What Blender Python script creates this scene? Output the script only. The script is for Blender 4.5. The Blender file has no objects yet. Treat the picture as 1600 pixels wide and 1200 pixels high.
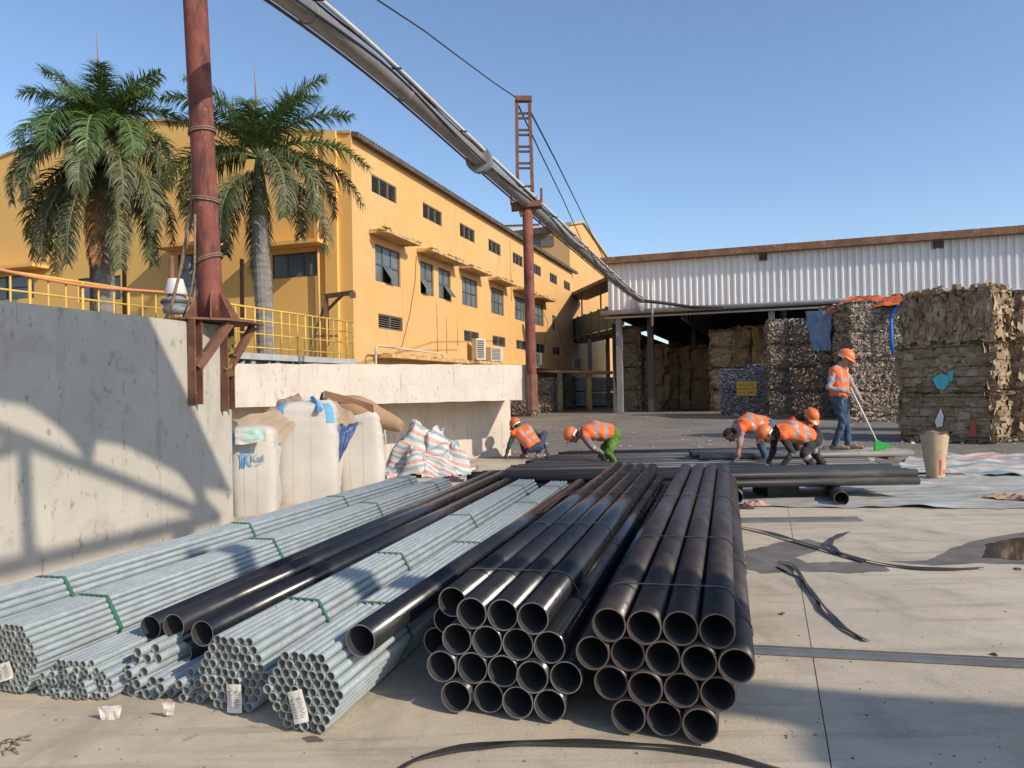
import bpy, math, random
import numpy as np
from mathutils import Vector, Matrix, noise as mnoise
R = math.radians
random.seed(11)
rng = np.random.default_rng(5)
scene = bpy.context.scene
COL = scene.collection
V = Vector

# ------------------------------------------------------------------ camera
FPX = 1150.0
CAM = V((0, 0, 1.45))
CROT = Matrix.Rotation(R(90.43), 4, 'X') @ Matrix.Rotation(R(-1.0), 4, 'Z')
cam_data = bpy.data.cameras.new('camera')
cam_data.sensor_width = 36.0
cam_data.lens = FPX / 1600 * 36.0
cam_data.clip_start = 0.05
cam_data.clip_end = 3000
cam = bpy.data.objects.new('camera', cam_data)
cam.matrix_world = Matrix.Translation(CAM) @ CROT
COL.objects.link(cam)
scene.camera = cam

# ------------------------------------------------------------------ light
SUN_EL = 32.0
SUN_AZ = 54.0                       # sunlight travels this many degrees left of straight ahead
LD = V((-math.sin(R(SUN_AZ)) * math.cos(R(SUN_EL)), math.cos(R(SUN_AZ)) * math.cos(R(SUN_EL)), -math.sin(R(SUN_EL))))
sd = bpy.data.lights.new('sun', 'SUN')
sd.energy = 3.5
sd.angle = R(0.55)
sd.color = (1.0, 0.88, 0.72)
sun = bpy.data.objects.new('sun', sd)
sun.rotation_euler = LD.to_track_quat('-Z', 'Y').to_euler()
COL.objects.link(sun)
world = bpy.data.worlds.new('World')
scene.world = world
world.use_nodes = True
wn = world.node_tree.nodes
wl = world.node_tree.links
bg = wn['Background']
sky = wn.new('ShaderNodeTexSky')
sky.sky_type = 'NISHITA'
sky.sun_disc = False
sky.sun_elevation = R(SUN_EL)
sky.sun_rotation = R(180 - SUN_AZ)
sky.air_density = 1.0
sky.dust_density = 0.7
sky.ozone_density = 3.0
sky.altitude = 20
wl.new(sky.outputs[0], bg.inputs[0])
bg.inputs[1].default_value = 0.15
vs = scene.view_settings
vs.view_transform = 'Standard'
vs.look = 'None'
vs.exposure = 0.34
vs.gamma = 1.0
vs.use_curve_mapping = False
scene.cycles.max_bounces = 6
scene.cycles.use_denoising = True

# ------------------------------------------------------------------ measuring helpers
CR3 = CROT.to_3x3()
def ray(px, py):
    return CR3 @ V(((px - 800) / FPX, (600 - py) / FPX, -1.0))
def at(px, py, Y):
    d = ray(px, py); return CAM + d * (Y / d.y)
def ground_at(px, py, z=0.0):
    d = ray(px, py); return CAM + d * ((z - CAM.z) / d.z)
def plane_at(px, py, p0, n):
    d = ray(px, py); return CAM + d * ((p0 - CAM).dot(n) / d.dot(n))
def px_of(p):
    q = CR3.transposed() @ (p - CAM)
    return 800 + FPX * q.x / -q.z, 600 - FPX * q.y / -q.z

# ------------------------------------------------------------------ mesh builder
UP = V((0, 0, 1))
class MB:
    def __init__(s):
        s.v = []; s.f = []; s.m = []; s.sm = []
    def add(s, vs_, fs, mi=0, smooth=False):
        b = len(s.v)
        s.v.extend([tuple(p) for p in vs_])
        for f in fs:
            s.f.append(tuple(b + i for i in f)); s.m.append(mi); s.sm.append(smooth)
        return s
    def hexa(s, p, mi=0):           # p: 4 bottom corners (ccw from above) then 4 top
        return s.add(p, [(3, 2, 1, 0), (4, 5, 6, 7), (0, 1, 5, 4), (1, 2, 6, 5), (2, 3, 7, 6), (3, 0, 4, 7)], mi)
    def box(s, c, size, rz=0.0, mi=0, rot=None):
        M = rot if rot is not None else Matrix.Rotation(rz, 3, 'Z')
        c = V(c); x, y, z = [k / 2 for k in size]
        q = [(-x, -y, -z), (x, -y, -z), (x, y, -z), (-x, y, -z), (-x, -y, z), (x, -y, z), (x, y, z), (-x, y, z)]
        return s.hexa([c + M @ V(k) for k in q], mi)
    def bar(s, p0, p1, w, h, mi=0, up=UP):
        p0 = V(p0); p1 = V(p1); d = (p1 - p0).normalized()
        if abs(d.dot(up)) > 0.98: up = V((0, 1, 0))
        a = d.cross(up).normalized() * (w / 2); b = a.cross(d).normalized() * (h / 2)
        return s.hexa([p0 - a - b, p0 + a - b, p1 + a - b, p1 - a - b, p0 - a + b, p0 + a + b, p1 + a + b, p1 - a + b], mi)
    def tube(s, pts, r, n=8, mi=0, caps=True, smooth=True, closed=False):
        pts = [V(p) for p in pts]
        m = len(pts)
        rr = r if isinstance(r, (list, tuple)) else [r] * m
        base = len(s.v); prev = None
        for i, p in enumerate(pts):
            if i == 0: d = pts[1] - p
            elif i == m - 1: d = p - pts[i - 1]
            else: d = pts[i + 1] - pts[i - 1]
            d.normalize()
            if prev is None:
                a = d.orthogonal().normalized() if abs(d.z) > 0.9 else d.cross(UP).normalized()
            else:
                a = prev - d * prev.dot(d)
                a = a.normalized() if a.length > 1e-6 else d.orthogonal().normalized()
            prev = a; b = d.cross(a)
            for k in range(n):
                t = 2 * math.pi * k / n
                s.v.append(tuple(p + (a * math.cos(t) + b * math.sin(t)) * rr[i]))
        for i in range(m - 1):
            for k in range(n):
                k2 = (k + 1) % n
                s.f.append((base + i * n + k, base + i * n + k2, base + (i + 1) * n + k2, base + (i + 1) * n + k)); s.m.append(mi); s.sm.append(smooth)
        if caps:
            s.f.append(tuple(base + k for k in range(n))[::-1]); s.m.append(mi); s.sm.append(False)
            s.f.append(tuple(base + (m - 1) * n + k for k in range(n))); s.m.append(mi); s.sm.append(False)
        return s
    def prism(s, poly, ext, mi=0):  # poly: planar 3d points, extruded by ext
        n = len(poly); poly = [V(p) for p in poly]; ext = V(ext)
        vs_ = poly + [p + ext for p in poly]
        fs = [tuple(range(n))[::-1], tuple(range(n, 2 * n))] + [(i, (i + 1) % n, n + (i + 1) % n, n + i) for i in range(n)]
        return s.add(vs_, fs, mi)
    def lathe(s, prof, n=16, c=(0, 0, 0), mi=0, smooth=True):   # prof: (r, z)
        base = len(s.v); c = V(c)
        for r, z in prof:
            for k in range(n):
                t = 2 * math.pi * k / n
                s.v.append(tuple(c + V((r * math.cos(t), r * math.sin(t), z))))
        for i in range(len(prof) - 1):
            for k in range(n):
                k2 = (k + 1) % n
                s.f.append((base + i * n + k, base + i * n + k2, base + (i + 1) * n + k2, base + (i + 1) * n + k)); s.m.append(mi); s.sm.append(smooth)
        return s
    def grid(s, fn, nu, nv, mi=0, smooth=True, mfn=None):
        base = len(s.v)
        for j in range(nv + 1):
            for i in range(nu + 1):
                s.v.append(tuple(fn(i / nu, j / nv)))
        for j in range(nv):
            for i in range(nu):
                a = base + j * (nu + 1) + i
                s.f.append((a, a + 1, a + nu + 2, a + nu + 1)); s.m.append(mfn(i, j) if mfn else mi); s.sm.append(smooth)
        return s
    def mesh(s, name, mats, off=V((0, 0, 0))):
        me = bpy.data.meshes.new(name)
        o = tuple(off)
        me.from_pydata([(p[0] - o[0], p[1] - o[1], p[2] - o[2]) for p in s.v], [], s.f)
        for m_ in (mats if isinstance(mats, (list, tuple)) else [mats]): me.materials.append(m_)
        me.polygons.foreach_set('material_index', s.m)
        me.polygons.foreach_set('use_smooth', s.sm)
        me.update()
        return me
    def build(s, name, mats, parent=None, origin=None):
        off = wloc(parent) if parent is not None else (V(origin) if origin is not None else V((0, 0, 0)))
        o = bpy.data.objects.new(name, s.mesh(name, mats, off))
        COL.objects.link(o)
        if parent is not None: o.parent = parent
        else: o.location = off
        return o
def wloc(o):
    p = V((0, 0, 0))
    while o is not None:
        p += o.location; o = o.parent
    return p
def thing(name, label, cat, loc=(0, 0, 0), group=None):
    o = bpy.data.objects.new(name, None)
    o.empty_display_size = 0.2
    o.location = loc
    COL.objects.link(o)
    return tag(o, label, cat, group)
def tag(o, label, cat, group=None):
    o['label'] = label; o['category'] = cat
    if group: o['group'] = group
    return o
def structure(o):
    o['kind'] = 'structure'; return o
def stuff(o):
    o['kind'] = 'stuff'; return o
def inst(name, me, parent, M):      # a piece that shares mesh data; M is local to the parent
    o = bpy.data.objects.new(name, me)
    COL.objects.link(o)
    o.parent = parent
    o.matrix_local = M
    return o

# ------------------------------------------------------------------ materials
def _mix(nt, a, b, fac, blend='MIX'):
    m = nt.nodes.new('ShaderNodeMix'); m.data_type = 'RGBA'; m.blend_type = blend
    for sock, val in ((m.inputs[6], a), (m.inputs[7], b), (m.inputs[0], fac)):
        if hasattr(val, 'is_output'): nt.links.new(val, sock)
        elif isinstance(val, (tuple, list)): sock.default_value = (*val[:3], 1)
        else: sock.default_value = val
    return m.outputs[2]
def _ramp(nt, inp, lo, hi):
    r = nt.nodes.new('ShaderNodeMapRange'); r.clamp = True
    r.inputs[1].default_value = lo; r.inputs[2].default_value = hi
    nt.links.new(inp, r.inputs[0]); return r.outputs[0]
def _noise(nt, co, scale, detail=5, rough=0.6, stretch=None):
    if stretch:
        mp = nt.nodes.new('ShaderNodeMapping'); mp.inputs['Scale'].default_value = stretch
        nt.links.new(co, mp.inputs[0]); co = mp.outputs[0]
    n = nt.nodes.new('ShaderNodeTexNoise'); n.inputs['Scale'].default_value = scale
    n.inputs['Detail'].default_value = detail; n.inputs['Roughness'].default_value = rough
    nt.links.new(co, n.inputs['Vector']); return n.outputs['Fac']
def mat(name, c1, c2=None, ns=3.0, lo=0.35, hi=0.65, rough=0.7, metal=0.0, bump=0.0, bs=40.0, bdist=0.01,
        layers=(), coords='pos', spec=0.5, rvar=0.0, transl=None, stretch=None, coat=0.0, island=0.0):
    """layers: (colour, noise scale, lo, hi, stretch, strength)"""
    m = bpy.data.materials.new(name); m.use_nodes = True
    nt = m.node_tree; b = nt.nodes['Principled BSDF']
    if coords == 'pos':
        g = nt.nodes.new('ShaderNodeNewGeometry'); co = g.outputs['Position']
    else:
        g = nt.nodes.new('ShaderNodeTexCoord'); co = g.outputs['Object']
    col = None
    if c2 is not None:
        f = _ramp(nt, _noise(nt, co, ns, stretch=stretch), lo, hi)
        col = _mix(nt, c1, c2, f)
    for L in layers:
        lc, sc, l0, l1, st, stg = L
        f = _ramp(nt, _noise(nt, co, sc, 7, 0.65, st), l0, l1)
        mu = nt.nodes.new('ShaderNodeMath'); mu.operation = 'MULTIPLY'; mu.inputs[1].default_value = stg
        nt.links.new(f, mu.inputs[0])
        col = _mix(nt, col if col is not None else c1, lc, mu.outputs[0])
    if island:
        gi = nt.nodes.new('ShaderNodeNewGeometry')
        mr = nt.nodes.new('ShaderNodeMapRange'); mr.inputs[3].default_value = 1 - island; mr.inputs[4].default_value = 1 + island
        nt.links.new(gi.outputs['Random Per Island'], mr.inputs[0])
        hv = nt.nodes.new('ShaderNodeHueSaturation')
        if col is not None: nt.links.new(col, hv.inputs['Color'])
        else: hv.inputs['Color'].default_value = (*c1, 1)
        nt.links.new(mr.outputs[0], hv.inputs['Value']); col = hv.outputs[0]
    if col is not None: nt.links.new(col, b.inputs['Base Color'])
    else: b.inputs['Base Color'].default_value = (*c1, 1)
    b.inputs['Roughness'].default_value = rough
    b.inputs['Metallic'].default_value = metal
    b.inputs['Specular IOR Level'].default_value = spec
    b.inputs['Coat Weight'].default_value = coat
    if coat: b.inputs['Coat Roughness'].default_value = 0.08
    if rvar:
        rr = nt.nodes.new('ShaderNodeMapRange'); rr.inputs[3].default_value = max(0.02, rough - rvar); rr.inputs[4].default_value = min(1, rough + rvar)
        rr.inputs[1].default_value = 0.3; rr.inputs[2].default_value = 0.7
        nt.links.new(_noise(nt, co, ns * 3, 4), rr.inputs[0]); nt.links.new(rr.outputs[0], b.inputs['Roughness'])
    if bump:
        bn = nt.nodes.new('ShaderNodeBump'); bn.inputs['Strength'].default_value = bump; bn.inputs['Distance'].default_value = bdist
        nt.links.new(_noise(nt, co, bs, 6, 0.65), bn.inputs['Height']); nt.links.new(bn.outputs[0], b.inputs['Normal'])
    if transl:
        out = nt.nodes['Material Output']
        tr = nt.nodes.new('ShaderNodeBsdfTranslucent'); tr.inputs[0].default_value = (*transl[:3], 1)
        mx = nt.nodes.new('ShaderNodeMixShader'); mx.inputs[0].default_value = transl[3]
        nt.links.new(b.outputs[0], mx.inputs[1]); nt.links.new(tr.outputs[0], mx.inputs[2]); nt.links.new(mx.outputs[0], out.inputs[0])
    return m
def flake_mat(name, cols, rough=0.75, transl=None):
    m = bpy.data.materials.new(name); m.use_nodes = True
    nt = m.node_tree; b = nt.nodes['Principled BSDF']
    g = nt.nodes.new('ShaderNodeNewGeometry')
    r = nt.nodes.new('ShaderNodeValToRGB'); r.color_ramp.interpolation = 'LINEAR'
    el = r.color_ramp.elements
    el[0].position = 0; el[0].color = (*cols[0], 1)
    el[1].position = 1; el[1].color = (*cols[-1], 1)
    for i, c in enumerate(cols[1:-1]):
        e = el.new((i + 1) / (len(cols) - 1)); e.color = (*c, 1)
    nt.links.new(g.outputs['Random Per Island'], r.inputs[0])
    f = _ramp(nt, _noise(nt, g.outputs['Position'], 9.0), 0.3, 0.7)
    c = _mix(nt, r.outputs[0], (0.08, 0.06, 0.045), f); 
    mm = c.node; mm.inputs[0].default_value = 0
    mu = nt.nodes.new('ShaderNodeMath'); mu.operation = 'MULTIPLY'; mu.inputs[1].default_value = 0.35
    nt.links.new(f, mu.inputs[0]); nt.links.new(mu.outputs[0], mm.inputs[0])
    nt.links.new(c, b.inputs['Base Color']); b.inputs['Roughness'].default_value = rough
    return m

MT = {}
MT['asphalt'] = mat('asphalt', (0.135, 0.118, 0.098), (0.195, 0.172, 0.142), 0.5, rough=0.9, bump=0.5, bs=60,
                    layers=[((0.27, 0.235, 0.19), 0.22, 0.50, 0.70, None, 0.7), ((0.075, 0.07, 0.066), 0.9, 0.56, 0.72, None, 0.6), ((0.3, 0.27, 0.23), 22.0, 0.64, 0.72, None, 0.5)])
MT['slab'] = mat('concrete slab', (0.45, 0.375, 0.275), (0.555, 0.475, 0.355), 1.1, rough=0.85, bump=0.35, bs=55, rvar=0.1,
                 layers=[((0.28, 0.235, 0.18), 2.3, 0.52, 0.70, (1, 0.45, 1), 0.8), ((0.56, 0.49, 0.39), 5.5, 0.54, 0.70, None, 0.6), ((0.33, 0.285, 0.225), 0.7, 0.45, 0.7, None, 0.6),
                         ((0.17, 0.145, 0.12), 9.0, 0.62, 0.72, (1, 0.7, 1), 0.6), ((0.27, 0.225, 0.175), 3.2, 0.52, 0.66, (0.22, 2.2, 1), 0.6), ((0.58, 0.51, 0.41), 48.0, 0.60, 0.68, None, 0.5), ((0.22, 0.185, 0.145), 0.45, 0.60, 0.72, None, 0.5), ((0.11, 0.09, 0.075), 26.0, 0.70, 0.76, None, 0.7)])
MT['wall_white'] = mat('painted concrete wall', (0.40, 0.37, 0.315), (0.46, 0.425, 0.365), 1.4, rough=0.88, bump=0.25, bs=30,
                       layers=[((0.38, 0.35, 0.30), 2.6, 0.48, 0.72, (1, 1, 0.22), 0.75), ((0.30, 0.275, 0.235), 6.0, 0.56, 0.72, (1.6, 1.6, 0.10), 0.75), ((0.26, 0.24, 0.21), 1.3, 0.58, 0.72, None, 0.5),
                               ((0.19, 0.17, 0.145), 13.0, 0.60, 0.66, (1, 1, 0.45), 0.7), ((0.14, 0.12, 0.10), 34.0, 0.635, 0.69, (1, 1, 0.4), 0.65), ((0.30, 0.285, 0.26), 4.0, 0.62, 0.64, (1, 1, 0.8), 0.6)])
MT['beam_white'] = mat('peeling white paint', (0.57, 0.50, 0.42), (0.64, 0.56, 0.475), 1.6, rough=0.85, bump=0.25, bs=30,
                       layers=[((0.46, 0.40, 0.33), 3.0, 0.52, 0.75, (1, 1, 0.2), 0.7), ((0.36, 0.31, 0.26), 9.0, 0.57, 0.70, (1.3, 1.3, 0.15), 0.7),
                               ((0.33, 0.28, 0.23), 16.0, 0.60, 0.66, (1, 1, 0.4), 0.7), ((0.25, 0.21, 0.175), 36.0, 0.62, 0.67, (1, 1, 0.4), 0.6)])
MT['yellow_long'] = mat('ochre wall paint', (0.68, 0.375, 0.125), (0.64, 0.36, 0.13), 0.5, rough=0.85, bump=0.15, bs=12,
                        layers=[((0.64, 0.41, 0.19), 0.7, 0.45, 0.75, (1, 1, 0.35), 0.55), ((0.46, 0.27, 0.11), 2.4, 0.52, 0.76, (1.5, 1.5, 0.08), 0.6), ((0.60, 0.40, 0.21), 0.35, 0.5, 0.62, None, 0.5), ((0.36, 0.22, 0.10), 0.9, 0.60, 0.72, (1, 1, 0.6), 0.45),
                                ((0.22, 0.15, 0.09), 3.5, 0.70, 0.8, (1, 1, 0.4), 0.5)])
MT['yellow_front'] = mat('deep ochre wall paint', (0.86, 0.49, 0.14), (0.80, 0.46, 0.14), 0.4, rough=0.85, bump=0.15, bs=12,
                         layers=[((0.74, 0.45, 0.15), 0.5, 0.5, 0.8, (1, 1, 0.35), 0.5), ((0.42, 0.22, 0.06), 1.6, 0.66, 0.8, (1.5, 1.5, 0.16), 0.4)])
MT['ledge'] = mat('weathered ochre concrete', (0.62, 0.40, 0.15), (0.30, 0.23, 0.15), 2.5, lo=0.45, hi=0.62, rough=0.95, bump=0.4, bs=20,
                  layers=[((0.10, 0.085, 0.07), 4.0, 0.56, 0.66, None, 0.8)])
MT['roof_dark'] = mat('dark roof sheet', (0.06, 0.05, 0.045), (0.12, 0.09, 0.07), 2, rough=0.7)
MT['frame_dark'] = mat('dark window frame', (0.07, 0.075, 0.075), rough=0.5)
MT['glass'] = mat('dusty window glass', (0.10, 0.125, 0.13), (0.17, 0.19, 0.19), 0.8, rough=0.25, spec=0.6)
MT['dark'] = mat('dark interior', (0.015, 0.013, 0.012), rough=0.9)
MT['louvre'] = mat('grey louvre', (0.20, 0.185, 0.155), (0.14, 0.13, 0.11), 4, rough=0.7)
MT['corr'] = mat('pale blue corrugated sheet', (0.74, 0.72, 0.70), (0.80, 0.77, 0.745), 0.6, rough=0.55, metal=0.0,
                 layers=[((0.58, 0.55, 0.52), 1.2, 0.5, 0.72, (1, 1, 0.12), 0.6), ((0.30, 0.22, 0.16), 2.5, 0.62, 0.78, (1, 1, 0.15), 0.5)])
MT['corr_white'] = mat('white corrugated roof', (0.55, 0.55, 0.54), rough=0.5)
MT['fascia'] = mat('rusty brown fascia', (0.16, 0.075, 0.04), (0.26, 0.14, 0.075), 2.0, rough=0.85, bump=0.3, bs=15,
                   layers=[((0.33, 0.27, 0.20), 3.0, 0.58, 0.68, None, 0.7), ((0.06, 0.035, 0.025), 5.0, 0.58, 0.7, None, 0.7)])
MT['steel_grey'] = mat('grey painted steel', (0.24, 0.245, 0.25), (0.17, 0.16, 0.155), 3, rough=0.55,
                       layers=[((0.20, 0.10, 0.05), 5.0, 0.62, 0.72, None, 0.7)])
MT['steel_light'] = mat('light grey steel', (0.42, 0.43, 0.43), (0.34, 0.34, 0.33), 3, rough=0.5)
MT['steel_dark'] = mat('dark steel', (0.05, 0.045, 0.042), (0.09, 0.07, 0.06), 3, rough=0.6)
MT['rust_red'] = mat('rusty red oxide paint', (0.16, 0.042, 0.03), (0.24, 0.075, 0.052), 4.0, rough=0.8, bump=0.35, bs=30,
                     layers=[((0.065, 0.026, 0.02), 7.0, 0.50, 0.62, (1.3, 1.3, 0.4), 0.85), ((0.40, 0.20, 0.15), 18.0, 0.60, 0.70, (1.2, 1.2, 0.35), 0.7), ((0.05, 0.02, 0.015), 40.0, 0.60, 0.68, None, 0.7)])
MT['rust_brown'] = mat('rusty brown steel', (0.13, 0.055, 0.035), (0.21, 0.10, 0.06), 5.0, rough=0.85, bump=0.4, bs=40,
                       layers=[((0.33, 0.24, 0.17), 12.0, 0.62, 0.72, None, 0.7)])
MT['yellow_rail'] = mat('yellow railing paint', (0.68, 0.43, 0.07), (0.55, 0.34, 0.07), 3, rough=0.6, layers=[((0.25, 0.12, 0.05), 6, 0.64, 0.72, None, 0.7)])
MT['hose'] = mat('orange hose', (0.62, 0.23, 0.10), rough=0.5)
MT['duct'] = mat('galvanised duct', (0.27, 0.25, 0.235), (0.20, 0.185, 0.17), 2.0, rough=0.5, metal=0.3,
                 layers=[((0.25, 0.13, 0.07), 3.0, 0.60, 0.72, None, 0.7)])
MT['duct_white'] = mat('white pipe', (0.62, 0.60, 0.57), (0.50, 0.48, 0.44), 3, rough=0.4)
MT['cable'] = mat('black cable', (0.025, 0.025, 0.027), rough=0.6)
MT['rope'] = mat('dirty rope', (0.28, 0.20, 0.13), (0.16, 0.11, 0.07), 30, rough=0.95)
MT['green_bridge'] = mat('green walkway cladding', (0.10, 0.145, 0.105), (0.14, 0.18, 0.13), 1.5, rough=0.7)
MT['galv'] = mat('galvanised steel', (0.315, 0.365, 0.38), (0.24, 0.28, 0.29), 18.0, rough=0.62, metal=0.10, rvar=0.10, stretch=(1, 0.35, 1), bump=0.08, bs=120, bdist=0.002,
                 layers=[((0.44, 0.475, 0.475), 60.0, 0.54, 0.7, None, 0.7), ((0.20, 0.215, 0.205), 5.0, 0.55, 0.75, (1, 0.25, 1), 0.6)])
MT['black_gloss'] = mat('black lacquered pipe', (0.011, 0.013, 0.017), (0.018, 0.019, 0.022), 3.0, rough=0.23, metal=0.0, spec=0.55, rvar=0.07,
                        layers=[((0.045, 0.030, 0.024), 3.5, 0.56, 0.72, (1, 0.2, 1), 0.6), ((0.06, 0.055, 0.05), 1.6, 0.52, 0.72, (1, 0.25, 1), 0.4), ((0.10, 0.09, 0.08), 22.0, 0.66, 0.72, (1, 0.10, 1), 0.5)])
MT['black_rust'] = mat('black pipe with brown rust', (0.020, 0.017, 0.017), (0.040, 0.029, 0.025), 4.0, rough=0.42, spec=0.5, rvar=0.1, bump=0.1, bs=60, bdist=0.002,
                       layers=[((0.10, 0.058, 0.04), 5.0, 0.56, 0.7, (1, 0.22, 1), 0.7), ((0.085, 0.073, 0.062), 2.0, 0.48, 0.7, (1, 0.3, 1), 0.5), ((0.15, 0.13, 0.11), 40.0, 0.64, 0.72, (1, 0.08, 1), 0.5), ((0.16, 0.12, 0.09), 22.0, 0.66, 0.73, (1, 0.3, 1), 0.5)])
MT['pipe_rim'] = mat('cut pipe edge', (0.22, 0.17, 0.14), (0.12, 0.08, 0.06), 14, rough=0.5, metal=0.4)
MT['pipe_rim_bright'] = mat('bright cut pipe edge', (0.34, 0.33, 0.32), (0.2, 0.19, 0.18), 14, rough=0.4, metal=0.5)
MT['galv_in'] = mat('galvanised bore', (0.26, 0.25, 0.20), (0.17, 0.155, 0.12), 14, rough=0.6, metal=0.2)
MT['black_in'] = mat('dark pipe bore', (0.030, 0.028, 0.027), (0.018, 0.016, 0.015), 8, rough=0.8)
MT['tube_black'] = mat('dusty black tube', (0.018, 0.018, 0.020), (0.040, 0.039, 0.037), 1.3, lo=0.42, hi=0.62, rough=0.5, spec=0.3, stretch=(0.35, 1.2, 1),
                       layers=[((0.13, 0.125, 0.11), 2.4, 0.58, 0.72, (0.35, 1, 1), 0.5)])
MT['tube_dusty'] = mat('grey dusty tube', (0.15, 0.145, 0.13), (0.24, 0.23, 0.205), 1.3, lo=0.42, hi=0.62, rough=0.55, stretch=(0.35, 1.2, 1), layers=[((0.05, 0.05, 0.05), 2.0, 0.54, 0.66, (0.3, 1.5, 1), 0.7)])
MT['strap_green'] = mat('green strap', (0.035, 0.14, 0.075), rough=0.4)
MT['strap_black'] = mat('dark steel strap', (0.028, 0.027, 0.03), rough=0.35, metal=0.2)
MT['strap_ground'] = mat('black steel banding', (0.022, 0.02, 0.02), (0.05, 0.04, 0.035), 6, rough=0.4)
MT['paper'] = mat('paper tag', (0.68, 0.64, 0.58), (0.60, 0.55, 0.49), 20, rough=0.8)
MT['ink'] = mat('printed ink', (0.13, 0.13, 0.13), rough=0.8)
MT['bag'] = mat('white woven bulk bag', (0.62, 0.58, 0.52), (0.55, 0.505, 0.445), 2.5, rough=0.7, bump=0.25, bs=90, bdist=0.004,
                layers=[((0.62, 0.52, 0.36), 3.0, 0.64, 0.76, (1, 1, 0.3), 0.5)], transl=(0.7, 0.66, 0.6, 0.12))
MT['bag_blue'] = mat('blue webbing', (0.10, 0.33, 0.55), rough=0.6)
MT['bag_mint'] = mat('mint flap', (0.42, 0.60, 0.52), rough=0.6)
MT['logo'] = mat('blue print', (0.06, 0.30, 0.62), rough=0.6)
MT['logo_grey'] = mat('grey blue print', (0.16, 0.30, 0.38), rough=0.6)
MT['canvas'] = mat('brown canvas', (0.36, 0.27, 0.18), (0.31, 0.225, 0.15), 3, rough=0.9, bump=0.3, bs=25)
MT['canvas_roll'] = mat('reddish brown carpet', (0.36, 0.20, 0.12), (0.33, 0.23, 0.14), 2, rough=0.9, bump=0.3, bs=25)
MT['tarp_blue'] = mat('navy tarpaulin', (0.035, 0.07, 0.17), (0.06, 0.10, 0.21), 6, rough=0.45, bump=0.4, bs=18)
MT['tarp_paleblue'] = mat('faded blue tarpaulin', (0.13, 0.22, 0.33), (0.20, 0.29, 0.38), 4, rough=0.6, bump=0.3, bs=12)
MT['tarp_brightblue'] = mat('bright blue webbing', (0.02, 0.15, 0.62), rough=0.5)
MT['tarp_orange'] = mat('orange tarpaulin', (0.62, 0.14, 0.035), (0.50, 0.10, 0.03), 4, rough=0.5, bump=0.4, bs=10)
MT['bark'] = mat('grey palm trunk', (0.24, 0.22, 0.20), (0.16, 0.14, 0.125), 4, rough=0.95, bump=0.5, bs=25, stretch=(1, 1, 3),
                 layers=[((0.30, 0.29, 0.26), 3, 0.55, 0.7, None, 0.6)])
MT['shaft'] = mat('green crownshaft', (0.10, 0.15, 0.06), (0.14, 0.13, 0.07), 3, rough=0.5)
MT['leaf'] = mat('palm leaflets', (0.075, 0.145, 0.036), (0.12, 0.18, 0.05), 1.5, rough=0.42, transl=(0.12, 0.2, 0.05, 0.25), island=0.35)
MT['leaf_old'] = mat('old palm leaflets', (0.075, 0.105, 0.04), (0.13, 0.13, 0.055), 1.5, rough=0.5, transl=(0.12, 0.13, 0.05, 0.2), island=0.35)
MT['leaf_dead'] = mat('dead orange leaflets', (0.36, 0.165, 0.055), (0.26, 0.13, 0.06), 2, rough=0.8, transl=(0.3, 0.14, 0.05, 0.2), island=0.35)
MT['rachis'] = mat('frond stem', (0.16, 0.17, 0.07), rough=0.6)
MT['skin'] = mat('skin', (0.36, 0.19, 0.12), rough=0.55)
MT['hair'] = mat('dark hair', (0.02, 0.016, 0.014), rough=0.6)
MT['vest'] = mat('orange safety vest', (0.95, 0.16, 0.025), (0.86, 0.12, 0.02), 9, rough=0.65, bump=0.5, bs=22, bdist=0.02)
MT['reflect'] = mat('grey reflective stripe', (0.30, 0.265, 0.25), rough=0.45)
MT['helmet'] = mat('orange plastic helmet', (0.80, 0.19, 0.05), (0.72, 0.17, 0.05), 6, rough=0.38)
MT['white_band'] = mat('white helmet strap', (0.75, 0.72, 0.66), rough=0.6)
MT['jeans'] = mat('blue jeans', (0.030, 0.062, 0.115), (0.055, 0.095, 0.15), 9, rough=0.85, bump=0.5, bs=26, bdist=0.015)
MT['navy'] = mat('navy trousers', (0.035, 0.035, 0.085), (0.05, 0.05, 0.11), 8, rough=0.85, bump=0.5, bs=22, bdist=0.015)
MT['green_trouser'] = mat('grass green trousers', (0.085, 0.20, 0.022), (0.06, 0.145, 0.018), 7, rough=0.8, bump=0.5, bs=20, bdist=0.02)
MT['black_cloth'] = mat('black work clothes', (0.017, 0.016, 0.018), (0.03, 0.028, 0.03), 8, rough=0.85, bump=0.5, bs=22, bdist=0.015)
MT['dark_green'] = mat('dark green shirt', (0.018, 0.055, 0.045), (0.03, 0.075, 0.06), 8, rough=0.85, bump=0.5, bs=22, bdist=0.015)
MT['grey_shirt'] = mat('grey lilac shirt', (0.36, 0.31, 0.31), (0.29, 0.25, 0.25), 8, rough=0.85, bump=0.5, bs=22, bdist=0.015)
MT['mauve_shirt'] = mat('mauve shirt', (0.24, 0.17, 0.17), (0.19, 0.13, 0.13), 8, rough=0.85, bump=0.5, bs=22, bdist=0.015)
MT['pink_shirt'] = mat('pinkish shirt', (0.40, 0.25, 0.25), rough=0.85, bump=0.4, bs=22)
MT['shoe_tan'] = mat('tan work boots', (0.28, 0.20, 0.13), (0.20, 0.14, 0.09), 12, rough=0.9)
MT['shoe_dark'] = mat('dark boots', (0.05, 0.045, 0.04), rough=0.8)
MT['glove'] = mat('work gloves', (0.16, 0.15, 0.14), (0.09, 0.085, 0.08), 12, rough=0.9)
MT['broom_white'] = mat('pale broom handle', (0.75, 0.75, 0.70), rough=0.4)
MT['broom_green'] = mat('bright green bristles', (0.06, 0.62, 0.11), (0.04, 0.5, 0.08), 20, rough=0.6)
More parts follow.
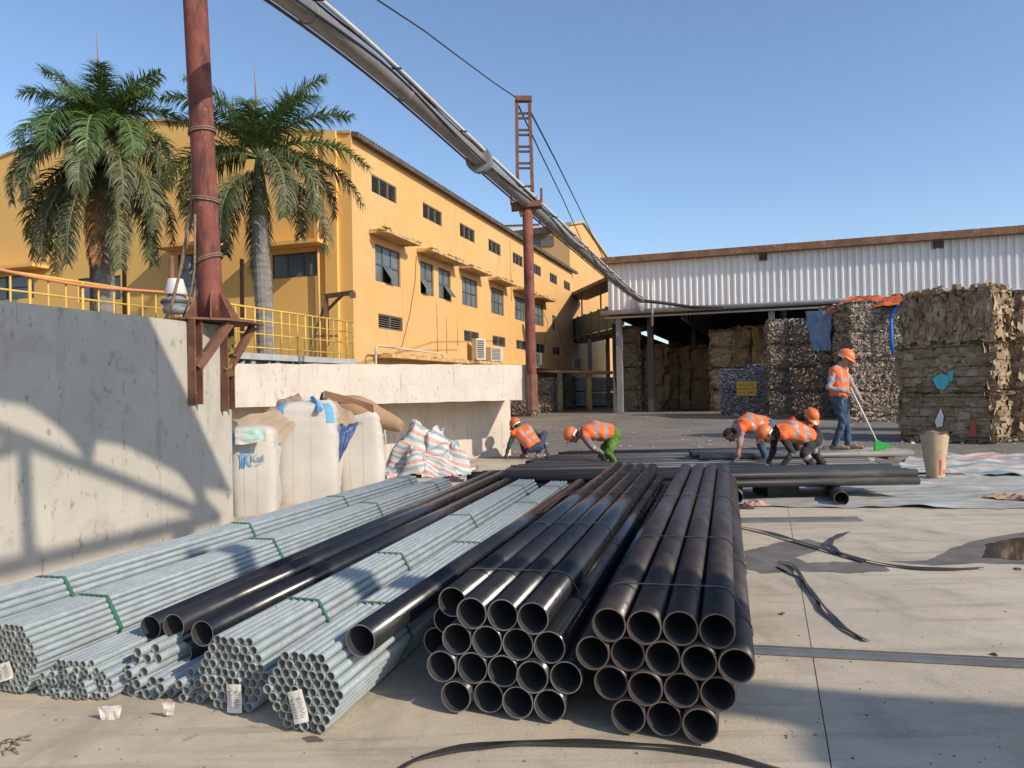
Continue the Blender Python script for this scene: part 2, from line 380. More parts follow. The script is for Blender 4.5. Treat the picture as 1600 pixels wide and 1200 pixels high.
MT['sack'] = mat('paper cement sack', (0.50, 0.37, 0.23), (0.42, 0.31, 0.20), 6, rough=0.9, bump=0.4, bs=18, layers=[((0.20, 0.165, 0.13), 7, 0.58, 0.7, None, 0.6)])
MT['sack_red'] = mat('red print on sack', (0.48, 0.09, 0.055), rough=0.9)
MT['sign'] = mat('yellow sign board', (0.62, 0.36, 0.04), rough=0.5)
MT['sign_text'] = mat('dark brown lettering', (0.12, 0.045, 0.012), rough=0.6)
MT['ac'] = mat('off white casing', (0.58, 0.54, 0.45), (0.50, 0.45, 0.37), 3, rough=0.6)
MT['ac_grille'] = mat('dark grille', (0.11, 0.10, 0.085), rough=0.7)
MT['tote'] = mat('milky plastic tank', (0.55, 0.58, 0.57), (0.48, 0.52, 0.52), 2, rough=0.5)
MT['tote_y'] = mat('yellowed plastic tank', (0.60, 0.52, 0.30), rough=0.5)
MT['wood'] = mat('old timber', (0.19, 0.13, 0.085), (0.12, 0.085, 0.06), 8, rough=0.9, stretch=(1, 6, 1))
MT['rag_pink'] = mat('pink rag', (0.52, 0.30, 0.24), (0.42, 0.22, 0.18), 9, rough=0.9, bump=0.4, bs=20)
MT['rag_dark'] = mat('dark plum rag', (0.07, 0.03, 0.04), rough=0.9)
MT['water'] = mat('wet film', (0.05, 0.042, 0.036), (0.07, 0.06, 0.05), 3, rough=0.05, spec=0.6)
MT['damp'] = mat('damp concrete', (0.12, 0.10, 0.08), (0.19, 0.16, 0.125), 5, rough=0.5, bump=0.2, bs=60)
MT['flatbar'] = mat('flat steel bar', (0.24, 0.25, 0.25), (0.17, 0.165, 0.16), 3, rough=0.42, metal=0.4, layers=[((0.22, 0.12, 0.07), 5, 0.66, 0.72, None, 0.7)])
MT['core_brown'] = mat('bale core', (0.10, 0.075, 0.05), (0.15, 0.11, 0.075), 6, rough=0.95, bump=0.6, bs=14, coords='pos')
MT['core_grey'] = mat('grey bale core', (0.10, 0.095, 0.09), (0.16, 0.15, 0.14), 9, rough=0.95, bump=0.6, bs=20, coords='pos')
MT['fl_carton'] = flake_mat('waste cardboard', [(0.27, 0.18, 0.095), (0.34, 0.235, 0.13), (0.22, 0.145, 0.075), (0.38, 0.27, 0.16), (0.30, 0.20, 0.105), (0.44, 0.34, 0.24), (0.32, 0.22, 0.12), (0.25, 0.165, 0.09)])
MT['fl_strip'] = flake_mat('cardboard strips', [(0.36, 0.245, 0.14), (0.46, 0.33, 0.19), (0.24, 0.16, 0.09), (0.54, 0.42, 0.28), (0.30, 0.20, 0.115), (0.48, 0.345, 0.20)])
MT['fl_shred'] = flake_mat('mixed paper shreds', [(0.32, 0.235, 0.155), (0.48, 0.40, 0.31), (0.25, 0.18, 0.12), (0.42, 0.335, 0.245), (0.20, 0.145, 0.10), (0.62, 0.56, 0.48), (0.36, 0.27, 0.185), (0.27, 0.20, 0.14), (0.40, 0.31, 0.22)])
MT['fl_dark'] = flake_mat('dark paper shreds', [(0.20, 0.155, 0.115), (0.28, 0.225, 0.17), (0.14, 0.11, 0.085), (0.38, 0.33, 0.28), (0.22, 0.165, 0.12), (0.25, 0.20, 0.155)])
MT['fl_white'] = flake_mat('white paper shreds', [(0.62, 0.62, 0.68), (0.45, 0.45, 0.54), (0.78, 0.76, 0.76), (0.24, 0.24, 0.32), (0.55, 0.50, 0.52)])
MT['fl_blue'] = flake_mat('blue paper shreds', [(0.30, 0.45, 0.50), (0.50, 0.60, 0.62), (0.14, 0.22, 0.28), (0.62, 0.66, 0.68), (0.20, 0.25, 0.30)])
MT['fl_brown'] = flake_mat('clean brown board', [(0.36, 0.215, 0.095), (0.42, 0.26, 0.12), (0.30, 0.175, 0.075), (0.45, 0.29, 0.14)])
MT['litter'] = flake_mat('paper litter', [(0.6, 0.57, 0.52), (0.40, 0.33, 0.25), (0.7, 0.66, 0.6), (0.24, 0.19, 0.15)])
MT['cyan_box'] = mat('turquoise carton', (0.07, 0.42, 0.50), (0.10, 0.50, 0.55), 8, rough=0.6)
MT['wire'] = mat('baling wire', (0.05, 0.045, 0.04), rough=0.6)
def stripe_mat(name):
    m = bpy.data.materials.new(name); m.use_nodes = True
    nt = m.node_tree; b = nt.nodes['Principled BSDF']
    uv = nt.nodes.new('ShaderNodeAttribute'); uv.attribute_name = 'across'
    r = nt.nodes.new('ShaderNodeValToRGB'); r.color_ramp.interpolation = 'CONSTANT'
    cols = [(0.0, (0.54, 0.51, 0.45)), (0.25, (0.22, 0.33, 0.36)), (0.5, (0.54, 0.51, 0.45)), (0.68, (0.52, 0.25, 0.22)), (0.93, (0.54, 0.51, 0.45))]
    el = r.color_ramp.elements
    el[0].position = 0; el[0].color = (*cols[0][1], 1); el[1].position = cols[-1][0]; el[1].color = (*cols[-1][1], 1)
    for p, c in cols[1:-1]:
        e = el.new(p); e.color = (*c, 1)
    fr = nt.nodes.new('ShaderNodeMath'); fr.operation = 'FRACT'
    nt.links.new(uv.outputs['Fac'], fr.inputs[0]); nt.links.new(fr.outputs[0], r.inputs[0])
    g = nt.nodes.new('ShaderNodeNewGeometry')
    f = _ramp(nt, _noise(nt, g.outputs['Position'], 4.0), 0.45, 0.75)
    mu = nt.nodes.new('ShaderNodeMath'); mu.operation = 'MULTIPLY'; mu.inputs[1].default_value = 0.6
    nt.links.new(f, mu.inputs[0])
    nt.links.new(_mix(nt, r.outputs[0], (0.36, 0.33, 0.29), mu.outputs[0]), b.inputs['Base Color'])
    b.inputs['Roughness'].default_value = 0.55
    return m
MT['stripe'] = stripe_mat('striped tarpaulin')
MT['stripe_dusty'] = mat('dusty pale tarpaulin', (0.40, 0.385, 0.34), (0.29, 0.275, 0.24), 2.0, rough=0.7, bump=0.4, bs=14, stretch=(0.5, 2, 1),
                         layers=[((0.50, 0.53, 0.52), 2.2, 0.50, 0.62, (0.35, 3.0, 1), 0.8), ((0.20, 0.28, 0.32), 2.6, 0.60, 0.68, (0.25, 4.0, 1), 0.6), ((0.45, 0.22, 0.20), 1.7, 0.60, 0.68, (0.25, 4, 1), 0.7), ((0.16, 0.145, 0.125), 5.0, 0.60, 0.68, (0.6, 2, 1), 0.6)])
# ================================================================== GROUND
mb = MB(); mb.add([(-900, -300, -0.012), (900, -300, -0.012), (900, 1500, -0.012), (-900, 1500, -0.012)], [(0, 1, 2, 3)])
structure(mb.build('ground', MT['asphalt']))
# concrete apron of cast slabs, joints left open 12 mm
apron = bpy.data.objects.new('concrete_apron', None); COL.objects.link(apron); structure(apron)
ja = ground_at(1232, 800); jb = ground_at(1296, 1180)            # the joint that shows in the picture
jd = (ja - jb).normalized(); jn = V((jd.y, -jd.x, 0))
jo = jb - jd * 4.0
edges_l = [0.0, 5.2, 10.8, 15.4]
edges_w = [-10.5, -7.0, -3.5, 0.0, 3.5, 7.0, 10.5]
for i in range(len(edges_w) - 1):
    for j in range(len(edges_l) - 1):
        a0, a1 = edges_w[i] + 0.0025, edges_w[i + 1] - 0.0025
        b0, b1 = edges_l[j] + 0.0025, edges_l[j + 1] - 0.0025
        c = [jo + jn * a0 + jd * b0, jo + jn * a1 + jd * b0, jo + jn * a1 + jd * b1, jo + jn * a0 + jd * b1]
        mb = MB()
        mb.hexa([V((p.x, p.y, -0.03)) for p in c] + [V((p.x, p.y, 0.0)) for p in c])
        mb.build('slab', MT['slab'], apron)

# ================================================================== wall helpers
class Wall:                      # a vertical wall plane: o origin on the ground, t along, n outward
    def __init__(s, o, t):
        s.o = V((o[0], o[1], 0)); s.t = V((t[0], t[1], 0)).normalized(); s.n = V((s.t.y, -s.t.x, 0))
    def p(s, a, z, out=0.0): return s.o + s.t * a + s.n * out + UP * z
    def px(s, x, y):
        q = plane_at(x, y, s.o, s.n); return (q - s.o).dot(s.t), q.z
    def box(s, mb, a0, a1, z0, z1, o0, o1, mi=0):
        return mb.hexa([s.p(a0, z0, o1), s.p(a1, z0, o1), s.p(a1, z0, o0), s.p(a0, z0, o0), s.p(a0, z1, o1), s.p(a1, z1, o1), s.p(a1, z1, o0), s.p(a0, z1, o0)], mi)
    def holed(s, mb, a0, a1, z0, z1, rects, depth=0.22):
        As = sorted({a0, a1} | {min(max(r[k], a0), a1) for r in rects for k in (0, 1)})
        Zs = sorted({z0, z1} | {min(max(r[k], z0), z1) for r in rects for k in (2, 3)})
        for i in range(len(As) - 1):
            for j in range(len(Zs) - 1):
                am = (As[i] + As[i + 1]) / 2; zm = (Zs[j] + Zs[j + 1]) / 2
                if any(r[0] < am < r[1] and r[2] < zm < r[3] for r in rects): continue
                mb.add([s.p(As[i], Zs[j]), s.p(As[i + 1], Zs[j]), s.p(As[i + 1], Zs[j + 1]), s.p(As[i], Zs[j + 1])], [(0, 1, 2, 3)])
        for r in rects:
            q = [(r[0], r[2]), (r[1], r[2]), (r[1], r[3]), (r[0], r[3])]
            for k in range(4):
                u, w = q[k], q[(k + 1) % 4]
                mb.add([s.p(*u), s.p(*w), s.p(*w, -depth), s.p(*u, -depth)], [(0, 1, 2, 3)])

def louvre(w, root, r, cols=3, slat=0.085):
    """a louvred vent: frame part with its slats and dark backing"""
    a0, a1, z0, z1 = r
    mb = MB(); t = 0.045
    for (x0, x1, y0, y1) in ((a0, a1, z0, z0 + t), (a0, a1, z1 - t, z1), (a0, a0 + t, z0 + t, z1 - t), (a1 - t, a1, z0 + t, z1 - t)):
        w.box(mb, x0, x1, y0, y1, -0.14, -0.02)
    for k in range(1, cols):
        x = a0 + (a1 - a0) * k / cols; w.box(mb, x - t / 2, x + t / 2, z0 + t, z1 - t, -0.14, -0.03)
    v = mb.build('vent', MT['louvre'], root)
    mb = MB(); z = z0 + t
    while z < z1 - t - 0.02:
        mb.hexa([w.p(a0 + t, z, -0.05), w.p(a1 - t, z, -0.05), w.p(a1 - t, z + 0.03, -0.13), w.p(a0 + t, z + 0.03, -0.13),
                 w.p(a0 + t, z + 0.012, -0.045), w.p(a1 - t, z + 0.012, -0.045), w.p(a1 - t, z + 0.045, -0.125), w.p(a0 + t, z + 0.045, -0.125)])
        z += slat
    stuff(mb.build('slats', MT['louvre'], v))
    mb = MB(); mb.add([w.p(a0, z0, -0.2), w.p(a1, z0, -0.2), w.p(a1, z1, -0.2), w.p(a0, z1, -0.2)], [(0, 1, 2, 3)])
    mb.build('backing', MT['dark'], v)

def window(w, root, r, cols=3, rows=2, split=0.5, open_panes=()):
    a0, a1, z0, z1 = r; t = 0.05
    mb = MB()
    for (x0, x1, y0, y1) in ((a0, a1, z0, z0 + t), (a0, a1, z1 - t, z1), (a0, a0 + t, z0 + t, z1 - t), (a1 - t, a1, z0 + t, z1 - t)):
        w.box(mb, x0, x1, y0, y1, -0.13, -0.06)
    zs = [z0, z0 + (z1 - z0) * split, z1] if rows == 2 else [z0 + (z1 - z0) * k / rows for k in range(rows + 1)]
    for z in zs[1:-1]: w.box(mb, a0 + t, a1 - t, z - t / 2, z + t / 2, -0.13, -0.063)
    for k in range(1, cols):
        x = a0 + (a1 - a0) * k / cols; w.box(mb, x - t / 2, x + t / 2, z0 + t, z1 - t, -0.128, -0.066)
    f = mb.build('window', MT['frame_dark'], root)
    for i in range(cols):
        for j in range(len(zs) - 1):
            x0 = a0 + (a1 - a0) * i / cols + t / 2; x1 = a0 + (a1 - a0) * (i + 1) / cols - t / 2
            y0, y1 = zs[j] + t / 2, zs[j + 1] - t / 2
            mb = MB()
            if (i, j) in open_panes:                 # top hung pane pushed outward
                L = (y1 - y0); o = L * 0.55; dz = L * 0.82
                mb.prism([w.p(x0, y1, -0.06), w.p(x1, y1, -0.06), w.p(x1, y1 - dz, -0.06 + o), w.p(x0, y1 - dz, -0.06 + o)], w.n * 0.012)
            else:
                tl = random.uniform(-0.012, 0.012)
                mb.prism([w.p(x0, y0, -0.10 + tl), w.p(x1, y0, -0.10), w.p(x1, y1, -0.10), w.p(x0, y1, -0.10 + tl)], w.n * 0.008)
            mb.build('pane', MT['glass'], f)
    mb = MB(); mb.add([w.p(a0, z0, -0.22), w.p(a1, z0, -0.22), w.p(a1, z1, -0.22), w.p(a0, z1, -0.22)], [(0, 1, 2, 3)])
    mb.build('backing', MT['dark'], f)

# ================================================================== MAIN OCHRE BUILDING
CORNER = at(551, 400, 26.0)
BT = V((math.sin(R(18.3)), math.cos(R(18.3)), 0))
WL = Wall(CORNER, BT)                                   # long sunlit wall
FT = V((BT.y, -BT.x, 0))
WF = Wall(CORNER - FT * 40, FT)                         # front (gable) wall, a runs from left to the corner at 40
fac = thing('factory_building', 'long ochre factory building with rows of louvred vents and dark windows', 'building', (CORNER.x, CORNER.y, 0))
zt = WL.px(553, 214)[1]
aend = WL.px(894, 430)[0]
Z2 = lambda x, y: (500 + x * 0.375, 150 + y * 0.375)
def rect(w, xl, xr, yt, yb):
    p = Z2(xl, yt); q = Z2(xl, yb)
    a0, z1 = w.px(*p); _, z0 = w.px(*q)
    zm = (z0 + z1) / 2
    # right edge at the same height
    lo, hi = a0, a0 + 8
    x_t = Z2(xr, 0)[0]
    for _k in range(40):
        m = (lo + hi) / 2
        if px_of(w.p(m, zm))[0] < x_t: lo = m
        else: hi = m
    return [a0, lo, z0, z1]
vents_hi = [rect(WL, *q) for q in ((214, 319, 320, 400), (428, 508, 438, 505), (582, 645, 525, 583), (702, 753, 593, 643), (803, 845, 648, 693), (888, 921, 697, 738), (957, 988, 735, 775), (1016, 1042, 768, 800))]
wins = [rect(WL, *q) for q in ((229, 335, 614, 768), (417, 474, 684, 823), (493, 545, 713, 840), (591, 656, 750, 866), (712, 766, 794, 905), (811, 855, 832, 930), (895, 932, 860, 950))]
small = [rect(WL, 967, 982, 912, 975)]
vents_lo = [rect(WL, *q) for q in ((243, 345, 905, 970), (600, 663, 975, 1020), (719, 773, 998, 1040), (818, 861, 1015, 1053), (902, 937, 1030, 1070), (970, 1000, 1043, 1077))]
def level(rs, zi=(2, 3)):
    for k in zi:
        m = sorted(r[k] for r in rs)[len(rs) // 2]
        for r in rs: r[k] = 0.7 * m + 0.3 * r[k]
level(vents_hi); level(wins); level(vents_lo)
door = [aend - 1.6, aend - 0.4, 3.6, 6.0]
mb = MB()
WL.holed(mb, 0, aend, -0.1, zt, vents_hi + wins + small + vents_lo)
# rear and far sides close the volume
mb.add([WL.p(0, 0, -30), WL.p(aend, 0, -30), WL.p(aend, zt, -30), WL.p(0, zt, -30)], [(0, 1, 2, 3)])
mb.add([WL.p(aend, 0, 0), WL.p(aend, 0, -30), WL.p(aend, zt, -30), WL.p(aend, zt, 0)], [(0, 1, 2, 3)])
mb.build('long_wall', MT['yellow_long'], fac)
# pilaster strips and hairline render joints
for r in vents_hi: louvre(WL, fac, r)
for i, r in enumerate(wins): window(WL, fac, r, cols=3 if i in (0, 4, 5, 3) else 2, rows=2, split=0.48, open_panes={0: {(1, 0)}, 1: {(0, 0)}, 2: {(1, 0)}}.get(i, ()))
window(WL, fac, small[0], cols=1, rows=2)
for r in vents_lo: louvre(WL, fac, r, cols=2)
awn = [(0, wins[0][0] - 0.45, wins[0][1] + 0.35), (1, wins[1][0] - 0.35, wins[2][1] + 0.35), (3, wins[3][0] - 0.4, wins[3][1] + 0.4), (4, wins[4][0] - 0.4, wins[4][1] + 0.45), (5, wins[5][0] - 0.4, wins[5][1] + 0.4), (6, wins[6][0] - 0.4, wins[6][1] + 0.5)]
for i, a0, a1 in awn:
    z = wins[i][3] + 0.30
    mb = MB()
    n = 14
    def slab(u, v_, z=z, a0=a0, a1=a1): return None
    mb.hexa([WL.p(a0, z - 0.02, 0.75), WL.p(a1, z - 0.02, 0.75), WL.p(a1, z, -0.02), WL.p(a0, z, -0.02), WL.p(a0, z + 0.08, 0.75), WL.p(a1, z + 0.08, 0.75), WL.p(a1, z + 0.15, -0.02), WL.p(a0, z + 0.15, -0.02)])
    for k in range(n):                    # crumbled, mossy top edge
        x = a0 + (a1 - a0) * (k + random.random() * 0.6) / n
        mb.box(WL.p(x, z + 0.11 + random.uniform(0, 0.05), random.uniform(0.35, 0.7)), (random.uniform(0.15, 0.4), random.uniform(0.1, 0.25), random.uniform(0.03, 0.09)), math.atan2(BT.y, BT.x))
    mb.build('awning', MT['ledge'], fac)
# low concrete ledge and service pipe near the dock
a0 = WL.px(570, 555)[0]; a1 = WL.px(708, 560)[0]; zl = WL.px(600, 556)[1]
mb = MB(); WL.box(mb, a0 + 0.6, a1, zl - 0.12, zl + 0.02, -0.02, 0.8)
for k in range(9): mb.box(WL.p(random.uniform(a0 + 1, a1), zl + 0.04, random.uniform(0.2, 0.7)), (0.4, 0.3, random.uniform(0.05, 0.12)), random.uniform(0, 3))
mb.build('ledge', MT['ledge'], fac)
mb = MB(); mb.tube([WL.p(a0 - 0.1, 0.5, 0.5), WL.p(a0 - 0.1, zl + 0.2, 0.5), WL.p(a0 + 0.05, zl + 0.3, 0.5), WL.p(a1 - 2.5, zl + 0.24, 0.5), WL.p(a1 - 2.2, zl + 0.0, 0.5)], 0.04, 8)
mb.build('service_pipe', MT['ac'], fac)
aL2 = WL.px(722, 566)[0]; zl2 = WL.px(722, 564)[1]
mb = MB(); WL.box(mb, aL2, aend - 0.5, zl2 - 0.14, zl2, -0.02, 0.9)
mb.build('ledge', MT['ledge'], fac)
# conduits and hanging cables on the wall
mb = MB()
for (x, y0, y1) in ((697, 497, 552), (682, 470, 550), (797, 372, 470), (714, 497, 540)):
    a, zz0 = WL.px(x, y0); _, zz1 = WL.px(x, y1); mb.tube([WL.p(a, zz0, 0.02), WL.p(a, zz1, 0.02)], 0.018, 6)
mb.build('conduit', MT['ledge'], fac)
mb = MB()
for pts in ([(650, 400), (648, 440), (640, 490), (628, 540), (622, 548)], [(850, 490), (856, 505), (852, 530), (848, 548)], [(868, 495), (874, 520), (880, 545), (890, 560)], [(893, 455), (900, 470), (906, 490)]):
    mb.tube([WL.p(*WL.px(*q), 0.015) for q in pts], 0.012, 5)
mb.build('wall_cable', MT['cable'], fac)
# eaves: dark overhanging roof edge
mb = MB()
mb.hexa([WL.p(0.02, zt - 0.10, 0.28), WL.p(aend + 0.9, zt - 0.10, 0.28), WL.p(aend + 0.9, zt - 0.03, -0.02), WL.p(0.02, zt - 0.03, -0.02), WL.p(0.02, zt + 0.06, 0.28), WL.p(aend + 0.9, zt + 0.06, 0.28), WL.p(aend + 0.9, zt + 0.12, -0.02), WL.p(0.02, zt + 0.12, -0.02)])
k = 0.0
while k < aend + 0.6:                      # corrugation ends along the eave
    mb.tube([WL.p(k + 0.05, zt + 0.06, 0.30), WL.p(k + 0.05, zt + 0.12, 0.0)], 0.035, 6); k += 0.22
mb.build('eave', MT['roof_dark'], fac)
# front wall with gable
prof = [(-260, 300), (0, 247), (40, 232), (188, 191), (252, 190), (470, 205), (528, 209), (551, 213)]
pp = [WF.px(*q) for q in prof]; pp[-1] = (40.0, zt + 0.05)
fw = []
def frect(x0, x1, y0, y1):
    a0, zb = WF.px(x0, y1); a1, z1 = WF.px(x1, y0); return [a0, a1, zb, z1]
fw = [frect(-120, 53, 428, 478), frect(278, 338, 393, 470), frect(425, 497, 392, 436), frect(122, 188, 430, 472)]
fz = [f for f in fw]
mb = MB()
zlow = min(p[1] for p in pp) - 0.3
for f in fw: f[3] = min(f[3], zlow - 0.1)
WF.holed(mb, pp[0][0], 40, -0.1, zlow, fw)
poly = [WF.p(a, z) for a, z in pp]
for i in range(len(pp) - 1):
    mb.add([WF.p(pp[i][0], zlow), WF.p(pp[i + 1][0], zlow), poly[i + 1], poly[i]], [(0, 1, 2, 3)])
mb.build('gable_wall', MT['yellow_front'], fac)
mb = MB()
for i in range(len(pp) - 1):
    mb.prism([WF.p(pp[i][0], pp[i][1], 0.06), WF.p(pp[i + 1][0], pp[i + 1][1], 0.06), WF.p(pp[i + 1][0], pp[i + 1][1] + 0.10, 0.06), WF.p(pp[i][0], pp[i][1] + 0.10, 0.06)], WF.n * -0.4)
mb.build('gable_coping', MT['ledge'], fac)
mb = MB()
for i in range(len(pp) - 1):
    q0 = WF.p(pp[i][0], pp[i][1] - 0.1, -0.3); q1 = WF.p(pp[i + 1][0], pp[i + 1][1] - 0.1, -0.3)
    mb.add([q0, q1, q1 + BT * (aend - 0.1), q0 + BT * (aend - 0.1)], [(0, 1, 2, 3)])
mb.build('roof', MT['roof_dark'], fac)
window(WF, fac, fw[0], cols=4, rows=2); window(WF, fac, fw[1], cols=3, rows=3); window(WF, fac, fw[2], cols=3, rows=1); window(WF, fac, fw[3], cols=2, rows=1)
for f, e in ((fw[0], 0.9), (fw[1], 0.5), (fw[2], 0.5)):
    mb = MB(); WF.box(mb, f[0] - 0.4, f[1] + e, f[3] + 0.15, f[3] + 0.28, -0.02, 0.8); mb.build('awning', MT['yellow_front'], fac)
mb = MB(); WF.box(mb, 40 - 1.05, 40 - 0.55, 0, zt + 0.2, -0.01, 0.12)
mb.build('pilaster', MT['yellow_front'], fac)
mb = MB(); mb.tube([WF.p(40 - 1.35, zt, 0.12), WF.p(40 - 1.3, 0.3, 0.12)], 0.05, 8); mb.build('downpipe', MT['yellow_long'], fac)

# ---- taller ochre block beyond
blk = thing('tall_block', 'taller ochre block with sloping parapet behind the long building', 'building', tuple(WL.p(aend, 0)))
q = [WL.px(891, 349), WL.px(913, 348), WL.px(952, 405), WL.px(975, 440)]
a_b = aend + 0.15
mb = MB()
mb.add([WL.p(a_b, 0, -0.2), WL.p(q[3][0], 0, -0.2), WL.p(q[3][0], q[3][1], -0.2), WL.p(q[2][0], q[2][1], -0.2), WL.p(q[1][0], q[1][1], -0.2), WL.p(a_b, q[0][1], -0.2)], [(0, 1, 2, 3, 4, 5)])
mb.add([WL.p(a_b, 0, -26), WL.p(a_b, 0, -0.2), WL.p(a_b, q[0][1], -0.2), WL.p(a_b, q[0][1] - 1.0, -26)], [(0, 1, 2, 3)])
mb.add([WL.p(q[3][0], 0, -0.2), WL.p(q[3][0], 0, -26), WL.p(q[3][0], q[3][1], -26), WL.p(q[3][0], q[3][1], -0.2)], [(0, 1, 2, 3)])
mb.build('wall', MT['yellow_long'], blk)
mb = MB()
for i, (s0, s1) in enumerate(((( a_b, q[0][1]), q[1]), (q[1], q[2]), (q[2], q[3]))):
    mb.prism([WL.p(s0[0], s0[1], 0.0), WL.p(s1[0], s1[1], 0.0), WL.p(s1[0], s1[1] + 0.22, 0.0), WL.p(s0[0], s0[1] + 0.22, 0.0)], WL.n * -0.5)
mb.build('parapet_coping', MT['wall_white'], blk)
mb = MB(); mb.add([WL.p(a_b - 0.6, q[0][1] - 0.55, -0.9), WL.p(a_b - 0.6, q[0][1] - 1.7, -26), WL.p(a_b - 0.6, q[0][1] - 1.2, -26), WL.p(a_b - 0.6, q[0][1] - 0.05, -0.9),
      WL.p(a_b + 2, q[0][1] - 0.3, -0.9), WL.p(a_b + 2, q[0][1] - 1.4, -26)], [(0, 1, 2, 3), (3, 2, 5, 4)])
mb.build('eave', MT['roof_dark'], blk)
wq = Wall(WL.p(a_b, 0, -26), (WL.n.x, WL.n.y))
x0, z1 = wq.px(818, 372); x1, z0 = wq.px(866, 384)
mb = MB(); wq.box(mb, x0, x1, z0, z1, 0.0, 0.08); mb.build('dark_band', MT['louvre'], blk)
# ---- white corrugated roof farther back
p0 = at(772, 352, 75); p1 = at(846, 349, 75)
mb = MB(); n = 40
for k in range(n):
    u = k / n; u2 = (k + 0.5) / n; u3 = (k + 1) / n
    a = p0.lerp(p1, u); b = p0.lerp(p1, u2); c = p0.lerp(p1, u3)
    h = V((0, 0, 0.55)); back = V((-0.5, 6, 0.45))
    mb.add([a, b, b + back + h, a + back + h], [(0, 1, 2, 3)]); b2 = b + V((0, 0, -0.06)); c2 = c + V((0, 0, -0.06))
    mb.add([b, c2, c2 + back + h, b + back + h], [(0, 1, 2, 3)])
mb.hexa([p0 + V((0, 0.2, -6)), p1 + V((0, 0.2, -6)), p1 + V((-0.5, 6, -6)), p0 + V((-0.5, 6, -6)), p0 + V((0, 0.2, -0.1)), p1 + V((0, 0.2, -0.1)), p1 + V((-0.5, 6, 0.8)), p0 + V((-0.5, 6, 0.8))])
tag(mb.build('roof_monitor', MT['corr_white'], None, (p0.x, p0.y, 0)), 'white corrugated roof showing above the dark eave of the ochre building', 'roof')

# ---- air conditioners on the ledge
def aircon(px, py, Wd, Hd, yaw, label):
    a, z = WL.px(px, py)
    base = WL.p(a, zl2 + 0.0, 0.55)
    t = thing('air_conditioner', label, 'air conditioner', tuple(base), 'air conditioners on the building ledge')
    M = Matrix.Rotation(yaw, 3, 'Z'); c = base
    mb = MB(); mb.box(c + UP * (Hd / 2 + 0.06), (Wd, 0.34, Hd), yaw); mb.build('casing', MT['ac'], t)
    mb = MB(); mb.box(c + UP * (Hd / 2 + 0.06) + M @ V((-0.06 * Wd, -0.175, 0)), (Wd * 0.72, 0.012, Hd * 0.85), yaw)
    g = mb.build('grille', MT['ac_grille'], t)
    mb = MB()
    for k in range(9): mb.box(c + UP * (0.1 + Hd * (0.08 + 0.1 * k)) + M @ V((-0.06 * Wd, -0.186, 0)), (Wd * 0.74, 0.014, 0.022), yaw)
    mb.build('bars', MT['ac'], g)
    for sx in (-0.3, 0.3):
        mb = MB(); mb.box(c + UP * 0.03 + M @ V((sx * Wd, 0, 0)), (0.06, 0.36, 0.06), yaw); mb.build('foot', MT['steel_dark'], t)
yw = math.atan2(BT.y, BT.x)
aircon(732, 560, 0.62, 1.05, yw - R(25), 'tall air conditioner outdoor unit on the ledge, left of the pair')
aircon(757, 558, 0.95, 0.72, yw - R(20), 'low air conditioner outdoor unit on the ledge, right of the pair')
aircon(824, 572, 0.7, 0.75, yw - R(60), 'small air conditioner outdoor unit partly behind the slim red post')
aircon(890, 575, 0.7, 0.8, yw - R(40), 'far air conditioner outdoor unit at the end of the ledge')

# ================================================================== GREEN WALKWAY between block and shed
b0 = at(884, 520, 60); b1 = at(975, 515, 47)
hb = 1.62
wk = thing('walkway_bridge', 'green panelled overhead walkway joining the ochre block to the shed', 'walkway', (b0.x, b0.y, 0))
d = (b1 - b0); d.z = 0; L = d.length; d.normalize()
wb = Wall(b0, (d.x, d.y)); zb = at(884, 533, 60).z; zbt = zb + hb
for k in range(8):
    x0, x1 = L * k / 8, L * (k + 1) / 8
    mb = MB(); wb.box(mb, x0 + 0.05, x1 - 0.05, zb + 0.12, zbt, -0.05, 0.0); mb.build('panel', MT['green_bridge'], wk)
    mb = MB(); wb.box(mb, x0 - 0.05, x0 + 0.05, zb - 0.25, zbt + 0.08, -0.06, 0.06); mb.build('rib', MT['green_bridge'], wk)
    mb = MB(); mb.bar(wb.p(x0, zb - 0.1, -0.1), wb.p(x1, zb - 0.1, -1.6), 0.08, 0.1); mb.build('brace', MT['steel_dark'], wk)
mb = MB(); wb.box(mb, 0, L, zb - 0.2, zb + 0.1, -1.8, -0.07); mb.build('deck', MT['steel_dark'], wk)
mb = MB(); wb.box(mb, 0, L, zbt + 1.75, zbt + 2.0, -1.9, 0.2); mb.build('roof', MT['roof_dark'], wk)
for k in (0.02, 0.33, 0.66, 0.98):
    mb = MB(); mb.bar(wb.p(L * k, zbt, -0.03), wb.p(L * k, zbt + 1.76, -0.03), 0.1, 0.1); mb.build('post', MT['steel_dark'], wk)
for k in (0.42,):
    for o in (-0.2, -1.6):
        mb = MB(); mb.bar(wb.p(L * k, 0, o), wb.p(L * k, zb - 0.2, o), 0.28, 0.28); mb.build('leg', MT['steel_grey'], wk)

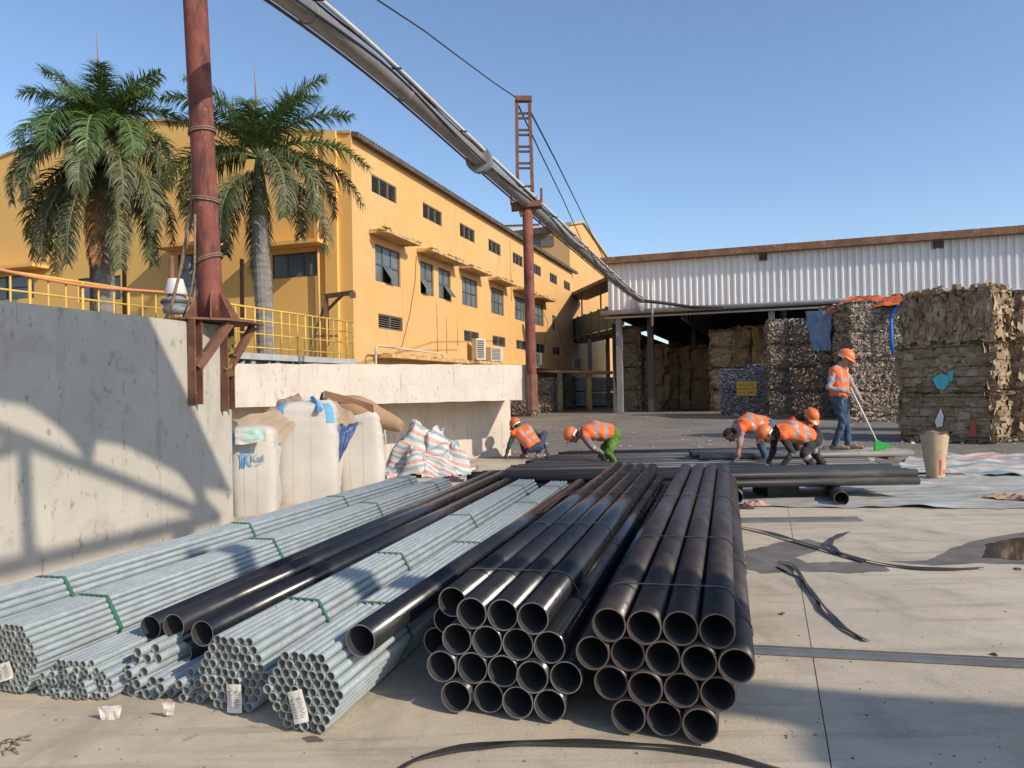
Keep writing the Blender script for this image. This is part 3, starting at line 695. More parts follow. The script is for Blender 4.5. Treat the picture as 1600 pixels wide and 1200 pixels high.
# ================================================================== BALE SHED
SA = at(951, 500, 42.0); SB = at(1600, 450, 35.3)
SB = SA + (SB - SA) * 1.45
ST = (SB - SA); ST.z = 0; SL = ST.length
WS = Wall(SA, (ST.x, ST.y))
zg = WS.px(1000, 486)[1]; zr = WS.px(960, 409)[1]
print('shed', SA, SB, SL, zg, zr, 'bld', CORNER, aend, zt)
shed = thing('storage_shed', 'open-fronted storage shed with pale corrugated cladding and rusty fascia', 'shed', (SA.x, SA.y, 0))
pw = 1.0; npan = int(SL / pw)
pm = MB(); ribs = 3; x = 0.0; seg = pw / ribs
prof = []
for k in range(ribs):
    b = k * seg; prof += [(b, 0.0), (b + seg * 0.52, 0.0), (b + seg * 0.64, 0.085), (b + seg * 0.88, 0.085)]
prof.append((pw, 0.0))
hcl = zr - zg + 0.3
pm.add([V((a, -o, 0)) for a, o in prof] + [V((a, -o, hcl)) for a, o in prof], [(i, i + 1, len(prof) + i + 1, len(prof) + i) for i in range(len(prof) - 1)])
panel_me = pm.mesh('cladding_panel', MT['corr'])
ang = math.atan2(WS.t.y, WS.t.x)
for k in range(npan):
    p = WS.p(k * pw, zg, 0.0 + 0.002 * (k % 2)) - wloc(shed)
    inst('cladding_panel', panel_me, shed, Matrix.Translation(p) @ Matrix.Rotation(ang, 4, 'Z'))
mb = MB(); WS.box(mb, -0.35, SL, zr - 0.16, zr + 0.20, 0.10, 0.52); mb.build('fascia', MT['fascia'], shed)
k = 0.0
while k < SL:
    mb = MB(); WS.box(mb, k, k + 0.12, zr - 0.55, zr - 0.2, 0.06, 0.16); WS.box(mb, k + 0.3, k + 0.42, zr - 0.55, zr - 0.2, 0.06, 0.16); mb.bar(WS.p(k + 0.2, zr - 0.5, 0.1), WS.p(k + 0.2, zr - 0.25, 0.3), 0.3, 0.06)
    if k > 1: mb.build('fascia_bracket', MT['steel_dark'], shed)
    k += 8.2
mb = MB(); mb.tube([WS.p(-0.4, zg - 0.02, 0.16), WS.p(SL, zg - 0.02, 0.16)], 0.13, 10); mb.tube([WS.p(-0.2, zg - 0.32, 0.14), WS.p(SL, zg - 0.32, 0.14)], 0.05, 8)
mb.build('gutter_pipe', MT['steel_light'], shed)
mb = MB(); WS.box(mb, 0, SL, zg - 0.3, zg - 0.1, -0.3, -0.06); mb.build('lintel', MT['steel_dark'], shed)
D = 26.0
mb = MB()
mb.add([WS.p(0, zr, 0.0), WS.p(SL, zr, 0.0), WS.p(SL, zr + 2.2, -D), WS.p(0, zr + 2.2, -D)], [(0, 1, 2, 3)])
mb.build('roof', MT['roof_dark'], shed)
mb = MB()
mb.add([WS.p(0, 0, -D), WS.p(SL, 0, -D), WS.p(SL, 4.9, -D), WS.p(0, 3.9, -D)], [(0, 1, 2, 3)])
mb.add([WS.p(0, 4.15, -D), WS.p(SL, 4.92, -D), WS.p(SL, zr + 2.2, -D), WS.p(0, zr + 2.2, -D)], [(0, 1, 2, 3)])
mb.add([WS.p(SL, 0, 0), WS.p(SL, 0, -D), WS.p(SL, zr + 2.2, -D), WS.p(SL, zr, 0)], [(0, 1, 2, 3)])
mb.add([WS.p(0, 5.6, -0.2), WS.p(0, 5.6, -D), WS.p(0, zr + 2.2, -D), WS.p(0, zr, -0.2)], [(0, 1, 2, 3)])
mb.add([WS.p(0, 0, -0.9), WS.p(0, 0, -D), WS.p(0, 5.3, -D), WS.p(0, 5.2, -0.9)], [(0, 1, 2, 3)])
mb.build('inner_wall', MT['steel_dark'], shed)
for i, px in enumerate((967, 1207)):
    a = WS.px(px, 560)[0]
    mb = MB(); WS.box(mb, a - 0.16, a + 0.16, 0, zg - 0.12, -0.40, -0.06)
    WS.box(mb, a - 0.3, a + 0.3, 0, 0.03, -0.5, 0.04)
    mb.build('post', MT['steel_grey'], shed)
a = WS.px(1008, 560)[0]
mb = MB(); WS.box(mb, a - 0.17, a + 0.17, 0, zg, -2.3, -1.95); mb.build('post', MT['steel_dark'], shed)
for kx in range(4):                                     # trusses and inner posts in the gloom
    a = 4 + kx * 5.5
    mb = MB()
    mb.bar(WS.p(a, zg - 0.4, -1), WS.p(a, zg - 0.2, -D + 1), 0.1, 0.14); mb.bar(WS.p(a, zr - 0.3, -1), WS.p(a, zr + 1.7, -D + 1), 0.1, 0.14)
    for j in range(10):
        y0 = -1 - j * 2.4
        mb.bar(WS.p(a, zg - 0.38, y0), WS.p(a, zr - 0.1 + j * 0.2, y0 - 1.2), 0.06, 0.06); mb.bar(WS.p(a, zr - 0.1 + j * 0.2, y0 - 1.2), WS.p(a, zg - 0.36, y0 - 2.4), 0.06, 0.06)
    mb.build('truss', MT['steel_grey'], shed)
for kx in range(3):
    a = 3.2 + kx * 4.0
    mb = MB(); WS.box(mb, a, a + 0.3, 0, zg, -14.3, -14.0); mb.build('post', MT['steel_grey'], shed)
# drain pot and small roof over the duct at the corner
a = WS.px(1001, 470)[0]
mb = MB(); mb.tube([WS.p(a, zg - 0.1, 0.5), WS.p(a, zg + 0.75, 0.5)], 0.26, 12); mb.tube([WS.p(a + 0.7, zg - 0.9, 0.45), WS.p(a + 0.7, zg + 1.5, 0.45)], 0.07, 8)
mb.build('duct_pot', MT['steel_light'], shed)

# ================================================================== LEFT CONCRETE WALL AND DOCK
wo = ground_at(0, 932); w_end = V((0, 0, 0))
LW = Wall(wo, (BT.x, BT.y))
lw_a = LW.px(363, 700)[0]
lw_h = LW.px(290, 502)[1]
lw = thing('retaining_wall', 'tall grey white concrete wall at left with truss shadow across it', 'wall', tuple(LW.p(0, 0)))
mb = MB()
NU, NV = 60, 24
aL = -6.0
def wf(u, v):
    a = aL + (lw_a - aL) * u; z = -0.05 + (lw_h + 0.05) * v
    e = 0.012 * mnoise.noise(V((a * 1.3, z * 1.3, 3.0))) + 0.004 * mnoise.noise(V((a * 8, z * 8, 1.0)))
    return LW.p(a, z, e)
mb.grid(wf, NU * 2, NV * 2, smooth=True)
def wtop(u, v):
    a = aL + (lw_a - aL) * u; e = 0.012 * mnoise.noise(V((a * 1.3, lw_h * 1.3, 3.0))) + 0.004 * mnoise.noise(V((a * 8, lw_h * 8, 1.0)))
    return LW.p(a, lw_h + (0.012 * mnoise.noise(V((a * 5, 0, 7))) if 0 < v else 0), e * (1 - v) - 0.5 * v)
mb.grid(wtop, NU * 2, 3, smooth=False)
mb.add([LW.p(lw_a, 0, 0), LW.p(lw_a, 0, -0.5), LW.p(lw_a, lw_h, -0.5), LW.p(lw_a, lw_h, 0)], [(0, 1, 2, 3)])
mb.add([LW.p(aL, 0, -0.5), LW.p(lw_a, 0, -0.5), LW.p(lw_a, lw_h, -0.5), LW.p(aL, lw_h, -0.5)], [(3, 2, 1, 0)])
mb.build('wall_body', MT['wall_white'], lw)

DA = at(350, 568, 11.9); DB = at(838, 568, 15.2)
ztop = 1.95; zbot = 1.235
dk = thing('loading_dock', 'dock with overhanging peeling white concrete beam behind the bulk bags', 'dock', (DA.x, DA.y, 0))
DT = V((DB.x - DA.x, DB.y - DA.y, 0)); DL = DT.length
WD = Wall(DA, (DT.x, DT.y))
mb = MB()
def df(u, v):
    a = DL * u; z = zbot + (ztop - zbot) * v
    return WD.p(a, z + (0.012 * mnoise.noise(V((a * 3, z, 5))) if v in (0, 1) else 0), 0.01 * mnoise.noise(V((a * 1.5, z * 2, 9))))
mb.grid(df, 90, 10, smooth=True)
mb.add([WD.p(0, ztop, 0), WD.p(DL, ztop, 0), WD.p(DL, ztop, -3), WD.p(0, ztop, -3)], [(0, 1, 2, 3)])
mb.add([WD.p(0, zbot, 0), WD.p(DL, zbot, 0), WD.p(DL, zbot, -3), WD.p(0, zbot, -3)], [(3, 2, 1, 0)])
mb.add([WD.p(DL, zbot, 0), WD.p(DL, zbot, -3), WD.p(DL, ztop, -3), WD.p(DL, ztop, 0)], [(0, 1, 2, 3)])
mb.build('beam', MT['beam_white'], dk)
RE = plane_at(798, 680, ground_at(798, 711), WD.n)
ra = (RE - WD.o).dot(WD.t); ro = (RE - WD.o).dot(WD.n)
mb = MB()
mb.grid(lambda u, v: WD.p(ra * u, -0.05 + (zbot + 0.05) * v, ro + 0.01 * mnoise.noise(V((ra * u * 2, v * 3, 2)))), 60, 10)
mb.add([WD.p(ra, -0.05, ro), WD.p(ra, -0.05, ro - 3), WD.p(ra, zbot, ro - 3), WD.p(ra, zbot, ro)], [(0, 1, 2, 3)])
mb.build('recessed_wall', MT['beam_white'], dk)
# ================================================================== PIPE RACK POSTS
def polyline_at(pts): return [at(*p) for p in pts]
# near red post with its bracket on the wall end
pa = LW.px(330, 560)[0]
pc = LW.p(pa, 0, 0.06)
Y1 = pc.y
post_base = at(331, 497, Y1); post_base.z = lw_h + 0.05
post_top = at(305, 0, Y1); dirp = (post_top - post_base).normalized(); post_top = post_base + dirp * 4.4
t = thing('bracketed_post', 'thick rusty red steel post bolted to the end of the grey wall', 'post', (pc.x, pc.y, 0))
mb = MB(); n = 20
pr = 0.118
mb.tube([post_base + dirp * (4.4 * k / n) for k in range(n + 1)], pr, 20); mb.build('post_tube', MT['rust_red'], t)
zp = lw_h + 0.02
a_l = LW.px(298, 560)[0]; a_r = LW.px(349, 570)[0]
mb = MB()
mb.prism([LW.p(a_l - 0.08, zp, -0.25), LW.p(a_r + 0.42, zp, -0.25), LW.p(a_r + 0.42, zp, 0.20), LW.p(a_r - 0.0, zp, 0.32), LW.p(a_l + 0.2, zp, 0.28), LW.p(a_l - 0.08, zp, 0.05)], (0, 0, 0.022))
mb.build('base_plate', MT['rust_brown'], t)
for ang_ in (20, 110, 200, 290, 335):
    dd = V((math.cos(R(ang_)), math.sin(R(ang_)), 0)); c = V((post_base.x, post_base.y, zp + 0.022))
    mb = MB(); nn = V((-dd.y, dd.x, 0)) * 0.006
    mb.prism([c + dd * (pr - 0.01) - nn, c + dd * (pr + 0.15) - nn, c + dd * (pr + 0.14) + UP * 0.03 - nn, c + dd * (pr + 0.01) + UP * 0.26 - nn, c + dd * (pr - 0.02) + UP * 0.26 - nn], nn * 2)
    mb.build('gusset', MT['rust_brown'], t)
for a in (a_l, a_r):                                   # channels on the wall face: web and two flanges
    zlo = LW.px(303 if a == a_l else 350, 632 if a == a_l else 640)[1]
    mb = MB()
    LW.box(mb, a - 0.055, a - 0.043, zlo, zp, 0.014, 0.10); LW.box(mb, a + 0.043, a + 0.055, zlo, zp, 0.014, 0.10); LW.box(mb, a - 0.0425, a + 0.0425, zlo, zp, 0.014, 0.026)
    for zz in (zlo + 0.12, zlo + 0.45): mb.tube([LW.p(a, zz, 0.01), LW.p(a, zz, 0.07)], 0.012, 6)
    mb.build('channel', MT['rust_brown'], t)
mb = MB(); mb.bar(LW.p(a_l + 0.03, zp - 0.47, 0.06), LW.p(a_l + 0.31, zp - 0.01, 0.22), 0.09, 0.05, up=LW.n); mb.build('brace', MT['rust_brown'], t)
mb = MB(); mb.bar(LW.p(a_r + 0.03, zp - 0.45, 0.06), LW.p(a_r + 0.36, zp - 0.01, 0.10), 0.08, 0.05, up=LW.n); mb.build('brace', MT['rust_brown'], t)
mb = MB()                                               # crumpled cardboard stuffed behind the channel
for k in range(7):
    c = LW.p(a_r - 0.01 + random.uniform(-0.03, 0.04), zp - 0.18 - 0.055 * k, 0.06 + random.uniform(0, 0.03))
    rr_ = Matrix.Rotation(random.uniform(-1, 1), 3, 'X') @ Matrix.Rotation(random.uniform(-1, 1), 3, 'Y')
    mb.box(c, (0.07, 0.006, 0.09), rot=rr_)
mb.build('wedged_cardboard', mat('yellow brown card', (0.30, 0.21, 0.06), (0.2, 0.14, 0.05), 20, rough=0.8), t)
# ropes round the post and hanging ropes
lash = thing('rope_lashing', 'rope rings tied round the thick red post', 'rope', tuple(post_base))
for (yy, tilt) in ((208, 0.02), (315, -0.01), (408, 0.05)):
    c = at(322, yy, Y1 + 0.0); c = post_base + dirp * ((c - post_base).dot(dirp))
    mb = MB()
    for rep in range(2):
        mb.tube([c + V((math.cos(q) * (pr + 0.012), math.sin(q) * (pr + 0.012), tilt * math.cos(q) + rep * 0.022)) for q in [2 * math.pi * k / 24 for k in range(25)]], 0.010, 6)
    mb.build('rope_ring', MT['rope'], lash)
mb = MB()
for pts in ([(300, 212), (301, 260), (300, 330), (296, 360)], [(299, 330), (291, 370), (280, 430), (262, 497)], [(300, 340), (288, 400), (270, 470), (258, 500)], [(302, 415), (308, 440), (302, 470), (296, 495)], [(297, 412), (292, 420), (296, 430), (305, 418)]):
    mb.tube(polyline_at([(x, y, Y1 + 0.05 - 0.0004 * (y - 212)) for x, y in pts]), 0.014, 6)
mb.tube(polyline_at([(305, 335, Y1 - 0.14), (304, 420, Y1 - 0.12), (296, 470, Y1 - 0.05), (285, 497, Y1)]), 0.011, 6)
tag(mb.build('hanging_rope', MT['rope'], None, tuple(post_base)), 'loose ropes hanging down the left side of the thick red post', 'rope')

# far slim post with platform and ladder tower
Y2 = 15.0
pb = at(831, 620, Y2); pb.z = 1.0
pt = at(824, 322, Y2)
t2 = thing('ladder_post', 'slim rusty post topped by a ladder-like tower carrying the duct', 'post', (pb.x, pb.y, 0))
mb = MB(); mb.tube([V((pb.x, pb.y, 1.0)), pb.lerp(pt, 0.25), pb.lerp(pt, 0.5), pb.lerp(pt, 0.75), pt], 0.105, 16); mb.build('post_tube', MT['rust_red'], t2)
mb = MB(); mb.tube([V((pb.x, pb.y, 1.02)), V((pb.x, pb.y, 1.75))], 0.12, 8, smooth=False); mb.build('post_shoe', MT['rust_brown'], t2)
mb = MB()
h0 = at(799, 324, Y2); h1 = at(846, 319, Y2)
mb.bar(h0, h1, 0.30, 0.12); mb.bar(h0 + UP * 0.05, h0 + UP * 0.2 + V((0, 0, 0.05)), 0.05, 0.05); mb.bar(h1 + UP * 0.05, h1 + UP * 0.33, 0.05, 0.05); mb.bar(at(812, 327, Y2) - UP * 0.1, at(836, 318, Y2) - UP * 0.12, 0.12, 0.1)
mb.build('cross_arm', MT['rust_brown'], t2)
lt0, lt1 = at(807, 155, Y2), at(827, 155, Y2); lb0, lb1 = at(809, 320, Y2), at(832, 300, Y2)
for q0, q1 in ((lb0, lt0), (lb1, lt1)):
    mb = MB(); mb.bar(q0, q1, 0.07, 0.07); mb.build('upright', MT['rust_brown'], t2)
for k, yy in enumerate((181, 207, 233, 259, 295)):
    f = (320 - yy) / 165; p = lb0.lerp(lt0, f); q = lb1.lerp(lt1, (300 - yy) / 145)
    mb = MB(); mb.bar(p + UP * 0.05, q + UP * 0.05, 0.04, 0.04); mb.bar(p - UP * 0.05, q - UP * 0.05, 0.04, 0.04); mb.build('rung', MT['steel_dark'], t2)
mb = MB(); mb.bar(lt0 - V((0.03, 0, 0)), lt1 + V((0.05, 0, 0)), 0.14, 0.10); mb.build('head_beam', MT['rust_brown'], t2)

# duct with cables and white pipe on top
dpt = [(330, -95, 5.6), (455, -2, 7.6), (560, 80, 9.2), (640, 150, 11.0), (740, 242, 13.0), (830, 322, 15.0), (890, 375, 19.0), (945, 425, 27.0), (985, 458, 35.0), (1003, 470, 39.5)]
dp = polyline_at(dpt)
drt = thing('overhead_duct', 'long galvanised overhead duct running from upper left to the shed', 'duct', tuple(dp[5]))
mb = MB()
def resample(pts, n):
    out = []; seg = [(pts[i + 1] - pts[i]).length for i in range(len(pts) - 1)]; tot = sum(seg)
    for k in range(n + 1):
        s_ = tot * k / n; i = 0
        while i < len(seg) - 1 and s_ > seg[i]: s_ -= seg[i]; i += 1
        out.append(pts[i].lerp(pts[i + 1], min(1, s_ / seg[i])))
    return out
dps = resample(dp, 60)
for _ in range(3): dps = [dps[0]] + [(dps[i - 1] + dps[i] * 2 + dps[i + 1]) / 4 for i in range(1, 60)] + [dps[-1]]
mb.tube(dps, 0.122, 16); mb.build('duct_pipe', MT['duct'], drt)
for k in range(4, 58, 5):
    d_ = (dps[k + 1] - dps[k]).normalized(); mb = MB(); mb.tube([dps[k] - d_ * 0.03, dps[k] + d_ * 0.03], 0.131, 16); mb.build('joint_band', MT['steel_grey'], drt)
side = V((BT.y, -BT.x, 0))
mb = MB(); mb.tube([p + side * 0.115 + UP * 0.145 for p in dps], 0.028, 8); mb.build('white_pipe', MT['duct_white'], drt)
mb = MB()
for o in (0.02, 0.07, 0.11):
    mb.tube([p + side * (0.04 + o * 0.6) + UP * (0.155 + 0.03 * math.sin(i * 0.9 + o * 40)) for i, p in enumerate(dps)], 0.016, 5)
mb.tube([p + side * 0.13 - UP * (0.03 + 0.05 * math.sin(i * 0.6)) for i, p in enumerate(dps)], 0.014, 5)
mb.build('cable', MT['cable'], drt)
mb = MB(); mb.tube([p + side * -0.10 - UP * 0.11 for p in dps], 0.018, 5); mb.build('rusty_strip', MT['rust_brown'], drt)
fl = at(748, 249, 13.15); dfl = (dps[32] - dps[28]).normalized()
mb = MB(); mb.tube([fl - dfl * 0.05, fl + dfl * 0.02], 0.235, 18); mb.tube([fl + dfl * 0.05, fl + dfl * 0.12], 0.235, 18); mb.build('flange', MT['steel_grey'], drt)
mb = MB()
for i in range(4, 56, 4): mb.bar(dps[i] + UP * 0.13 - side * 0.03, dps[i] + side * 0.2 + UP * 0.10, 0.03, 0.02)
mb.build('clip', MT['steel_dark'], drt)
# smaller run along the shed wall
mb = MB(); mb.tube([dp[-1], at(1035, 473, 40.2), at(1080, 480, 39.6), at(1130, 479, 39.0)], 0.09, 8)
tag(mb.build('black_hose', MT['cable'], None, tuple(dp[-1])), 'black hose sagging along the foot of the shed cladding', 'hose')

def cable(pts, r, label, name='guy_wire'):
    q = polyline_at(pts); mb = MB(); mb.tube(q, r, 6); tag(mb.build(name, MT['cable'], None, tuple(q[0])), label, 'cable')
cable([(560, -22, 9.5), (590, 0, 9.9), (660, 46, 11.2), (720, 91, 12.8), (770, 128, 14.3), (807, 153, 15.0)], 0.012, 'dark wire running from the ladder tower up to the top of the picture')
cable([(810, 165, 15.0), (845, 240, 19.0), (880, 312, 25.0), (908, 375, 31.0)], 0.018, 'left of two thin stay wires falling from the ladder tower')
cable([(829, 175, 15.0), (868, 250, 20.0), (905, 325, 28.0), (942, 402, 38.0)], 0.020, 'right of two thin stay wires falling from the ladder tower')

# ================================================================== RAILINGS
RA = at(0, 418, 11.9); RB = at(552, 506, 21.8)
RT = V((RB.x - RA.x, RB.y - RA.y, 0)); RL = RT.length
WR = Wall(RA, (RT.x, RT.y)); zR = (RA.z + RB.z) / 2
def railing(a0, a1, label, step=1.0, mid=True):
    t = thing('railing', label, 'railing', tuple(WR.p(a0, zR - 1.05)))
    mb = MB(); mb.tube([WR.p(a0, zR, 0), WR.p(a1, zR, 0)], 0.026, 8); mb.build('top_rail', MT['yellow_rail'], t)
    for dz in (0.30, 0.62, 0.95):
        mb = MB(); mb.tube([WR.p(a0, zR - dz, 0), WR.p(a1, zR - dz, 0)], 0.018, 8); mb.build('rail', MT['yellow_rail'], t)
    a = a0; k = 0
    while a <= a1 + 0.01:
        mb = MB(); mb.tube([WR.p(a, zR - 1.1, 0), WR.p(a, zR + 0.0, 0)], 0.027 if k % 3 == 0 else 0.016, 8); mb.build('post' if k % 3 == 0 else 'baluster', MT['yellow_rail'], t)
        a += step / 3; k += 1
    return t
amid = WR.px(300, 470)[0]; amid2 = WR.px(352, 478)[0]
railing(-1.5, amid, 'yellow tube railing above the grey wall, left of the red post')
railing(amid2, RL, 'yellow tube railing on the steel deck, right of the red post')
mb = MB(); mb.tube([WR.p(a, zR - 0.03 - 0.06 * math.sin(a * 1.15) + 0.03, 0.05) for a in [-1.5 + k * 0.3 for k in range(int((amid + 1.5) / 0.3) + 1)]] + [WR.p(amid, zR - 0.3, 0.06), WR.p(amid + 0.3, zR - 0.7, 0.05)], 0.028, 8)
tag(mb.build('orange_hose', MT['hose'], None, tuple(WR.p(0, zR))), 'orange hose draped along the top of the left railing', 'hose')
# grey steel deck edge under the right railing, and the platform that carries it all
sdk = thing('steel_deck', 'light grey steel deck frame under the right railing', 'deck', tuple(WR.p(amid2, zR - 1.4)))
zd = zR - 1.08
mb = MB(); WR.box(mb, amid2 - 1.2, RL, zd - 0.17, zd - 0.02, -0.12, 0.10); mb.build('edge_beam', MT['steel_light'], sdk)
a = amid2 - 1.0
while a < RL:
    mb = MB(); WR.box(mb, a, a + 0.14, zd - 0.72, zd - 0.172, -0.06, 0.02); mb.build('stub', MT['steel_light'], sdk)
    mb = MB(); mb.bar(WR.p(a + 0.16, zd - 0.65, -0.02), WR.p(a + 0.72, zd - 0.19, -0.02), 0.06, 0.05); mb.build('brace', MT['steel_light'], sdk)
    a += 0.92
mb = MB(); WR.box(mb, amid2 - 1.2, RL, zd - 0.90, zd - 0.722, -0.10, 0.08); mb.build('lower_beam', MT['steel_dark'], sdk)
plat = MB(); WR.box(plat, -14, RL + 0.2, 0.0, zd - 0.92, -9, -0.15)
tag(plat.build('raised_platform', MT['wall_white'], None, tuple(WR.p(0, 0))), 'raised concrete platform carrying the palms and railings', 'platform')
plat = MB(); WR.box(plat, -14, RL, zd - 0.91, zd - 0.03, -9, -0.2)
tag(plat.build('planting_bed', MT['bark'], None, tuple(WR.p(0, 0))), 'low dark planting bed behind the railings', 'bed')

# rusty davit beside the corner
tv = thing('rusty_davit', 'rusty swivel davit arm standing behind the right railing', 'davit', tuple(at(508, 540, 22.5)))
mb = MB(); mb.bar(at(511, 540, 22.5), at(509, 462, 22.5), 0.13, 0.13); mb.build('mast', MT['rust_brown'], tv)
mb = MB(); mb.bar(at(508, 463, 22.5), at(553, 457, 21.9), 0.10, 0.13); mb.box(at(551, 461, 21.95), (0.16, 0.16, 0.16)); mb.build('arm', MT['rust_brown'], tv)
mb = MB(); mb.bar(at(511, 485, 22.5), at(536, 460, 22.1), 0.07, 0.07); mb.build('strut', MT['rust_brown'], tv)
mb = MB(); mb.bar(at(486, 538, 22.6), at(507, 478, 22.6), 0.06, 0.06); mb.bar(at(487, 525, 22.6), at(528, 525, 22.6), 0.05, 0.05); mb.build('back_stay', MT['steel_dark'], tv)
# thin rusty pipes standing between the palms
for (x, y0, y1, Y, lab) in ((143, 350, 480, 24.5, 'thin rusty pipe standing just left of the left palm trunk'), (194, 370, 470, 24.5, 'thin rusty pipe standing just right of the left palm trunk'), (378, 405, 520, 24.0, 'thin rusty pipe standing left of the right palm trunk'), (268, 400, 470, 20.0, 'thin rusty pipe rising above the white bucket')):
    p0, p1 = at(x, y1, Y), at(x, y0, Y); mb = MB(); mb.tube([V((p0.x, p0.y, zd - 0.05)), p1], 0.07, 8)
    tag(mb.build('standing_pipe', MT['rust_brown'], None, (p0.x, p0.y, zd)), lab, 'pipe')
# white bucket on a grey pump by the railing
pbk = at(275, 490, 14.2)
tp = thing('grey_pump', 'squat grey pump sitting on the wall behind the ropes', 'pump', (pbk.x, pbk.y, pbk.z))
mb = MB(); mb.lathe([(0.02, 0), (0.22, 0.0), (0.24, 0.1), (0.2, 0.13), (0.25, 0.17), (0.25, 0.27), (0.16, 0.31), (0.12, 0.38), (0.02, 0.39)], 16, pbk); mb.build('pump_body', MT['steel_grey'], tp)
mb = MB(); mb.lathe([(0.26, 0.18), (0.275, 0.2), (0.275, 0.235), (0.26, 0.25)], 16, pbk); mb.build('pump_rim', MT['steel_dark'], tp)
mb = MB(); mb.lathe([(0.001, 0.36), (0.20, 0.361), (0.21, 0.38), (0.14, 0.66), (0.13, 0.67), (0.001, 0.67)], 18, pbk)
tag(mb.build('white_bucket', MT['duct_white'], None, tuple(pbk + UP * 0.4)), 'white bucket upturned on the grey pump', 'bucket')

# ================================================================== PALMS
def frond(L, elev, bend, N=135, leaf=0.72, droop=0.7, twist=0.0, seed=0):
    rr = random.Random(seed); mb = MB()
    pts = [V((0, 0, 0))]; tans = []
    M = 22
    for k in range(M):
        s_ = (k + 0.5) / M; e = elev - bend * (s_ ** 1.1)
        d = V((math.cos(e), twist * s_, math.sin(e))).normalized(); tans.append(d); pts.append(pts[-1] + d * (L / M))
    mb.tube(pts, [0.045 * (1 - 0.9 * k / M) + 0.004 for k in range(M + 1)], 5, mi=1)
    for i in range(N):
        s_ = 0.10 + 0.90 * (i + rr.random() * 0.6) / N
        f = min(s_, 0.999) * M; k = int(f); p = pts[k].lerp(pts[k + 1], f - k); tan = tans[min(k, M - 1)]
        ll = leaf * (0.35 + 0.65 * math.sin(math.pi * min(1, (s_ * 0.86 + 0.12)))) * rr.uniform(0.8, 1.15)
        sd_ = tan.cross(UP)
        sd_ = sd_.normalized() if sd_.length > 0.05 else V((0, 1, 0))
        nrm = sd_.cross(tan)
        for sg in (-1, 1):
            lift = rr.uniform(-0.5, 0.7)
            d0 = (sd_ * sg * 0.85 + tan * rr.uniform(0.45, 0.8) + nrm * lift).normalized()
            w = 0.0135 * rr.uniform(0.8, 1.3)
            q = [p]; dd = d0.copy(); segs = 3
            for j in range(segs):
                q.append(q[-1] + dd * (ll / segs)); dd = (dd + V((0, 0, -droop * rr.uniform(0.5, 0.95)))).normalized()
            ws = [w, w * 1.25, w * 0.8, 0.003]
            wv = tan - d0 * tan.dot(d0)
            wv = wv.normalized() if wv.length > 1e-3 else nrm
            b = len(mb.v)
            for j in range(segs + 1): mb.v.append(tuple(q[j] - wv * ws[j])); mb.v.append(tuple(q[j] + wv * ws[j]))
            for j in range(segs): mb.f.append((b + 2 * j, b + 2 * j + 1, b + 2 * j + 3, b + 2 * j + 2)); mb.m.append(0); mb.sm.append(False)
    return mb
def palm(base, crown, label, fronds, trunk_r, seed, spear=1.5):
    t = thing('palm_tree', label, 'palm tree', tuple(base), 'palms in front of the ochre building')
    n = 44; mb = MB(); shaft0 = crown - UP * 1.75
    pts = [base.lerp(shaft0, k / n) for k in range(n + 1)]
    mb.tube(pts, [trunk_r * (1.12 - 0.2 * k / n + (0.045 if k % 2 else 0) + 0.03 * math.sin(k * 1.7)) for k in range(n + 1)], 14, smooth=False); mb.build('trunk', MT['bark'], t)
    mb = MB(); mb.tube([shaft0 - UP * 0.02, shaft0 + UP * 0.5, shaft0 + UP * 1.2, crown], [trunk_r * 0.92, trunk_r * 1.0, trunk_r * 0.7, trunk_r * 0.35], 12); mb.build('crownshaft', MT['shaft'], t)
    if spear:
        mb = MB(); mb.tube([crown - UP * 0.2, crown + V((-0.05, 0, spear * 0.6)), crown + V((-0.10, 0, spear))], [0.06, 0.03, 0.004], 6); mb.build('spear_leaf', MT['leaf_dead'] if spear > 2 else MT['rachis'], t)
    for i, (az, el, bend, L, kind) in enumerate(fronds):
        me = frond(L, R(el), R(bend), seed=seed * 100 + i, leaf=0.74 if kind != 'leaf_dead' else 0.5, droop={'leaf': 0.50, 'leaf_old': 0.95, 'leaf_dead': 1.2}[kind]).mesh('frond', [MT[kind], MT['rachis']])
        p = (crown if el > 0 else crown - UP * 0.45) - base
        inst('frond', me, t, Matrix.Translation(p) @ Matrix.Rotation(R(az), 4, 'Z'))
    return t
rp = random.Random(3)
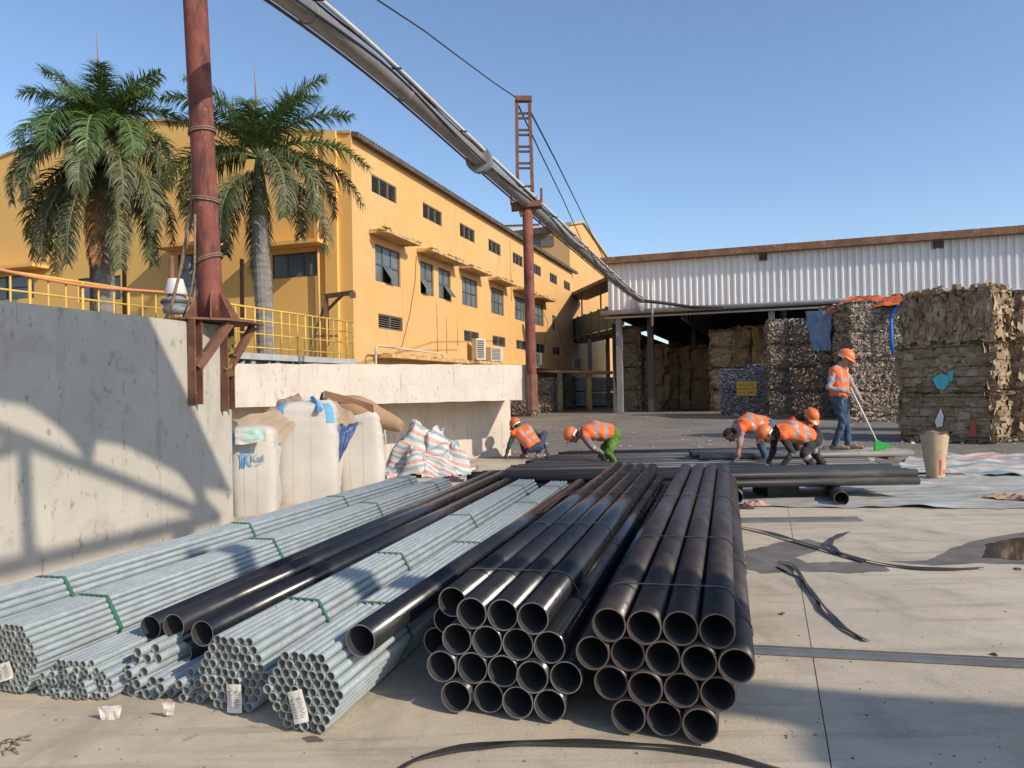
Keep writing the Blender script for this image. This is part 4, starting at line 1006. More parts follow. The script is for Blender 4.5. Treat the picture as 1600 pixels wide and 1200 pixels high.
# azimuth: 0 = to the right of the picture, 90 = away, 180 = left, 270 = towards the camera
f1 = [(15, 72, 108, 3.0, 'leaf'), (168, 72, 112, 3.0, 'leaf'), (100, 78, 60, 3.2, 'leaf'), (275, 72, 120, 2.9, 'leaf'), (340, 74, 95, 3.0, 'leaf'), (200, 76, 96, 3.0, 'leaf'), (40, 80, 55, 3.2, 'leaf'), (300, 80, 80, 3.0, 'leaf'), (185, 82, 62, 3.2, 'leaf'), (0, 80, 66, 3.2, 'leaf'), (140, 72, 70, 3.2, 'leaf'),
      (5, 50, 150, 3.2, 'leaf'), (188, 48, 146, 3.2, 'leaf'), (230, 48, 150, 3.5, 'leaf'), (320, 48, 148, 3.5, 'leaf'), (262, 52, 155, 3.6, 'leaf'), (290, 42, 145, 3.6, 'leaf'), (140, 38, 130, 3.4, 'leaf_old'), (70, 40, 130, 3.4, 'leaf_old'),
      (352, 26, 130, 3.6, 'leaf_old'), (190, 26, 130, 3.6, 'leaf_old'), (215, 8, 108, 4.0, 'leaf_old'), (285, 10, 112, 4.0, 'leaf_old'), (245, 5, 106, 4.1, 'leaf_old'), (312, 4, 104, 4.1, 'leaf_old'), (335, 0, 98, 4.1, 'leaf_old'), (178, 0, 98, 4.1, 'leaf_old'),
      (170, -18, 80, 4.1, 'leaf_old'), (15, -12, 86, 3.9, 'leaf_old'), (120, -20, 78, 3.9, 'leaf_old'), (228, -36, 60, 4.3, 'leaf_old'), (200, -28, 68, 4.3, 'leaf_old'), (345, -32, 64, 4.2, 'leaf_old'), (60, -30, 64, 4.0, 'leaf_old'), (258, -46, 48, 4.2, 'leaf_old'), (318, -46, 48, 4.3, 'leaf_old'), (190, -48, 46, 4.3, 'leaf_old'), (288, -60, 32, 3.9, 'leaf_dead'), (276, -66, 26, 3.7, 'leaf_dead')]
f1 = [(a_, e_, b_, L_ * 0.90, k_) for a_, e_, b_, L_, k_ in f1]
c1 = at(158, 222, 22.0); b1 = at(166, 500, 22.0); b1 = V((b1.x, b1.y, zd - 0.1))
palm(b1, c1, 'fuller left palm with many drooping old fronds and an orange dead one', f1, 0.27, 1, 3.4)
f2 = [(8, 60, 72, 3.3, 'leaf'), (172, 56, 70, 3.4, 'leaf'), (60, 76, 45, 3.3, 'leaf'), (330, 68, 85, 3.1, 'leaf'), (130, 72, 60, 3.2, 'leaf'), (212, 66, 82, 3.2, 'leaf'), (280, 74, 110, 2.7, 'leaf'), (190, 74, 55, 3.2, 'leaf'), (18, 76, 48, 3.4, 'leaf'),
      (355, 30, 80, 3.7, 'leaf'), (5, 16, 86, 3.7, 'leaf_old'), (185, 34, 112, 3.3, 'leaf'), (22, 18, 115, 3.3, 'leaf_old'), (335, 14, 120, 3.4, 'leaf_old'), (200, 20, 122, 3.3, 'leaf_old'), (225, 10, 116, 3.3, 'leaf_old'), (172, 10, 110, 3.6, 'leaf_old'), (310, 4, 112, 3.3, 'leaf_old'), (350, -6, 92, 3.6, 'leaf_old'), (250, -12, 90, 3.1, 'leaf_old'), (140, 0, 100, 3.4, 'leaf_old'), (70, 5, 105, 3.3, 'leaf_old'), (208, -36, 58, 3.4, 'leaf_old'), (110, -40, 56, 3.4, 'leaf_old')]
c2 = at(404, 247, 22.0); b2 = at(417, 530, 22.0); b2 = V((b2.x, b2.y, zd - 0.1))
palm(b2, c2, 'right palm with a bare grey trunk and green crownshaft', f2, 0.25, 2, 3.0)
# ================================================================== STEEL PIPES
def pipe_mesh(name, r, L, wall, mats, n=20):
    """hollow pipe along +Y from the origin; materials: outside, bore, cut edge"""
    mb = MB(); ri = r - wall
    def ring(rad, y): return [V((rad * math.cos(2 * math.pi * k / n), y, rad * math.sin(2 * math.pi * k / n))) for k in range(n)]
    b = 0
    mb.v = [tuple(p) for p in ring(r, 0) + ring(r, L) + ring(ri, 0) + ring(ri, L)]
    for k in range(n):
        k2 = (k + 1) % n
        mb.f.append((k, k2, n + k2, n + k)); mb.m.append(0); mb.sm.append(True)
        mb.f.append((2 * n + k2, 2 * n + k, 3 * n + k, 3 * n + k2)); mb.m.append(1); mb.sm.append(True)
        mb.f.append((k2, k, 2 * n + k, 2 * n + k2)); mb.m.append(2); mb.sm.append(False)
        mb.f.append((n + k, n + k2, 3 * n + k2, 3 * n + k)); mb.m.append(2); mb.sm.append(False)
    return mb.mesh(name, mats)
GAL = [MT['galv'], MT['galv_in'], MT['galv']]
BLK = [MT['black_gloss'], MT['black_in'], MT['pipe_rim_bright']]
RST = [MT['black_rust'], MT['black_in'], MT['pipe_rim']]
def hull(pts):
    pts = sorted(set((round(p[0], 5), round(p[1], 5)) for p in pts))
    def half(ps):
        h = []
        for p in ps:
            while len(h) > 1 and (h[-1][0] - h[-2][0]) * (p[1] - h[-2][1]) - (h[-1][1] - h[-2][1]) * (p[0] - h[-2][0]) <= 0: h.pop()
            h.append(p)
        return h
    a = half(pts); b = half(pts[::-1]); return a[:-1] + b[:-1]
class Axis:
    """frame of a row of parallel pipes: near point on the ground, far point on the ground"""
    def __init__(s, near, far, slope=0.0):
        s.o = V((near[0], near[1], 0)); s.d = V((far[0] - near[0], far[1] - near[1], 0)).normalized()
        s.u = V((s.d.y, -s.d.x, 0)); s.az = math.atan2(-s.d.x, s.d.y); s.sl = slope
    def M(s, u, v, back=0.0, yaw=0.0, roll=0.0):
        p = s.o + s.u * u + s.d * back + UP * v
        return p, Matrix.Rotation(s.az + yaw, 4, 'Z') @ Matrix.Rotation(s.sl, 4, 'X') @ Matrix.Rotation(roll, 4, 'Y')
def bundle(name, label, cat, ax, mesh, r, centres, straps=(), smat='strap_green', jitter=0.02, group=None, yawj=0.0, strap_w=0.03, drops=()):
    t = thing(name, label, cat, tuple(ax.o), group)
    for i, c in enumerate(centres):
        back = (c[2] if len(c) > 2 else 0.0) + random.uniform(0, jitter)
        p, Mr = ax.M(c[0], c[1], back, random.uniform(-yawj, yawj), random.uniform(0, 6))
        inst('pipe', mesh, t, Matrix.Translation(p - ax.o) @ Mr)
    for sdist in straps:
        pts = []
        for c in centres:
            for k in range(16):
                q = 2 * math.pi * k / 16; pts.append((c[0] + (r + 0.003) * math.cos(q), c[1] + (r + 0.003) * math.sin(q)))
        h = hull(pts); mb = MB(); base = 0; n = len(h)
        sk = random.uniform(-0.03, 0.03)
        for (pu, pv) in h:
            for w_ in (-strap_w / 2, strap_w / 2):
                p = ax.o + ax.u * pu + ax.d * (sdist + w_ + sk * pu * 3) + UP * (pv + ax.sl * sdist)
                mb.v.append(tuple(p))
        cu = sum(q[0] for q in h) / n; cv = sum(q[1] for q in h) / n
        for (pu, pv) in h:
            du, dv = pu - cu, pv - cv; l_ = math.hypot(du, dv); 
            for w_ in (-strap_w / 2, strap_w / 2):
                p = ax.o + ax.u * (pu + du / l_ * 0.003) + ax.d * (sdist + w_ + sk * pu * 3) + UP * (pv + dv / l_ * 0.003 + ax.sl * sdist)
                mb.v.append(tuple(p))
        for k in range(n):
            k2 = (k + 1) % n
            for f in ((2 * n + 2 * k, 2 * n + 2 * k2, 2 * n + 2 * k2 + 1, 2 * n + 2 * k + 1), (2 * k, 2 * k2, 2 * n + 2 * k2, 2 * n + 2 * k), (2 * k + 1, 2 * n + 2 * k + 1, 2 * n + 2 * k2 + 1, 2 * k2 + 1)):
                mb.f.append(f); mb.m.append(0); mb.sm.append(False)
        mb.build('strap', MT[smat], t)
    return t
def hexa_rows(rows, pitch, u0=0.0, v0=0.0):
    out = []; nr = len(rows)
    for j, n in enumerate(rows):                      # bottom row first
        for i in range(n): out.append((u0 + (i - (n - 1) / 2) * pitch, v0 + pitch / 2 + j * pitch * 0.866))
    return out
HEX61 = [5, 6, 7, 8, 9, 8, 7, 6, 5]

# --- black stack, right
rB = 0.0715
mR = pipe_mesh('pipe', rB, 5.95, 0.006, RST, 32)
axR = Axis((0.60, 3.00), (0.60 + 1.67, 3.0 + 5.71))
p2 = 2 * rB + 0.002
rowsR = []
def px_row(ax, pts, r_, back=0.0):
    out = []
    for (x, y) in pts:
        q = plane_at(x, y, ax.o + ax.d * back, V((0, 1, 0)) if False else ax.d)
        u = (q - ax.o).dot(ax.u); out.append((u, q.z))
    return out
base_R = px_row(axR, [(979, 1128), (1035, 1131), (1092, 1134.5)], rB)
uR = base_R[1][0] + 0.004
cR = hexa_rows([3], p2, uR, 0.012) + [(u, v) for u, v in hexa_rows([4], p2, uR, 0.012 + p2 * 0.866)] + hexa_rows([5], p2, uR - 0.5 * p2 + p2 * 0.5, 0.012 + 2 * p2 * 0.866) + hexa_rows([4], p2, uR, 0.012 + 3 * p2 * 0.866)
bundle('black_pipe_stack', 'banded stack of rust-tinged black steel pipes, right stack', 'pipe stack', axR, mR, rB, cR, straps=(0.42, 1.55, 3.3, 5.2), smat='strap_black', jitter=0.05, strap_w=0.016, yawj=0.0012)
# --- black stack, left, glossier
mL = pipe_mesh('pipe', rB * 0.985, 5.95, 0.005, BLK, 32)
axL = Axis((-0.06, 3.22), (-0.06 + 1.61, 3.22 + 5.73))
p3 = 2 * rB * 0.985 + 0.002
bl = px_row(axL, [(707, 1111), (757.6, 1115), (809, 1117), (861, 1121)], rB)
uL = sum(q[0] for q in bl) / 4
cL = hexa_rows([4], p3, uL, 0.012) + hexa_rows([5], p3, uL, 0.012 + p3 * 0.866)
r3 = 0.012 + 2 * p3 * 0.866; r4 = 0.012 + 3 * p3 * 0.866
cL += [(u, v) for u, v in hexa_rows([4], p3, uL, r3)] + [(u, v) for u, v in hexa_rows([3], p3, uL + p3 * 0.02, r4)]
uE = uL - 2.5 * p3
cL += [(uE - 0.5 * p3, 0.012 + p3 * 0.866 + p3 * 0.5, 0.30), (uE, r3 + p3 * 0.5, 0.26), (uE + p3, r3 + p3 * 0.5 + 0.001, 0.22), (uE - 0.0 * p3, r3 + p3 * 1.366, 0.5), (uE + 0.5 * p3, r4 + p3 * 0.5, 0.16)]
# drop those that coincide with others
cc = []
for c in cL:
    if all(math.hypot(c[0] - k[0], c[1] - k[1]) > p3 * 0.93 for k in cc): cc.append(c)
bundle('black_pipe_stack', 'banded stack of glossy black steel pipes, left stack', 'pipe stack', axL, mL, rB * 0.985, cc, straps=(0.55, 1.9, 3.4, 4.9), smat='strap_black', jitter=0.05, strap_w=0.016, yawj=0.0012)

# --- galvanised hexagonal bundles
rG = 0.0208; pG = 0.0421
mG = pipe_mesh('pipe', rG, 5.9, 0.003, GAL, 16)
axA = Axis((-0.915, 3.14), (-0.915 + 1.45, 3.14 + 5.7))
bundle('pipe_bundle', 'hexagonal bundle of galvanised pipes beside the black stacks, with tilted paper tag', 'pipe bundle', axA, mG, rG, hexa_rows(HEX61, pG, 0, 0.01), straps=(0.75, 2.3, 4.2, 5.4), jitter=0.018, strap_w=0.022, group='galvanised pipe bundles')
axB = Axis((-1.30, 3.36), (-1.30 + 1.45, 3.36 + 5.7))
bundle('pipe_bundle', 'hexagonal bundle of galvanised pipes, second from right, with upright paper tag', 'pipe bundle', axB, mG, rG, hexa_rows(HEX61, pG, 0, 0.01), straps=(0.62, 1.75, 3.3, 5.3), jitter=0.018, strap_w=0.022, group='galvanised pipe bundles')
rS = 0.0168; pS = 0.0342
mS = pipe_mesh('pipe', rS, 5.95, 0.0028, GAL, 14)
HEX91 = [6, 7, 8, 9, 10, 11, 10, 9, 8, 7, 6]
axE = Axis((-2.50, 3.62), (-0.93, 9.30))
bundle('pipe_bundle', 'hexagonal bundle of thin galvanised pipes at the left edge, cut by the frame', 'pipe bundle', axE, mS, rS, hexa_rows(HEX91, pS, 0, 0.01), straps=(0.52, 2.1, 3.9, 5.5), jitter=0.012, strap_w=0.024, group='galvanised pipe bundles')
axF = Axis((-3.02, 4.02), (-1.36, 9.75))
bundle('pipe_bundle', 'galvanised pipe bundle nearest the grey wall, farthest left', 'pipe bundle', axF, mG, rG, hexa_rows(HEX61, pG, 0, 0.01), straps=(0.55, 2.4, 4.0, 5.7), jitter=0.02, strap_w=0.024, group='galvanised pipe bundles')
# --- low loose heap of thin pipes
axD = Axis((-2.14, 3.50), (-0.62, 9.15))
hd = hexa_rows([11, 12, 11, 10, 8, 6], pS, 0, 0.006)
hd = [(u + random.uniform(-0.002, 0.002), v, random.uniform(0, 0.05) + (0.04 if u > 0.1 else 0)) for u, v in hd]
bundle('pipe_bundle', 'low flattened bundle of thin galvanised pipes beside the left edge bundle', 'pipe bundle', axD, mS, rS, hd, straps=(1.9, 4.0), jitter=0.02, yawj=0.002, group='galvanised pipe bundles')
# --- loose mid sized pipes with ragged ends
rM = 0.0242; pM = 0.0492
mM = pipe_mesh('pipe', rM, 5.8, 0.0032, GAL, 16)
axC = Axis((-1.80, 3.50), (-0.32, 9.1))
hc = hexa_rows([6, 6], pM, 0.0, 0.006) + [q for q in hexa_rows([5, 4, 3], pM, -0.02, 0.006 + 2 * pM * 0.866) if q[0] < 0.02]
hc = [(u + random.uniform(-0.004, 0.004), v, random.uniform(0, 0.06) + 0.10 * max(0, v - 0.1) / 0.1 * random.random()) for u, v in hc]
bundle('pipe_bundle', 'loose ragged heap of thicker galvanised pipes under the three black pipes', 'pipe bundle', axC, mM, rM, hc, straps=(), jitter=0.05, yawj=0.004, group='galvanised pipe bundles')
axC2 = Axis((-1.545, 3.42), (-1.545 + 1.46, 3.42 + 5.65))
hc = [(u, v, random.uniform(0, 0.08)) for u, v in hexa_rows([3, 4, 3, 2], pG, 0.0, 0.006)]
bundle('pipe_bundle', 'small loose row of galvanised pipes squeezed left of the tagged bundle', 'pipe bundle', axC2, mG, rG, hc, straps=(), jitter=0.05, yawj=0.003, group='galvanised pipe bundles')

# --- loose black pipes lying on the galvanised ones
rP = 0.0640
mP = pipe_mesh('black_pipe', rP, 6.05, 0.0045, BLK, 32)
def loose(p0, p1, label):
    d = (p1 - p0).normalized()
    q = d.to_track_quat('Y', 'Z').to_matrix().to_4x4()
    o = bpy.data.objects.new('black_pipe', mP); COL.objects.link(o); o.matrix_world = Matrix.Translation(p0) @ q
    tag(o, label, 'pipe', 'loose black pipes')
d0 = V((0.262, 0.965, 0))
def on_px(x, y, Y): return at(x, y, Y)
mP1 = mP; mP = pipe_mesh('black_pipe', 0.0705, 5.95, 0.0045, BLK, 32)
loose(on_px(563, 1001, 3.24), on_px(906, 757, 9.0), 'single black pipe lying on the bundle left of the glossy stack')
mP = mP1
loose(on_px(316, 990, 3.66), on_px(806, 748, 9.6), 'front black pipe of the three lying among the galvanised bundles')
loose(on_px(271, 979, 3.76), on_px(790, 741, 9.75), 'middle black pipe of the three lying among the galvanised bundles')
loose(on_px(235, 981, 3.86), on_px(776, 739, 9.85), 'rear black pipe of the three lying among the galvanised bundles')
loose(on_px(283, 1020, 3.80), on_px(792, 756, 9.8), 'lowest black pipe tucked under the three among the galvanised bundles')

# --- paper tags
def paper_tag(c, w, h, roll, ax, label, name='paper_tag'):
    M = Matrix.Rotation(ax.az, 3, 'Z') @ Matrix.Rotation(R(-6), 3, 'X') @ Matrix.Rotation(roll, 3, 'Y')
    t = thing(name, label, 'tag', tuple(c))
    mb = MB()
    def pf(u, v): return c + M @ V(((u - .5) * w, -0.006 * math.sin(u * 3.1) + 0.004 * math.sin(v * 5), (v - .5) * h))
    mb.grid(pf, 8, 10); mb.grid(lambda u, v: pf(u, v) + M @ V((0, 0.0006, 0)), 8, 10); mb.build('sheet', MT['paper'], t)
    mb = MB(); rr = random.Random(4)
    for k in range(13):
        z = 0.40 - k * 0.062; x0 = -0.42; 
        segs = [(x0, x0 + rr.uniform(0.2, 0.3)), (0.02 + rr.uniform(0, .1), rr.uniform(0.25, 0.42))] if k > 2 else [(-0.38 + 0.1 * k, 0.3)]
        for s0, s1 in segs:
            pts = [pf(s0 + .5, z + .5), pf(s1 + .5, z + .5), pf(s1 + .5, z + .5 + (0.022 if k != 3 else 0.04)), pf(s0 + .5, z + .5 + (0.022 if k != 3 else 0.04))]
            mb.add([p + M @ V((0, -0.0012, 0)) for p in pts], [(0, 1, 2, 3)])
    mb.build('print', MT['ink'], t)
c = plane_at(366, 1091, axB.o - axB.d * 0.012, axB.d); paper_tag(c, 0.075, 0.125, R(-3), axB, 'upright paper tag on the second bundle of galvanised pipes')
c = plane_at(466, 1104, axA.o - axA.d * 0.012, axA.d); paper_tag(c, 0.070, 0.135, R(-16), axA, 'tilted paper tag on the bundle beside the black stacks')
c = plane_at(6, 1050, axE.o - axE.d * 0.012, axE.d); paper_tag(c, 0.10, 0.085, R(-18), axE, 'paper tag cut off by the left edge of the picture')
def scrap(px, py, Y, s, lab, m='paper'):
    c = at(px, py, Y); mb = MB()
    def sf(u, v):
        x = (u - .5) * s; z = (v - .5) * s * 1.1
        return c + V((x * (0.6 + 0.5 * v), 0.10 * s * mnoise.noise(V((u * 3, v * 3, px))) - 0.05 - 0.2 * z, z + 0.12 * s * mnoise.noise(V((u * 4, v * 4, py)))))
    mb.grid(sf, 9, 9, smooth=False); tag(mb.build('torn_paper', MT[m], None, tuple(c)), lab, 'paper')
scrap(182, 1113, 3.36, 0.10, 'torn white paper hanging from the low flattened bundle')
scrap(272, 1100, 3.36, 0.055, 'small torn white paper hanging from the ragged heap of pipes')

# ================================================================== BLACK TUBES LAID OUT WHERE THE MEN WORK
rT = 0.052
mT = pipe_mesh('black_tube', rT, 5.95, 0.004, [MT['tube_black'], MT['black_in'], MT['pipe_rim']], 16)
mTd = pipe_mesh('black_tube', rT, 5.95, 0.004, [MT['tube_dusty'], MT['black_in'], MT['pipe_rim']], 16)
mTs = pipe_mesh('black_tube', rT, 3.7, 0.004, [MT['tube_dusty'], MT['black_in'], MT['pipe_rim']], 16)
mF = pipe_mesh('black_tube', rT, 5.50, 0.004, [MT['tube_black'], MT['black_in'], MT['pipe_rim']], 18)
rQ = 0.062
mQ = pipe_mesh('black_tube', rQ, 5.72, 0.004, [MT['tube_black'], MT['black_in'], MT['pipe_rim']], 20)
drow = V((1, -0.02, 0)).normalized()
def rowpipe(x0, y, z, mesh, yaw, label, group):
    o = bpy.data.objects.new('black_tube', mesh); COL.objects.link(o)
    o.matrix_world = Matrix.Translation((x0, y, z)) @ Matrix.Rotation(-math.pi / 2 + yaw, 4, 'Z')
    tag(o, label, 'tube', group)
# dunnage pipes running away under the front row
mD = pipe_mesh('support_pipe', 0.083, 2.3, 0.006, [MT['black_rust'], MT['black_in'], MT['pipe_rim']], 28)
for (px, py, Y, lab) in ((1315, 776, 8.75, 'short thick pipe supporting the front tubes, right one with open end showing'), (1150, 772, 9.0, 'short thick pipe supporting the front tubes, hidden left one')):
    p = at(px, py, Y); o = bpy.data.objects.new('support_pipe', mD); COL.objects.link(o)
    o.matrix_world = Matrix.Translation((p.x, p.y, 0.087)) @ Matrix.Rotation(R(-17), 4, 'Z'); tag(o, lab, 'pipe', 'support pipes')
p = at(1250, 770, 9.3); mb = MB(); mb.box((p.x - 0.15, 9.75, 0.08), (0.42, 0.5, 0.16), R(4)); mb.box((p.x - 0.13, 9.7, 0.16), (0.36, 0.4, 0.012), R(3))
tag(mb.build('timber_block', MT['steel_dark'], None, (p.x, 9.6, 0)), 'dark timber block under the front tubes', 'block')
mb = MB(); mb.box((-0.1, 9.55, 0.084), (0.2, 1.1, 0.168), 0); mb.box((-0.1, 9.55, 0.158), (0.16, 1.0, 0.024), 0.02)
tag(mb.build('timber_block', MT['wood'], None, (-0.1, 9.5, 0)), 'timber block under the left end of the front tubes', 'block')
k = 0
for i in range(8):
    y = 9.22 + i * 0.106; x0 = at(730, 745, 9.2).x + random.uniform(-0.04, 0.16)
    rowpipe(x0, y, 0.172 + rT, mF, random.uniform(-0.004, 0.004), ['frontmost', 'second', 'third', 'fourth', 'fifth', 'sixth', 'seventh', 'rearmost'][i] + ' black tube in the lower course of the raised front row', 'raised front tubes')
    if i < 7: rowpipe(x0 + random.uniform(-0.05, 0.06), y + 0.053, 0.172 + 2.73 * rT, mF, random.uniform(-0.003, 0.003), ['frontmost', 'second', 'third', 'fourth', 'fifth', 'sixth', 'rearmost'][i] + ' black tube in the upper course of the raised front row', 'raised front tubes')
for i in range(0):
    y = 9.36 + i * 0.15; x0 = at(760, 738, 9.3).x + random.uniform(-0.1, 0.4)
    rowpipe(x0 - 0.25, y, 0.222 + 3 * rQ - 0.02, mT, random.uniform(-0.004, 0.004), 'black tube lying on the raised front row', 'upper front tubes')
# flat layer on the ground behind
y = 10.55; i = 0
while y < 14.3:
    x0 = (0.0 if y < 12 else 0.55) + random.uniform(-0.25, 0.35)
    xl = at(745 + (y - 10.5) * 32, 720, y).x + random.uniform(-0.12, 0.12)
    rowpipe(xl, y, 0.075 + rT, mT if (i * 7) % 5 < 2 else mTd, random.uniform(-0.006, 0.006), 'dusty black tube in the layer spread flat behind the front row', 'flat tube layer')
    y += random.choice((0.107, 0.107, 0.108, 0.110, 0.118)); i += 1
# raised pack under the standing man
for i in range(9):
    yy = 12.72 + i * 0.108
    rowpipe(3.25 + random.uniform(-0.08, 0.08), yy, 0.228, mTs, random.uniform(-0.004, 0.004), 'pale dusty tube in the raised pack under the standing man', 'raised pack tubes')
for ib, xx in enumerate((3.7, 5.0, 6.5)):
    mb = MB(); mb.box((xx, 13.15, 0.155), (0.12, 1.0, 0.04)); mb.box((xx, 13.15, 0.137), (0.10, 0.96, 0.012))
    tag(mb.build('timber_batten', MT['wood'], None, (xx, 13.1, 0.13)), ['left', 'middle', 'right'][ib] + ' timber batten under the raised tube pack', 'batten', 'battens under tubes')
yb = at(1100, 697, 14.6).y
for i in range(3):
    rowpipe(at(872, 700, 14.6).x + 0.1 * i, 14.5 + 0.12 * i, 0.10 + rT, mT, 0.004, ['nearest', 'middle', 'farthest'][i] + ' of three black tubes along the far edge of the layer', 'far edge tubes')
# ================================================================== BULK BAGS
def bulk_bag(cx, cy, w, dpt, h, rz, label, seed, blue=True, lean=0.0):
    t = thing('bulk_bag', label, 'bulk bag', (cx, cy, 0), 'white bulk bags by the dock')
    M = Matrix.Rotation(rz, 3, 'Z'); c = V((cx, cy, 0)); mb = MB(); nu, nv = 72, 44
    def bf(u, v):
        q = 2 * math.pi * u; z = v
        cs, sn = math.cos(q), math.sin(q)
        e = 0.34                                   # squarish section
        k = (abs(cs) ** (2 / e) + abs(sn) ** (2 / e)) ** (-e / 2) if True else 1
        bul = 1.0 + 0.09 * math.sin(math.pi * min(1, v * 1.15)) ** 0.7 - 0.03 * v
        top = 1 - 0.22 * max(0, (v - 0.9) / 0.1) ** 2
        rad = k * bul * top
        x = cs * rad * w / 2; y = sn * rad * dpt / 2
        wr = 0.007 * mnoise.noise(V((x * 2.5 + seed, y * 2.5, z * 34))) * (3.0 if 0.70 < v < 0.97 else 0.9)
        wr += 0.026 * mnoise.noise(V((x * 4 + seed, y * 4, z * 3.2))) + 0.010 * mnoise.noise(V((x * 11 + seed, y * 11, z * 5)))
        p = V((x * (1 + wr * 3), y * (1 + wr * 3) + wr, h * v + 0.06 * v ** 3 * mnoise.noise(V((x * 4, y * 4, seed)))))
        p.x += lean * v
        return c + M @ p
    mb.grid(bf, nu, nv)
    tc = len(mb.v); mb.v.append(tuple(c + M @ V((lean, 0, h * 1.0 + 0.03))))
    for i in range(nu): mb.f.append((nv * (nu + 1) + i, nv * (nu + 1) + i + 1, tc)); mb.m.append(0); mb.sm.append(True)
    body = mb.build('bag_body', MT['bag'], t)
    if blue:
        for uu in ((0.64, 0.86) if w > 0.6 else (0.62,)):
            mb = MB(); 
            def lf(u, v, uu=uu):
                p = V(bf(uu + (u - .5) * 0.035, 0.80 + 0.19 * v)); n_ = (p - c); n_.z = 0; return p + n_.normalized() * 0.006
            mb.grid(lf, 3, 8); mb.build('lift_loop', MT['bag_blue'], t)
    for uu in (0.70, 0.78):                        # vertical seams
        mb = MB()
        def sf(u, v, uu=uu):
            p = V(bf(uu + (u - .5) * 0.006, 0.02 + 0.93 * v)); n_ = (p - c); n_.z = 0; return p + n_.normalized() * 0.004
        mb.grid(sf, 1, 30); mb.build('seam', MT['bag'], t)
    return t, bf
b1 = at(386, 740, 8.75)
t1, bf1 = bulk_bag(b1.x - 0.02, b1.y + 0.36, 0.52, 0.68, 1.05, R(14), 'white bulk bag with blue printed letters, nearest the grey wall', 1)
b2_ = at(471, 700, 9.7)
t2_, bf2 = bulk_bag(b2_.x, b2_.y + 0.32, 0.80, 0.78, 1.32, R(10), 'tallest white bulk bag, middle of the three', 2)
b3_ = at(557, 700, 10.6)
t3_, bf3 = bulk_bag(b3_.x, b3_.y + 0.3, 0.66, 0.74, 1.16, R(8), 'white bulk bag beside the striped tarpaulin', 3, blue=False)
# printed emblem and letters on the first bag: flat print lying on the fabric
def bag_face(bf, x, y, c, Ypl):
    """point on the bag's front seen at x, y"""
    best = None
    for i in range(121):
        for v in range(61):
            p = V(bf(0.55 + 0.4 * i / 120, v / 60)); qx, qy = px_of(p); d_ = (qx - x) ** 2 + (qy - y) ** 2
            if best is None or d_ < best[0]: best = (d_, p)
    return best[1]
oz = bag_face(bf1, 393, 716, None, None); ox = V((math.cos(R(14)), math.sin(R(14)), 0)); on = V((math.sin(R(14)), -math.cos(R(14)), 0))
ppm = FPX / oz.y
def bagpt(x, y): return oz + ox * ((x - 393) / ppm) + UP * ((716 - y) / ppm) + on * 0.022
def ribbon(pts, w, name, m, par):
    mb = MB()
    for i in range(len(pts) - 1):
        p, q = V(pts[i]), V(pts[i + 1]); d = (q - p).normalized(); s_ = d.cross(on).normalized() * w / 2
        mb.prism([p - s_, q - s_, q + s_, p + s_], on * 0.002)
    return mb.build(name, MT[m], par)
for k in range(3):
    x = 376.5 + 3.0 * k
    ribbon([bagpt(x, 706), bagpt(x + 1.8, 713), bagpt(x + 1.8, 722), bagpt(x + 0.5, 730)], 0.012, 'printed_emblem', 'logo', t1)
    ribbon([bagpt(393 + 1.5 * k, 703 + 1.0 * k), bagpt(385.5 + 1.6 * k, 711), bagpt(385 + 1.6 * k, 718), bagpt(388.5 + 1.6 * k, 725), bagpt(393 + 1.2 * k, 728 - k)], 0.005, 'printed_emblem', 'logo', t1)
def text_mesh(s_, size, font_shear=0.0):
    cu = bpy.data.curves.new('lettering', 'FONT'); cu.body = s_; cu.size = size; cu.align_x = 'CENTER'; cu.extrude = 0.0015
    o = bpy.data.objects.new('lettering', cu); COL.objects.link(o)
    dg = bpy.context.evaluated_depsgraph_get(); me = bpy.data.meshes.new_from_object(o.evaluated_get(dg))
    bpy.data.objects.remove(o); return me
def place_text(s_, size, c, xdir, zdir, m, par, name='lettering'):
    me = text_mesh(s_, size); me.materials.clear(); me.materials.append(MT[m])
    ndir = xdir.cross(zdir)
    M = Matrix((xdir, zdir, ndir)).transposed().to_4x4(); M.translation = c - wloc(par)
    o = bpy.data.objects.new(name, me); COL.objects.link(o); o.parent = par; o.matrix_local = M
    return o
place_text('Kal', 0.125, bagpt(402.5, 721.0), (ox + UP * 0.06).normalized(), UP, 'logo_grey', t1)
ribbon([bagpt(398, 726.5), bagpt(403, 726), bagpt(407, 724)], 0.006, 'printed_emblem', 'logo', t1)
# folded flap over the first bag
mb = MB()
pA = [V(bf1(0.56, 0.97)), V(bf1(0.95, 0.97))]
def ff(u, v):
    p = at(367 + 48 * u, 668 + 4 * u + (28 - 10 * u) * v, 8.62 + 0.1 * (1 - v)); p.y += 0.03 * mnoise.noise(V((u * 4, v * 4, 1))); p.z += 0.02 * mnoise.noise(V((u * 5, v * 5, 4))); return p
mb.grid(ff, 14, 10, mfn=lambda i, j: 1 if 3 < i < 13 and j < 7 else 0); mb.grid(lambda u, v: ff(u, v) + V((0, 0.006, 0)), 14, 10)
mb.build('folded_flap', [MT['bag'], MT['bag_mint']], t1)

